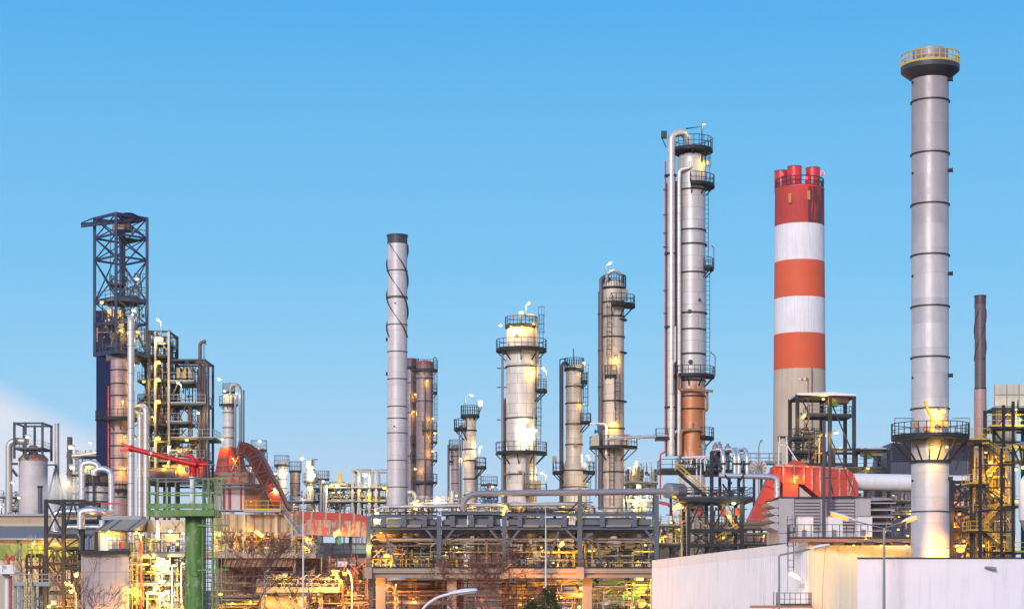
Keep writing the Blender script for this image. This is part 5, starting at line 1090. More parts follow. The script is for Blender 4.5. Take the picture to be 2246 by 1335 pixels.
# ---- dark braced structure with rusty vents
t = T('braced_structure', 'dark braced steel platform tower with rusty vent pipes beside the stair frame', 'steel structure', (x(415),292,0))
frame(t, [x(372),x(449)], [292,300], [z(y) for y in (1062,1010,960,884,789)], .36, M.steelg, brace=[(0,z(960),z(884),'a'),(0,z(884),z(789),'a')])
for y, a, b in ((836,371,427),(884,371,452),(925,371,412),(960,371,470),(1005,371,450)): slab(t, x(a), x(b), 291.6, 299, z(y), .32, M.steelg, M.galv, 'fr', 1.35)
MB().bar((x(412),294,z(960)),(x(412),294,z(888)),.5).build('post', M.pipeb, t, ang=0)
m = MB(); m.box(x(380), x(432), 293, 298, z(789), z(786)).build('roof', M.steel, t, ang=0)
for k, px in enumerate((386,399,412)): MB().box(x(px-4), x(px+4), 294, 297, z(826), z(802)).build('cabinet', M.yellow if k == 1 else M.cream, t)
vpipe(t, v, [(434,1060,2),(434,748,2),(447,744,2)], 4, M.pipeb, 1.2, 12, 'vent_pipe'); vpipe(t, v, [(444,1060,1.5),(444,752,1.5),(450,751,1.5)], .9, M.piped, .3, 8, 'vent_pipe'); vpipe(t, v, [(442,980,1),(442,800,1)], 2.2, M.purple); vpipe(t, v, [(456,1090,0),(456,796,0),(430,793,0)], 3.4, M.purple, .5, 12, 'vent_pipe')
ladder(t, x(441), 291.2, z(1050), z(962), M.steel, True)
for px, py, q, g in ((393,841,.3,M.gw),(437,907,.28,M.gw),(412,966,.34,M.gy),(373,981,.34,M.gw),(362,1005,.2,M.gw),(397,1023,.34,M.gy)): lamp(t, v.p(px,py,-.9), q, g, [v.p(400,880,-.9),v.p(400,845,-.9),v.p(394,842,-.9)] if px == 393 else None)
vpipe(t, v, [(395,1000,3),(408,985,3),(425,965,3)], 5, M.purple, 1); drum(t, v.p(392,990,4), 1.1, 2.2, M.white)
for k in range(16): vpipe(t, v, [(rnd.uniform(375,445),1060,2),(rnd.uniform(375,445),rnd.uniform(1015,1045),2)], rnd.uniform(1,2.5), rnd.choice((M.galv,M.brown,M.steelg)))
drum(t, v.p(405,1036,1), 1.6, 6, M.brown); drum(t, v.p(360,1045,0), 1.5, 4, M.purple)

fine(t, v, 374, 448, 795, 1055, 2, 7, 613, 110, M.steel, .07, .17); fine(t, v, 374, 448, 965, 1055, 1, 6, 614, 60, M.purple, .08, .2)
# ================================================================== FIRE MONITORS AND GREEN TOWER
v = V(120); z, x = v.z, v.x
t = T('monitor_tower', 'worn green fire-fighting tower with caged platform and ladder', 'tower', (x(428),120,0))
MB().lathe(x(428), 120, [(v.l(21.5),0),(v.l(21.5),z(1131))], 40).build('tower_shaft', M.green, t, origin=(x(428),120,0))
MB().cbox((x(430),120-v.l(22),z(1260)), .42, .1, .16).build('bracket', M.green, t)
d = MB().box(x(334), x(478), 118.3, 121.7, z(1133), z(1119)).build('platform', M.green, t, ang=0)
MB().box(x(333), x(479), 118.2, 118.28, z(1117), z(1106)).build('kick_plate', M.green, t, ang=0)
for px in (337,357,375,437,455,467): MB().bar((x(px),118.3,z(1119)),(x(px),118.3,z(1052)),.12 if px in (357,467) else .075).build('rail_post', M.green, t, ang=0)
for px in (337,375,437,477): MB().bar((x(px),121.6,z(1119)),(x(px),121.6,z(1052)),.075).build('rail_post', M.green, t, ang=0)
for y in (118.3,121.6):
    MB().bar((x(334),y,z(1052)),(x(478),y,z(1052)),.07,.10).build('rail_beam', M.piped, t, ang=0); MB().bar((x(334),y+.02,z(1083)),(x(478),y+.02,z(1083)),.06,.10).build('rail_beam', M.greenp, t, ang=0)
for px in (334,478):
    for y in (1052,1083): MB().bar((x(px),118.35,z(y)),(x(px),121.55,z(y)),.06).build('rail_beam', M.green, t, ang=0)
# ladder tower with cage hoops
for px in (450.5,472.5):
    MB().bar((x(px),118.9,0),(x(px),118.9,z(1050)),.11 if px > 470 else .07).build('ladder_post', M.green, t, ang=0)
m = MB(); q = 2.0
while q < z(1120): m.bar((x(451),118.9,q),(x(472),118.9,q),.035); q += .3
m.bar((x(457),118.95,0),(x(457),118.95,z(1130)),.05); m.bar((x(461.5),118.95,0),(x(461.5),118.95,z(1130)),.05)
m.build('ladder', M.steel, t, ang=0)
for px in (483,489,497,503): MB().bar((x(px),118.3-(.4 if px in (489,497) else 0),0),(x(px),118.3-(.4 if px in (489,497) else 0),z(1053)),.045).build('cage_bar', M.greenp, t, ang=0)
for y in (1052,1153,1249): MB().bar((x(450),118.85,z(y)),(x(508),118.85,z(y)),.07,.09).build('cage_hoop', M.greenp, t, ang=0); MB().bar((x(478),118.2,z(y)),(x(506),118.2,z(y)),.06,.08).build('cage_hoop', M.greenp, t, ang=0)
for y in (1152,1250): MB().bar((x(440),118.85,z(y)),(x(450),118.85,z(y)),.09).build('bracket', M.green, t, ang=0)
for a, b in (((478,1055),(486,1150)),((489,1060),(503,1150)),((455,1060),(466,1140))): MB().bar(v.p(*a,-1.6), v.p(*b,-1.6), .035).build('cage_bar', M.greenp, t, ang=0)

t = T('fire_monitor', 'long bright red water cannon on a white post above the green tower', 'water cannon', v.p(421.5,1119))
def loc(px, py, dy=0): return v.p(px,py,dy)
MB().lathe(x(421.5), 120, [(v.l(5.2),z(1119)),(v.l(5.2),z(1048)),(v.l(7),z(1048)),(v.l(7),z(1044))], 20).build('stand_pipe', M.white, t)
b = MB().lathe(x(423), 120, [(v.l(9),z(1044)),(v.l(9),z(1037)),(v.l(7.5),z(1036)),(v.l(8.5),z(1024)),(v.l(10),z(1023)),(v.l(10),z(1018)),(v.l(8),z(1016))], 20).build('swivel_base', M.red, t)
MB().tube([loc(424,1018),loc(424,1004),loc(416,999),loc(404,999)], v.l(4.6), 12, er=.25).build('swivel_elbow', M.red, t)
br = MB().tube([loc(432,1019,-.25),loc(409,1014,-.25),loc(372,1005,-.25),loc(310,989,-.25),loc(291,984,-.25)], [v.l(6),v.l(6.2),v.l(4.8),v.l(5.6),v.l(5.8)], 16).build('barrel', M.red, t)
MB().xlathe(loc(293,984.5,-.25), (-1,0,.25), [(v.l(7.8),0),(v.l(7.8),v.l(6)),(v.l(5),v.l(9))], 16).build('nozzle_collar', M.red, br)
for a, bb in (((290,982),(268,972)),((290,986),(265,988))): MB().bar(loc(*a,-.25), loc(*bb,-.25), .05, .16).build('stream_shaper', M.red, br)
for px in (268,276): MB().bar(loc(px,973 if px < 270 else 976,-.25), loc(px,962,-.25), .035).build('sight_pin', M.white, br)
for px, py in ((368,1004),(392,1010),(405,1013)): MB().xlathe(loc(px,py,-.25), (-1,0,.25), [(v.l(7.2),0),(v.l(7.2),v.l(3))], 16).build('barrel_flange', M.red, br)
MB().xlathe(loc(334,994,-.25-v.l(5.6)), (0,-1,0), [(.085,0),(.085,.03)], 16).build('emblem_disc', M.white, br)
MB().tube([loc(428,1018),loc(455,1018)], v.l(4.2), 12).build('counter_tube', M.red, t); MB().tube([loc(455,1018),loc(468,1018)], .045, 8).build('counter_rod', M.galv, t)
for px in (434,445): MB().lathe(x(px), 120, [(v.l(3.6),z(1038)),(v.l(4.2),z(1030)),(v.l(3),z(1020)),(v.l(4.5),z(1012)),(v.l(2),z(1008)),(v.l(4),z(1007)),(v.l(4),z(1005))], 12).build('control_valve', M.red, t)
MB().tube([loc(405,999),loc(395,996),loc(380,988),loc(371,992),loc(371,1000)], .045, 8, er=.2).build('hose', M.galv, t)
MB().xlathe(loc(412,1030,-.3), (-.5,-.6,0), [(.2,0),(.2,.04)], 14).build('handwheel', M.galv, t)

v = V(125); z, x = v.z, v.x
t = T('small_monitor_tower', 'slim white post tower with red water pipe before the green striped warehouse', 'tower', (x(17),125,0))
MB().tube([(x(16),125,0),(x(16),125,z(1259))], v.l(5.5), 16).build('post', M.white, t); MB().tube([(x(25),124.9,0),(x(25),124.9,z(1262))], v.l(2.4), 12).build('water_pipe', M.redp, t)
MB().box(x(0), x(40), 124, 126, z(1258), z(1254)).build('platform', M.white, t, ang=0)
for a, b in ((1,14),(23,37)): MB().box(x(a), x(b), 124, 124.06, z(1254), z(1238)).build('guard_panel', M.white, t, ang=0)
rail(t, [(x(1),124.1,z(1254)),(x(39),124.1,z(1254))], M.white, .45, 1, .04); MB().box(x(-4), x(10), 125.4, 126.4, 0, z(1258)).build('rear_column', M.cream, t, ang=0)
t = T('fire_monitor', 'small red water cannon with silver barrel on the slim white post tower', 'water cannon', v.p(18,1254))
MB().tube([v.p(18,1254),v.p(18,1222)], v.l(3), 12).build('stand_pipe', M.redp, t)
MB().tube([v.p(15,1225),v.p(13,1216),v.p(15,1213)], v.l(3), 10, er=.1).build('swivel_elbow', M.redp, t); MB().tube([v.p(18,1226),v.p(26,1219),v.p(30,1221),v.p(30,1229)], v.l(3), 10, er=.1).build('swivel_elbow', M.redp, t)
MB().tube([v.p(29,1219),v.p(47,1201)], [v.l(1.4),v.l(.9)], 10).build('barrel', M.galv, t)
# pale green truss stand
v = V(135); z, x = v.z, v.x
t = T('truss_stand', 'pale grey-green braced steel stand with railed top beside the slim white tower', 'steel structure', (x(55),135,0))
frame(t, [x(33),x(76)], [135,137], [z(1312),z(1283)], .18, M.teal, brace=[(0,z(1312),z(1285),'v'),(0,z(1345),z(1313),'v')])
slab(t, x(30), x(112), 134.6, 137.2, z(1281), .12, M.teal, M.galv, 'flr', .75); ladder(t, x(68), 134.5, 2, z(1268), M.yellow, False, .35)

# ================================================================== WAREHOUSE, DUCT FRAME, EQUIPMENT HOUSE
v = V(225); z, x = v.z, v.x
t = T('warehouse', 'long warehouse with beige eave, blue-grey roof and green cladding stripe', 'building', (x(20),225,0))
MB().box(x(-120), x(215), 226, 246, 0, z(1181)).build('wall', M.tan if False else M.cream, t, ang=0)
MB().box(x(-120), x(215), 225.8, 225.98, z(1226), z(1194)).build('green_stripe', grid('lime_sheet', (.20,.31,.035), .5, 60, 0, .7, .5), t, ang=0)
MB().add([(x(-120),225,z(1181)),(x(215),225,z(1181)),(x(215),232,z(1148)),(x(-120),232,z(1148))],[(0,1,2,3)]).build('roof', M.roofg, t, ang=0)
MB().box(x(-120), x(215), 224.8, 225.6, z(1183), z(1179)).build('gutter', M.galv, t, ang=0)
MB().box(x(-120), x(215), 232, 246, z(1148), z(1126)).build('ridge_wall', M.beige, t, ang=0); MB().box(x(-120), x(215), 231.6, 246, z(1126), z(1121)).build('ridge_roof', M.galv, t, ang=0); MB().box(x(-120), x(215), 231.7, 231.99, z(1149), z(1143)).build('ridge_trim', M.cream, t, ang=0)
for px in (40,98): MB().box(x(px)-.1, x(px)+.1, 225.6, 225.97, 0, z(1183.5)).build('downpipe', M.pipeg, t, ang=0)
lamp(t, v.p(79,1193,-1.2), .26, M.gy); tubelamp(t, v.p(73,1197,-1), v.p(82,1191,-1), .2, M.gy); lamp(t, v.p(125,1193,-1), .26, M.gy); lamp(t, v.p(68,1255,-1), .15, M.gy)
t = T('yellow_access_frame', 'dark access frame with yellow ladder against the green striped warehouse', 'steel structure', (x(75),222,0))
w = V(222); frame(t, [w.x(59),w.x(87)], [222,224], [w.z(1243),w.z(1217)], .22, M.steel, brace=[]); slab(t, w.x(56), w.x(90), 221.6, 224, w.z(1243), .2, M.steel, M.steel, 'flr', 1.2); slab(t, w.x(62), w.x(86), 221.6, 224, w.z(1217), .2, M.steel, M.steel, 'flr', 1.2); ladder(t, w.x(76), 221.3, w.z(1243), w.z(1190), M.yellow, True)

v = V(205); z, x = v.z, v.x
t = T('duct_frame', 'open dark X-braced steel frame holding fat silver ducts', 'steel frame', (x(150),205,0))
frame(t, [x(101),x(140),x(182)], [205,213], [z(1300),z(1235),z(1201),z(1173),z(1098)], .38, M.steel, brace=[(0,z(1173),z(1098),'x'),(1,z(1173),z(1098),'a'),(0,z(1201),z(1173),'a'),(0,z(1235),z(1203),'a'),(1,z(1201),z(1175),'/'),(0,z(1300),z(1237),'x'),(1,z(1235),z(1203),'x')])
for y in (1201,1245): slab(t, x(140), x(180), 205.6, 212, z(y), .2, M.steel, M.yellow if y == 1201 else M.steelg, 'f', 1.2)
for px, py, q, g in ((126,1192,.24,M.gy),(172,1257,.2,M.gy),(121,1322,.34,M.gy),(110,1330,.24,M.gy),(170,1262,.3,M.gw)): lamp(t, v.p(px,py,-.6), q, g)
vpipe(t, v, [(103,1162,3.5),(103,1122,3.5),(125,1119,3.5),(200,1119,3.5)], 8, M.silver, 1.1, 18, 'duct'); vpipe(t, v, [(112,1152,5),(215,1152,5)], 7, M.silver, 1, 18, 'duct'); vpipe(t, v, [(105,1140,6.5),(215,1138,6.5)], 6, M.piped, 1, 14, 'duct')
for k in range(12): vpipe(t, v, [(rnd.uniform(104,178),1330,3),(rnd.uniform(104,178),rnd.uniform(1210,1290),3)], rnd.uniform(1,2.2), rnd.choice((M.beige,M.brown,M.galv,M.yellow)))
t = T('silver_elbow_duct', 'polished silver duct elbow rising from the equipment house roof', 'duct', (x(182),204,0)); vpipe(t, v, [(182,1162,-1),(182,1122,-1),(200,1120,-1),(222,1121,-1),(235,1127,1.2)], 8.4, M.silver, 1.2, 20, 'duct_run'); MB().lathe(x(182), 204, [(v.l(9),z(1163)),(v.l(9),z(1160))], 20).build('flange', M.steel, t)
fine(t, v, 104, 180, 1205, 1335, 1, 7, 621, 110, M.steel, .05, .13); fine(t, v, 104, 180, 1215, 1335, 1, 6, 622, 50, M.brown, .05, .12); fine(t, v, 104, 180, 1215, 1335, 1, 6, 623, 30, M.yellow, .05, .1)
# gooseneck pair and small vessel behind
w = V(250)
t = T('gooseneck_duct', 'silver gooseneck duct, outer of the pair behind the duct frame', 'duct', (w.x(180),250,0)); vpipe(t, w, [(180,1110,0),(180,1018,0),(197,1013,0),(214,1018,0),(216,1030,0)], 7.2, M.silver, 1.4, 18, 'duct_run')
t = T('gooseneck_duct', 'silver gooseneck duct dropping beside the small railed vessel', 'duct', (w.x(225),248,0)); vpipe(t, w, [(206,1042,0),(208,1032,0),(225,1026,0),(243,1034,0),(244,1050,0),(244,1124,0)], 6.8, M.silver, 1.4, 18, 'duct_run')
t, vv, cx, cy, r = col('small_vessel', 'small silver vessel with railed lid between the gooseneck ducts', 'vessel', 252, 189, 235, 1066, M.shellw, (1080,1100))
ringdeck(t, cx, cy, .4, vv.l(26), -180, 180, vv.z(1062), h=1.2); shell(t, cx, cy, [(vv.l(8),vv.z(1062)),(vv.l(8),vv.z(1046)),(vv.l(11),vv.z(1046)),(vv.l(11),vv.z(1043))], M.steelg, 18, 'lid'); MB().bar((cx,cy-r-.3,vv.z(1115)),(cx,cy-r-.3,vv.z(1052)),.3).build('post', M.blue, t); lamp(t, vv.p(197,1026,0), .3, M.gy); lamp(t, vv.p(215,1044,1), .24, M.gy)
vpipe(t, vv, [(218,1112,-2.5),(218,1105,-2.5),(272,1105,-2.5)], 1.6, M.redp, .2)

v = V(196); z, x = v.z, v.x
t = T('equipment_house', 'lilac panel-walled equipment house with white cabin and canopy decks on its roof', 'building', (x(290),196,0))
MB().box(x(178), x(283), 196, 206, 0, z(1213)).build('wall', M.panel, t, ang=0)
MB().box(x(283.2), x(404), 200, 208, 0, z(1216)).build('rear_wall', M.cream, t, ang=0)
slab(t, x(176), x(288), 195, 200, z(1207), .35, M.steel, None, ''); rail(t, [(x(243),195.1,z(1207)),(x(288),195.1,z(1207))], M.steelg, 1.1, .9)
cab = MB().box(x(214), x(262), 196, 199, z(1206.8), z(1167)).build('cabin', M.white, t, ang=0); MB().box(x(245), x(259), 195.93, 195.99, z(1206), z(1172)).build('cabin_door', M.galv, cab, ang=0); MB().box(x(212), x(264), 195.8, 199.2, z(1167), z(1164.5)).build('cabin_roof', M.galv, cab, ang=0); MB().box(x(248), x(255), 195.89, 195.92, z(1186), z(1178)).build('door_window', M.white, cab, ang=0)
MB().box(x(184), x(212), 195.9, 199, z(1206.7), z(1170)).build('bay_shade_box', M.black, t, ang=0)  # solid black box paints the shaded inside of the bay
for px in (182,213): MB().box(x(px)-.15, x(px)+.15, 195.5, 195.85, z(1207), z(1165)).build('bay_post', M.steel, t, ang=0)
for k in range(6): MB().tube([(x(190+k*3.6),195.6,z(1205)),(x(190+k*3.6),195.6,z(1180-k%3*3))], .09, 8).build('pipe', M.vblue if k == 2 else M.galv, t)
# canopy hood
MB().add([(x(220),194.5,z(1163)),(x(303),194.5,z(1163)),(x(312),199,z(1136)),(x(232),199,z(1136)),(x(220),201,z(1163)),(x(303),201,z(1163))],[(0,1,2,3),(0,3,4),(1,5,2),(3,2,5,4)]).build('canopy', M.beige, t, ang=0)
for p, q in (((221,1163),(235,1137)),((243,1163),(253,1137)),((285,1163),(297,1137)),((300,1163),(316,1137))): MB().bar(v.p(*p,-1.6), v.p(*q,2.8), .14).build('canopy_rib', M.galv, t, ang=0)
MB().box(x(205), x(292), 200, 203, z(1136), z(1127)).build('duct_box', M.galv, t, ang=0)
MB().lathe(x(217), 197.5, [(v.l(7),z(1166)),(v.l(7),z(1139)),(v.l(8),z(1138))], 16).build('vent_stub', M.silver, t)
MB().box(x(312), x(406), 199, 203, z(1166), z(1137)).build('upper_box', M.cream, t, ang=0)
for p, q in (((365,1140),(383,1166)),((383,1140),(366,1166)),((385,1140),(402,1166))): MB().bar(v.p(*p,2.9), v.p(*q,2.9), .15).build('brace', M.beige, t, ang=0)
MB().lathe(x(342.5), 197, [(v.l(6.2),z(1275)),(v.l(6.2),z(1140))], 18).build('vertical_duct', M.silver, t)
for y in (1213,1277): 
    slab(t, x(285), x(406), 195.6, 200, z(y), .36, M.gdeck, M.steelg, 'flr', 1.15)
MB().box(x(349), x(363), 195.4, 195.5, z(1279), z(1271)).build('sign_plate', M.white, t, ang=0)
MB().cbox(v.p(271,1196,-1.2), .25, .25, .75).build('extinguisher', M.red, t)
vpipe(t, v, [(315,1335,-1.2),(315,1188,-1.2)], 1.6, M.redp); vpipe(t, v, [(312,1335,-1.0),(312,1190,-1.0)], 1, M.redp)
ladder(t, x(300), 195.2, z(1278), z(1213), M.yellow, True); ladder(t, x(299), 195.2, 2, z(1280), M.yellow, False); ladder(t, x(308), 195.0, z(1335), z(1240), M.yellow, False)
for px, y0, y1 in ((325,1340,1300),(352,1340,1305),(380,1335,1240),(400,1320,1235),(272,1335,1300)): vpipe(t, v, [(px,y0,-.5),(px,y1,-.5),(px+10,y1,-.5)], 2, M.cream, .3)
vpipe(t, v, [(285,1237,-.8),(330,1237,-.8)], 1.8, M.cream); vpipe(t, v, [(322,1300,-.6),(372,1300,-.6)], 3, M.galv); vpipe(t, v, [(287,1180,1),(330,1180,1),(330,1165,1)], 2, M.pipeg, .4)
for k in range(4): MB().lathe(x(328+k*14), 199, [(.8,0),(.8,z(1312)),(.5,z(1304)),(.3,z(1302))], 16).build('vessel', M.cream, t)
for px, py, s_ in ((362,1182,1),(380,1180,.8),(330,1196,.9),(356,1240,1),(300,1192,.8)): MB().cbox(v.p(px,py,1.5), s_, .6, s_*1.3).build('cabinet', M.cream if py < 1200 else M.galv, t)
for px, py, q, g in ((242,1164,.17,M.gy),(270,1325,.16,M.go),(225,1330,.12,M.go),(377,1165,.3,M.gw),(405,1170,.2,M.gy),(357,1231,.42,M.gws),(342,1245,.3,M.gy),(300,1170,.18,M.gy),(317,1172,.18,M.gy),(330,1300,.24,M.gy),(370,1299,.3,M.gws),(345,1290,.34,M.gw),(287,1292,.26,M.gy),(305,1296,.2,M.gy),(320,1220,.18,M.gy)): lamp(t, v.p(px,py,-.9), q, g)
fine(t, v, 286, 404, 1166, 1335, -.5, 3.5, 631, 120, M.steel, .04, .1); fine(t, v, 286, 404, 1170, 1335, -.5, 3.5, 632, 70, M.beige, .05, .12); fine(t, v, 286, 404, 1170, 1335, -.5, 3, 633, 50, M.galv, .05, .12); fine(t, v, 280, 404, 1180, 1335, -.8, 2, 634, 25, M.yellow, .04, .09)
lamp(t, v.p(168,1172,.6), .12, M.galv, [v.p(176,1205,0),v.p(176,1178,0),v.p(168,1172,.6)]); lamp(t, v.p(303,1165,-1), .12, M.galv, [v.p(313,1190,-1),v.p(312,1172,-1),v.p(303,1166,-1)])

# ================================================================== RED HOPPER, LONG DUCTS, BROWN DECKS
v = V(330); z, x = v.z, v.x
t = T('red_hopper_house', 'red tapered hopper tower with white and red base house and curved red chute', 'boiler house', (x(530),330,0))
MB().add([(x(472),330,z(1034)),(x(530),330,z(1034)),(x(530),337,z(1034)),(x(472),337,z(1034)),(x(480),331,z(979)),(x(506),330.5,z(979)),(x(520),336,z(979)),(x(480),336,z(979))],[(0,1,5,4),(1,2,6,5),(2,3,7,6),(3,0,4,7),(4,5,6,7)]).build('hopper', M.hopper, t, ang=0)
MB().box(x(480.5), x(499), 330.2, 330.6, z(1026), z(1004)).build('hopper_hatch', M.pipeb, t, ang=0)
for px in (505,528): MB().bar(v.p(px,1034,-.4), v.p(506 if px == 505 else 522,979,-.4), .25).build('hopper_rib', M.oxide, t, ang=0)
MB().bar(v.p(527,1033,-.5), v.p(508,1000,-.5), .2).build('brace', M.beige, t, ang=0); MB().bar(v.p(508,1033,-.5), v.p(524,1000,-.5), .2).build('brace', M.beige, t, ang=0)
MB().box(x(436), x(546), 329.6, 338, z(1058), z(1034)).build('collar', M.oxidef, t, ang=0)
MB().box(x(455), x(534), 331, 338, z(1118), z(1058)).build('base_house', M.white, t, ang=0); MB().box(x(534), x(572), 331, 338, z(1118), z(1060)).build('side_house', M.brown, t, ang=0)
for px, w_ in ((487,5),(499,6),(525,4),(463,4)): MB().box(x(px), x(px+w_), 330.9, 330.98, z(1116), z(1062)).build('red_panel', M.oxide, t, ang=0)
for y in (1062,1070): vpipe(t, v, [(440,y,-1.4),(560,y,-1.4),(568,y+6,-1.4),(590,y+6,-1.4)], 2.6, M.galv, .6)
rail(t, [v.p(440,1040,-1.5),v.p(545,1040,-1.5)], M.galv, 1.6, 2.2, .1); lamp(t, v.p(513,1006,-1.2), .2, M.gy); lamp(t, v.p(487,963,0), .42, M.gy)
pts = [v.p(528,985),v.p(543,988),v.p(556,997),v.p(566,1012),v.p(583,1045),v.p(602,1080),v.p(622,1122)]
boxduct(t, pts, 6, v.l(31), M.oxide, 'chute', 3.2, M.beige)
for off in (-11,11):
    for a, b in zip(pts, pts[1:]): nrm = Vector((-(b-a).z,0,(b-a).x)).normalized()*v.l(off); MB().bar(a+nrm-Vector((0,3.2,0)), b+nrm-Vector((0,3.2,0)), .25, .2).build('chute_rail', M.beige, t, ang=0)
for p, q in (((545,1010),(575,1000)),((556,1040),(592,1035)),((570,1075),(606,1062)),((580,1010),(560,1060)),((600,1040),(576,1095))): MB().bar(v.p(*p,-3.3), v.p(*q,-3.3), .22).build('chute_brace', M.beige, t, ang=0)
MB().add([v.p(564,1078,-2),v.p(590,1066,-2),v.p(616,1116,-2),v.p(590,1116,-2),v.p(564,1078,2),v.p(590,1066,2),v.p(616,1116,2),v.p(590,1116,2)],[(0,1,2,3),(0,3,7,4),(0,4,5,1)]).build('chute_flap', M.oxidef, t, ang=0)
tubelamp(t, v.p(605,1073,-3), v.p(614,1081,-3), .18, M.gw); lamp(t, v.p(552,1100,-1), .16, M.go)
w = V(300); t = T('long_red_duct', 'long flaking red and cream duct reaching toward the pipe rack', 'duct', (w.x(715),300,0))
boxduct(t, [w.p(612,1133,4),w.p(650,1132,4),w.p(775,1136,4),w.p(806,1143,4)], 5, w.l(24), M.oxide, 'upper_duct', 2.0, M.beige)
boxduct(t, [w.p(640,1155,1),w.p(790,1160,1),w.p(806,1164,1)], 5, w.l(34), M.oxidef, 'lower_duct', 1.5, M.beige)
for px in (690,765): MB().bar((w.x(px),303,0),(w.x(px),303,w.z(1170)),.5).build('duct_support', M.steelg, t, ang=0)
tubelamp(t, w.p(736,1176,-3), w.p(750,1166,-3), .3, M.gy); lamp(t, w.p(740,1172,-3), .3, M.gy); tubelamp(t, w.p(654,1131,-3.5), w.p(661,1137,-3.5), .2, M.galv)
w = V(240); t = T('beige_duct', 'long beige ribbed box duct on posts over the lamp-lit pump deck', 'duct', (w.x(560),240,0))
boxduct(t, [w.p(470,1147),w.p(655,1149)], 5, w.l(38), M.beige, 'duct_run', 1.05, M.tan)
for px in (542,612,646): MB().bar((w.x(px),237.3,w.z(1217)),(w.x(px),237.3,w.z(1128)),.35).build('post', M.cream, t, ang=0)
for px in (490,575,640): MB().bar((w.x(px),241,w.z(1217)),(w.x(px),241,w.z(1166)),.3).build('post', M.beige, t, ang=0)
MB().bar((w.x(470),237.4,w.z(1172)),(w.x(552),237.4,w.z(1172)),.3).build('beam', M.galv, t, ang=0)
t = T('upper_walkway', 'grey walkway with galvanised stairs descending beside the beige duct', 'walkway', (w.x(590),238,0))
slab(t, w.x(545), w.x(625), 235.5, 238, w.z(1121), .25, M.galv, M.yellow, 'flr', 1.2)
stair(t, w.p(662,1174,-3.5), w.p(624,1122,-3.5), 1.2, M.galv, M.galv); stair(t, w.p(700,1217,-3.5), w.p(666,1176,-3.5), 1.2, M.galv, M.galv)
slab(t, w.x(655), w.x(675), 235.5, 238, w.z(1175), .2, M.galv, M.galv, 'r', 1.2); MB().bar(w.p(652,1335,-3), w.p(652,1175,-3), .3).build('post', M.beige, t, ang=0)
lamp(t, w.p(680,1180,-3), .24, M.gy)
t = T('pump_deck', 'brown pump deck crowded with yellow-lit pumps under the beige duct', 'deck', (w.x(580),240,0))
slab(t, w.x(450), w.x(700), 235.8, 246, w.z(1215), .55, M.beige, M.galv, 'flr', 1.2); MB().box(w.x(455), w.x(690), 246, 246.5, w.z(1214), w.z(1170)).build('rear_wall', M.cream, t, ang=0)
MB().box(w.x(500), w.x(650), 236.6, 237, w.z(1243), w.z(1225)).build('truss_girder', M.tan, t, ang=0)
for k in range(14): MB().bar(w.p(500+k*11,1242,-3.6), w.p(506+k*11,1226,-3.6), .16).build('brace', M.brown, t, ang=0)
rnd = random.Random(77)
for k in range(26):
    px = rnd.uniform(470,690); y0 = rnd.uniform(1178,1205); vpipe(t, w, [(px,1214,rnd.uniform(-2,3)),(px,y0,0),(px+rnd.uniform(-14,14),y0,0)], rnd.uniform(1.2,3.2), rnd.choice((M.cream,M.beige,M.galv,M.yellow,M.brown)), .4, 8)
for k in range(9): px = 478+k*22; shell(t, w.x(px), 239, [(.7,w.z(1214)),(.7,w.z(1196)),(.4,w.z(1190)),(.3,w.z(1186))], rnd.choice((M.cream,M.beige,M.galv)), 14, 'pump')
for px, py, q, g in ((487,1174,.3,M.gy),(572,1170,.3,M.gy),(578,1175,.24,M.gy),(528,1178,.2,M.gy),(675,1200,.24,M.gy),(610,1185,.2,M.gy),(500,1195,.2,M.gy),(640,1200,.2,M.gy)): lamp(t, w.p(px,py,-3 if py < 1176 else 0), q, g)
tubelamp(t, w.p(480,1173,-3.4), w.p(496,1173,-3.4), .22, M.gy); tubelamp(t, w.p(568,1166,-3.4), w.p(584,1178,-3.4), .22, M.gy)
fine(t, w, 458, 690, 1172, 1213, -3, 4, 641, 120, M.steel, .05, .13); fine(t, w, 458, 690, 1172, 1213, -3, 4, 642, 80, M.brown, .05, .13); fine(t, w, 458, 690, 1172, 1213, -3, 4, 643, 50, M.yellow, .05, .11); fine(t, w, 458, 700, 1222, 1335, -2, 5, 644, 150, M.brown, .05, .14); fine(t, w, 458, 700, 1222, 1335, -2, 5, 645, 70, M.beige, .05, .12)
# brown wall and lower deck
t = T('brown_hall', 'brown weathered hall wall below the pump deck, half hidden by bare twigs', 'building', (w.x(580),242,0)); MB().box(w.x(455), w.x(810), 247, 252, 0, w.z(1222)).build('wall', M.tan, t, ang=0)
for px in (520,560,600): MB().box(w.x(px), w.x(px)+.3, 246.7, 246.98, 0, w.z(1245)).build('pilaster', M.brown, t, ang=0)
w = V(215); t = T('lower_deck', 'pale concrete equipment deck low beside the orange lamps', 'deck', (w.x(640),215,0))
slab(t, w.x(562), w.x(745), 215, 224, w.z(1290), .45, M.conc, M.galv, 'flr', 1.1)
for px in (590,645,700): MB().bar((w.x(px),217,0),(w.x(px),217,w.z(1298)),.5).build('pier', M.conc, t, ang=0)
for k in range(30):
    px = rnd.uniform(570,735); y0 = rnd.uniform(1255,1284); vpipe(t, w, [(px,1290,rnd.uniform(1,6)),(px,y0,3),(px+rnd.uniform(-16,16),y0,3)], rnd.uniform(1,2.6), rnd.choice((M.cream,M.beige,M.galv,M.brown)), .4, 8)
for a, b, c, d2, m in ((590,620,1262,1288,M.cream),(642,655,1260,1278,M.galv),(600,612,1268,1286,M.brown),(563,580,1275,1284,M.cream)): MB().box(w.x(a), w.x(b), 219, 221, w.z(d2), w.z(c)).build('cabinet', m, t, ang=0)
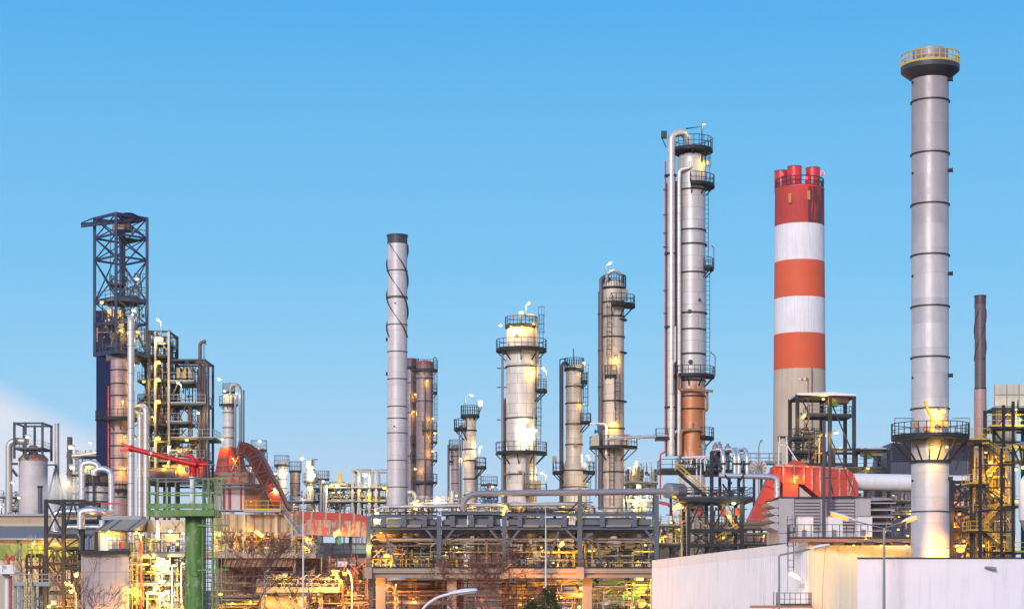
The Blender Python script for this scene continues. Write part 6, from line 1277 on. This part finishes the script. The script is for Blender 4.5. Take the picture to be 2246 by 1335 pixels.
for px, py, q in ((626,1262,.3),(583,1306,.2),(637,1308,.2),(672,1308,.15),(486,1302,.3),(700,1303,.16)): lamp(t, w.p(px,py,-.6), q, M.gy)
fine(t, w, 565, 740, 1255, 1289, .5, 7, 651, 110, M.steel, .05, .12); fine(t, w, 565, 740, 1258, 1289, .5, 7, 652, 80, M.cream, .05, .12); fine(t, w, 565, 800, 1300, 1340, .5, 7, 653, 60, M.beige, .05, .13); fine(t, w, 690, 808, 1220, 1335, 6, 12, 654, 90, M.brown, .06, .14); fine(t, w, 690, 808, 1215, 1335, 5, 12, 655, 60, M.steel, .06, .14)
drum(t, w.p(618,1330,2), 1.5, 5, M.beige); 
unit('pump_house_unit', 'dim yellow-lit pipework below the lower concrete deck and bare shrubs', 'process unit', 222, 455, 745, 1300, 1345, 41, (), 8, 1.2, 7, [M.beige,M.cream,M.brown,M.galv], M.gy, False)
# pipe bridge left of the rack
w = V(232); z, x = w.z, w.x
t = T('small_footbridge', 'dark railed footbridge joining the pipe rack above orange pipes', 'footbridge', (x(765),232,0))
slab(t, x(725), x(808), 232, 235, z(1216), .3, M.steel, M.steel, 'flr', 1.3)
MB().box(x(767), x(808), 235.2, 235.6, z(1214), z(1192)).build('side_panel', M.teal, t, ang=0)
for px in (722,780): MB().bar((x(px),233,0),(x(px),233,z(1216)),.3).build('post', M.pipeb, t, ang=0)
MB().box(x(740), x(748), 232.2, 232.35, z(1194), z(1180)).build('green_sign', glow('sign_green_lit',(.05,.9,.12),1.0) if False else M.vgreen, t, ang=0)
MB().box(x(722), x(772), 240, 246, z(1240), z(1228)).build('pale_box', M.white, t, ang=0)
t = T('orange_lit_pipes_bank', 'bank of level pipes glowing under orange lamps beside the concrete piers', 'pipe bank', (x(760),226,0))
for k, (a, b, py, dy, rp) in enumerate(((725,810,1297,-6,2.5),(728,808,1287,-5,3.5),(700,815,1305,-4,2.5),(690,815,1318,-3,2.2),(740,815,1326,-2,3),(722,800,1278,-1,2))): pipe(t, [w.p(a,py+12,dy),w.p(a,py,dy),w.p(b,py,dy)], w.l(rp), (M.beige,M.cream,M.brown)[k%3], .6)
for px in (735,770,800): MB().bar(w.p(px,1400,-3), w.p(px,1275,-3), .3).build('post', M.steelg, t, ang=0)
ladder(t, x(790), 224, 2, z(1235), M.redp, True)
# under the concrete deck
w = V(216); z, x = w.z, w.x
t = T('under_deck_pipework', 'pipes and pale drum ends under the concrete deck beside the white shed', 'pipe bank', (x(1380),218,0))
for a, b, py, dy, rp, m in ((840,1000,1296,2,2.2,M.beige),(845,1010,1305,3,2.2,M.brown),(840,1000,1322,2,5,M.pipeg),(1230,1300,1300,2,2,M.beige),(1230,1330,1310,3,2,M.beige)): pipe(t, [w.p(a,py,dy),w.p(b,py,dy)], w.l(rp), m, n=10)
vpipe(t, w, [(842,1290,1),(848,1281,1),(862,1284,1),(868,1300,1),(868,1340,1)], 4.5, M.silver, .6)
for px, py, q in ((1329,1292,9),(1408,1290,10),(1329,1319,8),(1407,1322,10)): MB().xlathe(w.p(px,py,.5), (-.1,-1,0), [(.05,-.15+0),(w.l(q)*.7,-.05),(w.l(q),.1),(w.l(q),-5)], 22).build('drum_end', M.white if px < 1400 else M.cream, t)
vpipe(t, w, [(1255,1275,-.4),(1385,1275,-.4),(1390,1280,-.4),(1390,1340,-.4)], 1.6, M.vgreen, .3); vpipe(t, w, [(1340,1276,-.4),(1340,1335,-.4)], 1.4, M.vgreen); vpipe(t, w, [(1348,1290,-.4),(1350,1280,-.4),(1358,1276,-.4)], 1.6, M.vgreen, .2)
for k in range(14): px = rnd.uniform(1280,1425); vpipe(t, w, [(px,1345,2),(px,rnd.uniform(1275,1310),2)], rnd.uniform(.8,2), rnd.choice((M.cream,M.alu,M.beige,M.yellow)))
for k in range(8): valve(t, w.p(rnd.uniform(1345,1400),rnd.uniform(1290,1335),-.6), .26, rnd.choice((M.white,M.galv,M.vgreen)))
for px, py, q, g in ((1275,1288,.3,M.gy),(1400,1270,.34,M.gy),(1428,1287,.34,M.gy),(1424,1326,.2,M.gy),(1380,1300,.2,M.gy),(870,1280,.14,M.gw),(1270,1330,.24,M.gy)): lamp(t, w.p(px,py,-1), q, g)
tubelamp(t, w.p(1394,1270,-1), w.p(1410,1269,-1), .22, M.gy); rail(t, [w.p(1230,1338,-.8),w.p(1425,1338,-.8)], M.steelg, 1.1, 1.5)
MB().box(x(836), x(1010), 229, 229.4, 0, z(1270)).build('back_screen', M.pipeb, t, ang=0)
unit('red_lit_unit', 'white railed landing and pipes lit red-orange under the concrete deck', 'process unit', 219, 1100, 1270, 1270, 1345, 52, (1288,), 6, .8, 3, [M.white,M.cream,M.brown], M.go, False)

# ================================================================== FAR PLANT
v = V(520); z, x = v.z, v.x
t, vv, cx, cy, r = col('hazy_silo', 'hazy grey silo with red cone lid under an open steel frame', 'silo', 520, 42, 104, 1009, clad('shell_hazy', (.58,.53,.53), 4, 3, 4, .1, .6, .7, .3), ())
shell(t, cx, cy, [(r*1.05,z(1010)),(r*1.05,z(1006)),(r*.75,z(997)),(r*.32,z(994)),(r*.3,z(978)),(r*.2,z(976))], M.oxidef, 32, 'cone_lid')
frame(t, [x(42),x(66),x(103)], [515,525], [z(985),z(931)], .6, M.steelg, base=z(1008), brace=[(1,z(1008),z(985),'x')]); slab(t, x(42), x(103), 514, 525, z(985), .4, M.steelg, M.steelg, 'flr', 2); lamp(t, v.p(75,963,-7), .7, M.gw)
t = T('hazy_gooseneck_pipe', 'hazy fat gooseneck pipe bending into the far silo frame', 'pipe', (x(27),516,0)); vpipe(t, v, [(26,1125,-3),(26,975,-3),(40,968,-3),(68,970,-3)], 7.5, M.alu, 3, 18, 'pipe_run'); vpipe(t, v, [(26,1018,-3),(45,1018,-3)], 2.5, M.steelg); vpipe(t, v, [(33,1030,-3),(44,1045,-3)], 3, M.steelg)
t = T('hazy_thin_chimney', 'thin hazy chimney steadied by splayed legs beyond the warehouse', 'chimney', (x(125),520,0)); shell(t, x(125), 520, [(v.l(6),0),(v.l(5),z(930)),(v.l(5.6),z(930)),(v.l(5.6),z(928))], M.alu, 20, 'stack_shell')
for q in (108,143): MB().bar((x(125),519,z(1020)),(x(q),518,z(1095)),.4).build('splayed_leg', M.steelg, t, ang=0); MB().bar((x(q),518,0),(x(q),518,z(1095)),.4).build('splayed_leg', M.steelg, t, ang=0)
for y in (1020,): MB().bar((x(108),518,z(y)),(x(128),518,z(y)),.4).build('tie', M.steelg, t, ang=0)
unit('hazy_unit', 'hazy lamp-dotted pipework between thin chimney and navy tower', 'process unit', 500, 148, 214, 985, 1120, 61, (1000,1040,1080), 12, .16, 7, [M.galv,M.alu,M.steelg], M.gw)
t = bpy.data.objects['hazy_unit']; w = V(500); MB().ibeam((w.x(153),500,0),(w.x(153),500,w.z(958)),1.2,1.2).build('mast', M.steelg, t); vpipe(t, w, [(150,1000,0),(175,998,0),(215,992,0)], 4, M.alu)
for px, py, q in ((163,984,.8),(166,1027,.9),(157,1060,.6),(205,973,.5),(36,1060,.5),(50,1093,.5),(9,1112,.5)): lamp(t, w.p(px,py,-4), q, M.gw)
unit('hazy_side_unit', 'hazy low pipework at the far edge behind the warehouse roof', 'process unit', 540, -5, 40, 1075, 1125, 62, (1090,), 10, .25, 3, [M.galv,M.alu,M.steelg], M.gw)
t, vv, cx, cy, r = col('hazy_small_stack', 'short dark stub stack on the warehouse ridge', 'chimney', 260, 83, 93, 1068, M.piped, ())
shell(t, cx, cy, [(r*1.3,vv.z(1069)),(r*1.3,vv.z(1065))], M.steel, 18, 'stack_cap')
# far column with looped pipe
t, vv, cx, cy, r = col('looped_column', 'pale column with looped overhead pipe beyond the red hopper', 'process column', 420, 489, 514, 868, M.shellw, (905,938,960))
ringdeck(t, cx, cy, r, vv.l(21), -180, 0, vv.z(888), h=2); ringdeck(t, cx, cy, r, vv.l(14), -180, 180, vv.z(860), h=2); vpipe(t, vv, [(505,866,-1),(507,848,-1),(516,843,-1),(526,848,-1),(529,858,-1),(529,985,-1)], 3.8, M.pipeg, 1.6, 14, 'overhead_pipe'); vpipe(t, vv, [(518,985,-1.4),(518,870,-1.4)], 2.6, M.pipeg); vpipe(t, vv, [(536,985,-1),(536,856,-1)], 1.6, M.steelg)
lamp(t, vv.p(484,834,-2), .5, M.gws); lamp(t, vv.p(497,861,-3), .42, M.gw); lamp(t, vv.p(522,865,-2), .3, M.gw)
t, vv, cx, cy, r = col('hazy_column', 'short hazy column behind the curved red chute', 'process column', 450, 556, 580, 985, M.shellb, (1005,1030)); ringdeck(t, cx, cy, r, vv.l(18), -180, 180, vv.z(987), h=2.4); lamp(t, vv.p(572,969,-2), .5, M.gw); ringdeck(t, cx, cy, r, vv.l(19), -60, 20, vv.z(1010), h=2)
t, vv, cx, cy, r = col('domed_column', 'domed hazy column ringed by a railed gallery, lamps at its neck', 'process column', 450, 608, 628, 1018, M.shellw, (1050,1070), k=.9); ringdeck(t, cx, cy, r, vv.l(17), -180, 180, vv.z(1020), h=2.4); lamp(t, vv.p(607,1040,-2.5), .45, M.gw); lamp(t, vv.p(630,1037,-2.5), .45, M.gw); lamp(t, vv.p(608,1060,-3), .5, M.gw); vpipe(t, vv, [(612,1120,-2),(612,1045,-2)], 2, M.steelg)
t, vv, cx, cy, r = col('flat_hazy_column', 'flat-topped hazy column beside the domed one', 'process column', 455, 636, 659, 1036, M.shellb, (1060,1085), k=.1); ringdeck(t, cx, cy, r, vv.l(14), -180, 180, vv.z(1033), h=2.4)
t, vv, cx, cy, r = col('glaring_column', 'yellow-lit narrow column with three glaring lamps at its head', 'process column', 450, 672, 690, 1012, M.shellt, (1030,1065)); 
for px, py in ((665,1007),(687,1027),(690,1045),(682,1046)): lamp(t, vv.p(px,py,-2.5), .55, M.gws)
vpipe(t, vv, [(685,1020,-1),(685,1008,-1),(698,1008,-1)], 1.2, M.steelg); ringdeck(t, cx, cy, r, vv.l(18), -180, 180, vv.z(1056), h=2)
unit('far_pipe_deck', 'far yellow-lit pipe deck between the glaring column and the spiral stack', 'process unit', 440, 690, 860, 1058, 1125, 71, (1070,1100), 12, .32, 12, [M.cream,M.galv,M.beige,M.steelg], M.gy)
t = bpy.data.objects['far_pipe_deck']; w = V(440)
frame(t, [w.x(773),w.x(787),w.x(810),w.x(825),w.x(850)], [440,450], [w.z(1068),w.z(1030)], .55, M.galv)
for px in (706,712,717): vpipe(t, w, [(px,1125,-2),(px,1065,-2)], 2.6, M.silver if px == 717 else M.galv)
MB().box(w.x(728), w.x(770), 441, 446, w.z(1062), w.z(1058)).build('roof', M.cream, t, ang=0); MB().bar(w.p(744,1058,2), w.p(744,1035,2), .9).build('yellow_post', M.yellow, t)
for px, py, q in ((742,1067,.6),(802,1043,.7),(845,1071,.6),(811,1085,.6),(728,1066,.5),(790,1076,.4)): lamp(t, w.p(px,py,-2), q, M.gws if px in (742,802) else M.gy)
unit('far_mid_unit', 'hazy pipework at the foot of the domed and flat columns', 'process unit', 440, 575, 700, 1075, 1125, 72, (1100,), 10, .25, 5, [M.galv,M.steelg,M.alu], M.gw)
unit('spiral_foot_unit', 'pipework and lamps between the spiral stack and the twin brown columns', 'process unit', 330, 860, 1010, 1085, 1130, 73, (1105,), 10, .5, 7, [M.alu,M.galv,M.cream], M.gw)
t = bpy.data.objects['spiral_foot_unit']; w = V(330); vpipe(t, w, [(893,1078,0),(906,1078,0),(911,1088,0),(911,1118,0)], 4.6, M.alu, 1, 14)
for px, py in ((910,1103),(963,1093),(956,1097),(893,1112)): lamp(t, w.p(px,py,-1.5), .42, M.gw)
unit('column_foot_unit', 'valves and pipework gathered at the feet of the three middle columns', 'process unit', 232, 1010, 1300, 1100, 1130, 74, (), 6, 1.2, 7, [M.alu,M.galv,M.cream,M.steelg], M.gy, False)

# gap fill: mid-distance halls behind the racks
w = V(300); t = T('grey_hall', 'low weathered grey hall behind the pipe rack and columns', 'building', (w.x(1150),305,0)); MB().box(w.x(800), w.x(1690), 312, 330, 0, w.z(1168)).build('wall', grid('hall_panels', (.13,.115,.09), 3, 3, 0, .7, .6), t, ang=0); MB().box(w.x(799), w.x(1691), 311.8, 330.2, w.z(1168), w.z(1166)).build('roof', M.galv, t, ang=0)
w = V(330); t = T('pale_hall', 'low pale hall seen under the long red duct', 'building', (w.x(740),345,0)); MB().box(w.x(640), w.x(812), 345, 360, 0, w.z(1185)).build('wall', M.roofg, t, ang=0)

# ================================================================== TREES
def bare_tree(name, label, D, px, ybase, H, seed, spread=.55, mat=None, thick=.09, depth=6, lean=0, n0=3):
    v = V(D); base = Vector((v.x(px),D,0)); rnd = random.Random(seed); t = T(name, label, 'tree', base, 'bare winter trees')
    tr, tw = MB(), MB()
    def grow(p, d, L, r, k):
        m = 3; pts = [p]; dd = d.copy()
        for i in range(m):
            dd = (dd+Vector((rnd.uniform(-.16,.16),rnd.uniform(-.16,.16),rnd.uniform(-.02,.12)))).normalized(); pts.append(pts[-1]+dd*L/m)
        rs = [r*(1-.35*i/m) for i in range(m+1)]
        (tr if k >= depth-1 else tw).tube(pts, rs, 6 if k >= depth-2 else 3, caps=k == depth)
        if k <= 0: return
        for i in range(rnd.choice((2,3,3) if k < 5 else (2,3)) if k < depth else n0):
            a = rnd.uniform(0,6.283); s = rnd.uniform(.3,1)*spread; side = Vector((math.cos(a),math.sin(a),0)); side = (side-dd*side.dot(dd)).normalized()
            q = pts[-1] if i < 2 else pts[rnd.choice((1,2))]
            grow(q, (dd+side*s*1.5).normalized(), L*rnd.uniform(.62,.85), max(r*.58,.013), k-1)
    d0 = Vector((lean,0,1)).normalized(); grow(base, d0, H*.3, thick, depth)
    tr.build('trunk', M.bark, t); tw.build('crown', mat or M.twig, t, ang=0); return t
bare_tree('bare_tree', 'bare branching tree against the lilac panel wall', 150, 205, 1335, 11.0, 3, .5, M.bark, .11, 6)
bare_tree('bare_tree', 'large reddish bare tree overlapping the concrete deck edge', 160, 1086, 1335, 11.2, 8, .68, M.twig, .15, 8, n0=4)
bare_tree('bare_tree', 'sparse bare tree in front of the dark X-braced duct frame', 170, 128, 1335, 11.9, 12, .6, M.twig, .08, 6)
bare_tree('bare_tree', 'twiggy brown tree in front of the brown hall beside the green tower', 170, 560, 1335, 13.3, 21, .65, M.twig, .10, 8)
bare_tree('bare_tree', 'low bare shrub below the orange sodium lamps', 150, 702, 1335, 9.6, 25, .5, M.bark, .07, 6)
bare_tree('bare_tree', 'low spreading bare tree behind the curved street lamp', 165, 1015, 1335, 8.6, 31, .8, M.twig, .1, 7)
def pine(label, D, px, H, seed, w):
    v = V(D); base = Vector((v.x(px),D,0)); rnd = random.Random(seed); t = T('pine_tree', label, 'tree', base, 'small pines')
    MB().tube([base, base+Vector((.1,0,H*.6)), base+Vector((0,0,H*.95))], [.22,.12,.03], 8).build('trunk', M.bark, t); m = MB()
    for k in range(150):
        zz = H*(.35+.65*rnd.random()**.8); rr_ = w*(1.08-zz/H)*rnd.uniform(.3,1.1)+.2; a = rnd.uniform(0,6.283); c = base+Vector((rr_*math.cos(a),rr_*math.sin(a),zz+rnd.uniform(-.1,.25)))
        for j in range(26):
            d = Vector((rnd.gauss(0,1),rnd.gauss(0,1),rnd.gauss(.45,.8))).normalized(); q = c+Vector((rnd.gauss(0,.13),rnd.gauss(0,.13),rnd.gauss(0,.1))); e = d.cross(Vector((.3,.5,.8))).normalized()*.025
            m.add([q-e,q+e,q+d*rnd.uniform(.16,.32)],[(0,1,2)])
    m.build('crown', M.pine, t, ang=0)
pine('dark green pine before the red-orange lamp', 120, 1206, 6.85, 4, 1.5)
pine('smaller dark pine tucked low beside the larger pine', 118, 1165, 6.05, 9, 1.1)
v = V(92); rnd = random.Random(14); m = MB()
for k in range(110):
    px = rnd.choice((rnd.gauss(1700,18),rnd.gauss(1800,22))); b = Vector((v.x(px),92+rnd.uniform(-.6,.6),4.2)); h = rnd.uniform(.9,2.2); e = Vector((.014,0,0)); d = Vector((rnd.gauss(0,.16),rnd.gauss(0,.1),1))*h
    m.add([b-e-Vector((0,0,4.2)),b+e-Vector((0,0,4.2)),b+d*.6+e*.8,b+d,b+d*.6-e*.8],[(0,1,2,3,4)])
g = m.build('tall_reeds', M.straw, None, ang=0); g['kind'] = 'stuff'; g['label'] = 'orange dry reed tips in front of the white shed'

# ================================================================== BITS BESIDE THE STRIPED CHIMNEY
v = V(258); z, x = v.z, v.x
t = T('spoked_drum', 'pale round drum end with spoke ribs beside the red duct', 'drum', (x(1664),258,0))
MB().xlathe(v.p(1664,1025), (0,1,0), [(.1,-.25),(v.l(15),-.1),(v.l(18),0),(v.l(18),5),(.1,5.2)], 30).build('drum_shell', M.white, t)
for k in range(6): a = k*math.pi/6; d = Vector((math.cos(a),0,math.sin(a)))*v.l(16); MB().bar(v.p(1664,1025,-.22)-d, v.p(1664,1025,-.22)+d, .1, .12).build('spoke_rib', M.beige, t, ang=0)
for px in (1656,1672): MB().bar(v.p(px,1042,1), (x(px),259,0), .35).build('saddle_post', M.steelg, t, ang=0)
t = T('railed_gallery', 'thin railed gallery and white A-frame hoist above the red duct', 'gallery', (x(1675),262,0))
slab(t, x(1636), x(1722), 261, 264, z(1010), .2, M.galv, M.galv, 'flr', 1.3); rail(t, [(x(1636),263.8,z(1008)),(x(1722),263.8,z(1008))], M.galv, 1.3, 1.4)
for p, q in (((1712,1020),(1714,955)),((1731,1020),(1729,955)),((1758,1016),(1730,972)),((1714,973),(1730,973))): MB().bar(v.p(*p,2), v.p(*q,2), .16).build('hoist_leg', M.white, t, ang=0)
MB().prism([v.p(1711,965,2),v.p(1711,953,2),v.p(1732,953,2),v.p(1732,965,2),v.p(1728,965,2),v.p(1726,958,2),v.p(1717,958,2),v.p(1715,965,2)],(0,.3,0)).build('hoist_head', M.steel, t, ang=0)
for px in (1640,1718): MB().bar((x(px),262.5,0),(x(px),262.5,z(1012)),.3).build('gallery_post', M.galv, t, ang=0)
v = V(256); post_lamp('thin_post_lamp', 'thin unlit post lamp rising over the railed gallery', 256, 1664, 1335, 972, 1668, 968, M.galv, 4)
unit('stair_side_unit', 'greenish yellow-lit pipework between the stair structure and the red duct', 'process unit', 246, 1560, 1712, 1150, 1225, 83, (1158,1195), 7, .7, 7, [M.beige,M.cream,M.brown,M.galv], M.gy)
t = bpy.data.objects['stair_side_unit']; w = V(240)
for py, rp in ((1148,5),(1157,3),(1170,3)): vpipe(t, w, [(1560,py,0),(1700,py,0)], rp, M.beige)

unit('rack_end_unit', 'yellow-lit pipework tucked between the pipe rack end and the stair structure', 'process unit', 224, 1444, 1512, 1125, 1232, 91, (1155,1195), 6, 1.0, 5, [M.beige,M.cream,M.galv], M.gy)
w = V(216)
t = bpy.data.objects['under_deck_pipework']
for px, py, q in ((862,1300,.2),(905,1312,.16),(1010,1296,.14),(1262,1300,.2),(1150,1310,.14)): lamp(t, w.p(px,py,1.5), q, M.go)  # added sodium lamps that turn the piers and under-deck pipes orange
for k, (px0, px1, yt, D, m, lb) in enumerate(((590,600,1040,470,M.shellb,'slender hazy column between the red chute and the domed column'),(700,709,1048,470,M.shellw,'slender pale hazy column beside the glaring column'),(735,743,1072,480,M.shellb,'squat distant hazy column before the far pipe deck'),(544,553,1018,480,M.shellw,'slender hazy column peeping over the curved red chute'),(866,874,1068,480,M.shellb,'distant hazy column just behind the spiral stack foot'),(1068,1078,1060,470,M.shellb,'distant hazy column between the small and stout columns'))):
    t, vv, cx, cy, r = col('distant_column', lb, 'process column', D, px0, px1, yt, m, (yt+20,yt+45)); ringdeck(t, cx, cy, r, r+1.6, -180, 180, vv.z(yt+3), h=2.2); ringdeck(t, cx, cy, r, r+1.6, -180, 0, vv.z(yt+30), h=2.2); lamp(t, vv.p(px1+2,yt+8,-2), .4, M.gw)
    fine(t, vv, px0-14, px1+14, yt+25, 1115, -1, 6, 700+k, 40, M.steelg, .12, .3)

for px, py, q in ((740,1290,.18),(775,1300,.18),(800,1275,.16),(712,1310,.16),(830,1262,.14)): lamp(bpy.data.objects['orange_lit_pipes_bank'], V(226).p(px,py,-7), q, M.go)  # extra lamps, added only to give the pipe bank its orange tone
# ================================================================== SKY, SUN, CAMERA
w = bpy.data.worlds.new('World'); sc.world = w; w.use_nodes = True; nt = w.node_tree; nt.nodes.clear()
def nn(t, **k):
    x = nt.nodes.new(t)
    for a, b in k.items(): setattr(x, a, b)
    return x
L = nt.links.new
out = nn('ShaderNodeOutputWorld'); bg = nn('ShaderNodeBackground'); L(bg.outputs[0], out.inputs[0]); bg.inputs[1].default_value = SKY_S = .1
sky = nn('ShaderNodeTexSky'); sky.sky_type = 'NISHITA'; sky.sun_disc = False; SUN_EL, SUN_AZ = R(20), R(201)
sky.sun_elevation = SUN_EL; sky.sun_rotation = SUN_AZ
tc = nn('ShaderNodeTexCoord'); sep = nn('ShaderNodeSeparateXYZ'); L(tc.outputs['Generated'], sep.inputs[0])
rp = nn('ShaderNodeValToRGB'); L(sep.outputs[2], rp.inputs[0]); e = rp.color_ramp.elements
stops = [(0,(208,220,243)),(.05,(186,216,244)),(.10,(156,211,246)),(.17,(122,201,246)),(.24,(104,192,243)),(.31,(74,177,242)),(.6,(62,150,222)),(1,(55,130,205))]
while len(e) < len(stops): e.new(.5)
for i, (p, c) in enumerate(stops): e[i].position = p; e[i].color = lin(c)
# pink dusk tint low on the left, thin drifting vapour bank
def mth(op, a, b=0., cl=False):
    x = nn('ShaderNodeMath', operation=op, use_clamp=cl)
    for i, q in enumerate((a,b)):
        if hasattr(q,'links'): L(q, x.inputs[i])
        else: x.inputs[i].default_value = q
    return x.outputs[0]
def mixc(f, a, b, mode='MIX'):
    x = nn('ShaderNodeMix', data_type='RGBA', blend_type=mode)
    for i, q in ((0,f),(6,a),(7,b)):
        if hasattr(q,'links'): L(q, x.inputs[i])
        else: x.inputs[i].default_value = q
    return x.outputs[2]
mp = nn('ShaderNodeMapping'); L(tc.outputs['Generated'], mp.inputs[0]); mp.inputs['Scale'].default_value = (5,5,22)
nz = nn('ShaderNodeTexNoise'); L(mp.outputs[0], nz.inputs['Vector']); nz.inputs['Scale'].default_value = 1.0; nz.inputs['Detail'].default_value = 4; nz.inputs['Roughness'].default_value = .45
az = sep.outputs[0]; el = sep.outputs[2]
# bank: upper edge falls from elevation .115 at the far left to .088 near the navy tower
edge = mth('ADD', mth('MULTIPLY', mth('ADD', az, .27), -.55), .112)
m1 = mth('MULTIPLY', mth('SUBTRACT', edge, el), 60, True); m2 = mth('MULTIPLY', mth('SUBTRACT', -.185, az), 26, True); m3 = mth('MULTIPLY', mth('SUBTRACT', el, .05), 25, True)
bank = mth('MULTIPLY', mth('MULTIPLY', m1, m2), mth('MULTIPLY', mth('ADD', mth('MULTIPLY', nz.outputs[0], .8), .55), .95), True)
tint = mth('MULTIPLY', mth('MULTIPLY', mth('SUBTRACT', .1, el), 9, True), .22)
col_ = mixc(bank, rp.outputs[0], lin(236,236,244))
col_ = mixc(mth('MULTIPLY', tint, mth('MULTIPLY', mth('ADD', mth('MULTIPLY', az, -1), .25), 2.0, True)), col_, lin(226,206,232))
back = mth('MULTIPLY', mth('MULTIPLY', mth('SUBTRACT', .1, sep.outputs[1]), 1.4, True), mth('MULTIPLY', mth('SUBTRACT', .75, el), 1.6, True))
col_ = mixc(back, col_, (.98,.84,.84,1))
sc10 = mixc(1.0, col_, (9.9,10.1,10.4,1), 'MULTIPLY')
L(mixc(.12, sc10, sky.outputs[0]), bg.inputs[0])

sd = bpy.data.lights.new('sun', 'SUN'); sd.energy = 2.6; sd.angle = R(12); sd.color = (1,.945,.96)
so = bpy.data.objects.new('sun', sd); COL.objects.link(so)
# sun low behind the camera, slightly to its left
sdir = Vector((math.sin(SUN_AZ)*math.cos(SUN_EL), math.cos(SUN_AZ)*math.cos(SUN_EL), math.sin(SUN_EL)))
so.rotation_euler = sdir.to_track_quat('Z','Y').to_euler()

cd = bpy.data.cameras.new('camera'); co = bpy.data.objects.new('camera', cd); COL.objects.link(co)
co.location = (0,0,CH); co.rotation_euler = (R(90),0,0); cd.sensor_width = 36; cd.lens = 36*F/2246; cd.shift_y = (HY-667.5)/2246; cd.clip_start = .5; cd.clip_end = 9000
sc.camera = co
sc.view_settings.view_transform = 'Standard'; sc.view_settings.look = 'None'; sc.view_settings.exposure = 0; sc.view_settings.gamma = 1
sc.render.engine = 'CYCLES'; cy_ = sc.cycles
cy_.use_denoising = True; cy_.denoiser = 'OPENIMAGEDENOISE'; cy_.max_bounces = 5; cy_.diffuse_bounces = 3; cy_.glossy_bounces = 3; cy_.sample_clamp_indirect = 4; cy_.caustics_reflective = False; cy_.caustics_refractive = False; cy_.use_light_tree = True
cy_.use_adaptive_sampling = True; cy_.adaptive_threshold = .02
# ================================================================== HAZE
hm = bpy.data.materials.new('haze_air'); hm.use_nodes = True; ht = hm.node_tree; ht.nodes.clear()
ho = ht.nodes.new('ShaderNodeOutputMaterial'); hv = ht.nodes.new('ShaderNodeVolumePrincipled'); ht.links.new(hv.outputs[0], ho.inputs['Volume'])
hv.inputs['Color'].default_value = (.93,.93,.98,1); hv.inputs['Density'].default_value = .00011; hv.inputs['Anisotropy'].default_value = .35
hz = MB().box(-420, 420, -30, 620, -2, 160).build('haze', hm, None, ang=0); hz['kind'] = 'stuff'
cy_.volume_bounces = 1

# drifting steam beside the far silo
sm = bpy.data.materials.new('steam_vapour'); sm.use_nodes = True; st = sm.node_tree; st.nodes.clear()
so_ = st.nodes.new('ShaderNodeOutputMaterial'); sv = st.nodes.new('ShaderNodeVolumePrincipled'); st.links.new(sv.outputs[0], so_.inputs['Volume']); sv.inputs['Color'].default_value = (1,1,1,1)
tcn = st.nodes.new('ShaderNodeTexCoord'); sn = st.nodes.new('ShaderNodeTexNoise'); st.links.new(tcn.outputs['Object'], sn.inputs['Vector']); sn.inputs['Scale'].default_value = .22; sn.inputs['Detail'].default_value = 3
vl = st.nodes.new('ShaderNodeVectorMath'); vl.operation = 'DIVIDE'; st.links.new(tcn.outputs['Object'], vl.inputs[0]); vl.inputs[1].default_value = (10,3.5,6)
vn = st.nodes.new('ShaderNodeVectorMath'); vn.operation = 'LENGTH'; st.links.new(vl.outputs[0], vn.inputs[0])
f1 = st.nodes.new('ShaderNodeMath'); f1.operation = 'SUBTRACT'; f1.use_clamp = True; f1.inputs[0].default_value = 1; st.links.new(vn.outputs['Value'], f1.inputs[1])
f2 = st.nodes.new('ShaderNodeMath'); f2.operation = 'MULTIPLY'; st.links.new(f1.outputs[0], f2.inputs[0]); st.links.new(sn.outputs['Fac'], f2.inputs[1])
f3 = st.nodes.new('ShaderNodeMath'); f3.operation = 'MULTIPLY'; st.links.new(f2.outputs[0], f3.inputs[0]); f3.inputs[1].default_value = .8; st.links.new(f3.outputs[0], sv.inputs['Density'])
w = V(495); pc = w.p(125,1085)
s_ = MB().ball(pc, 10, 3.5, 6, 20, 12).build('steam', sm, None, origin=pc); s_['kind'] = 'stuff'; s_['label'] = 'drifting white steam beside the far silo and thin chimney'
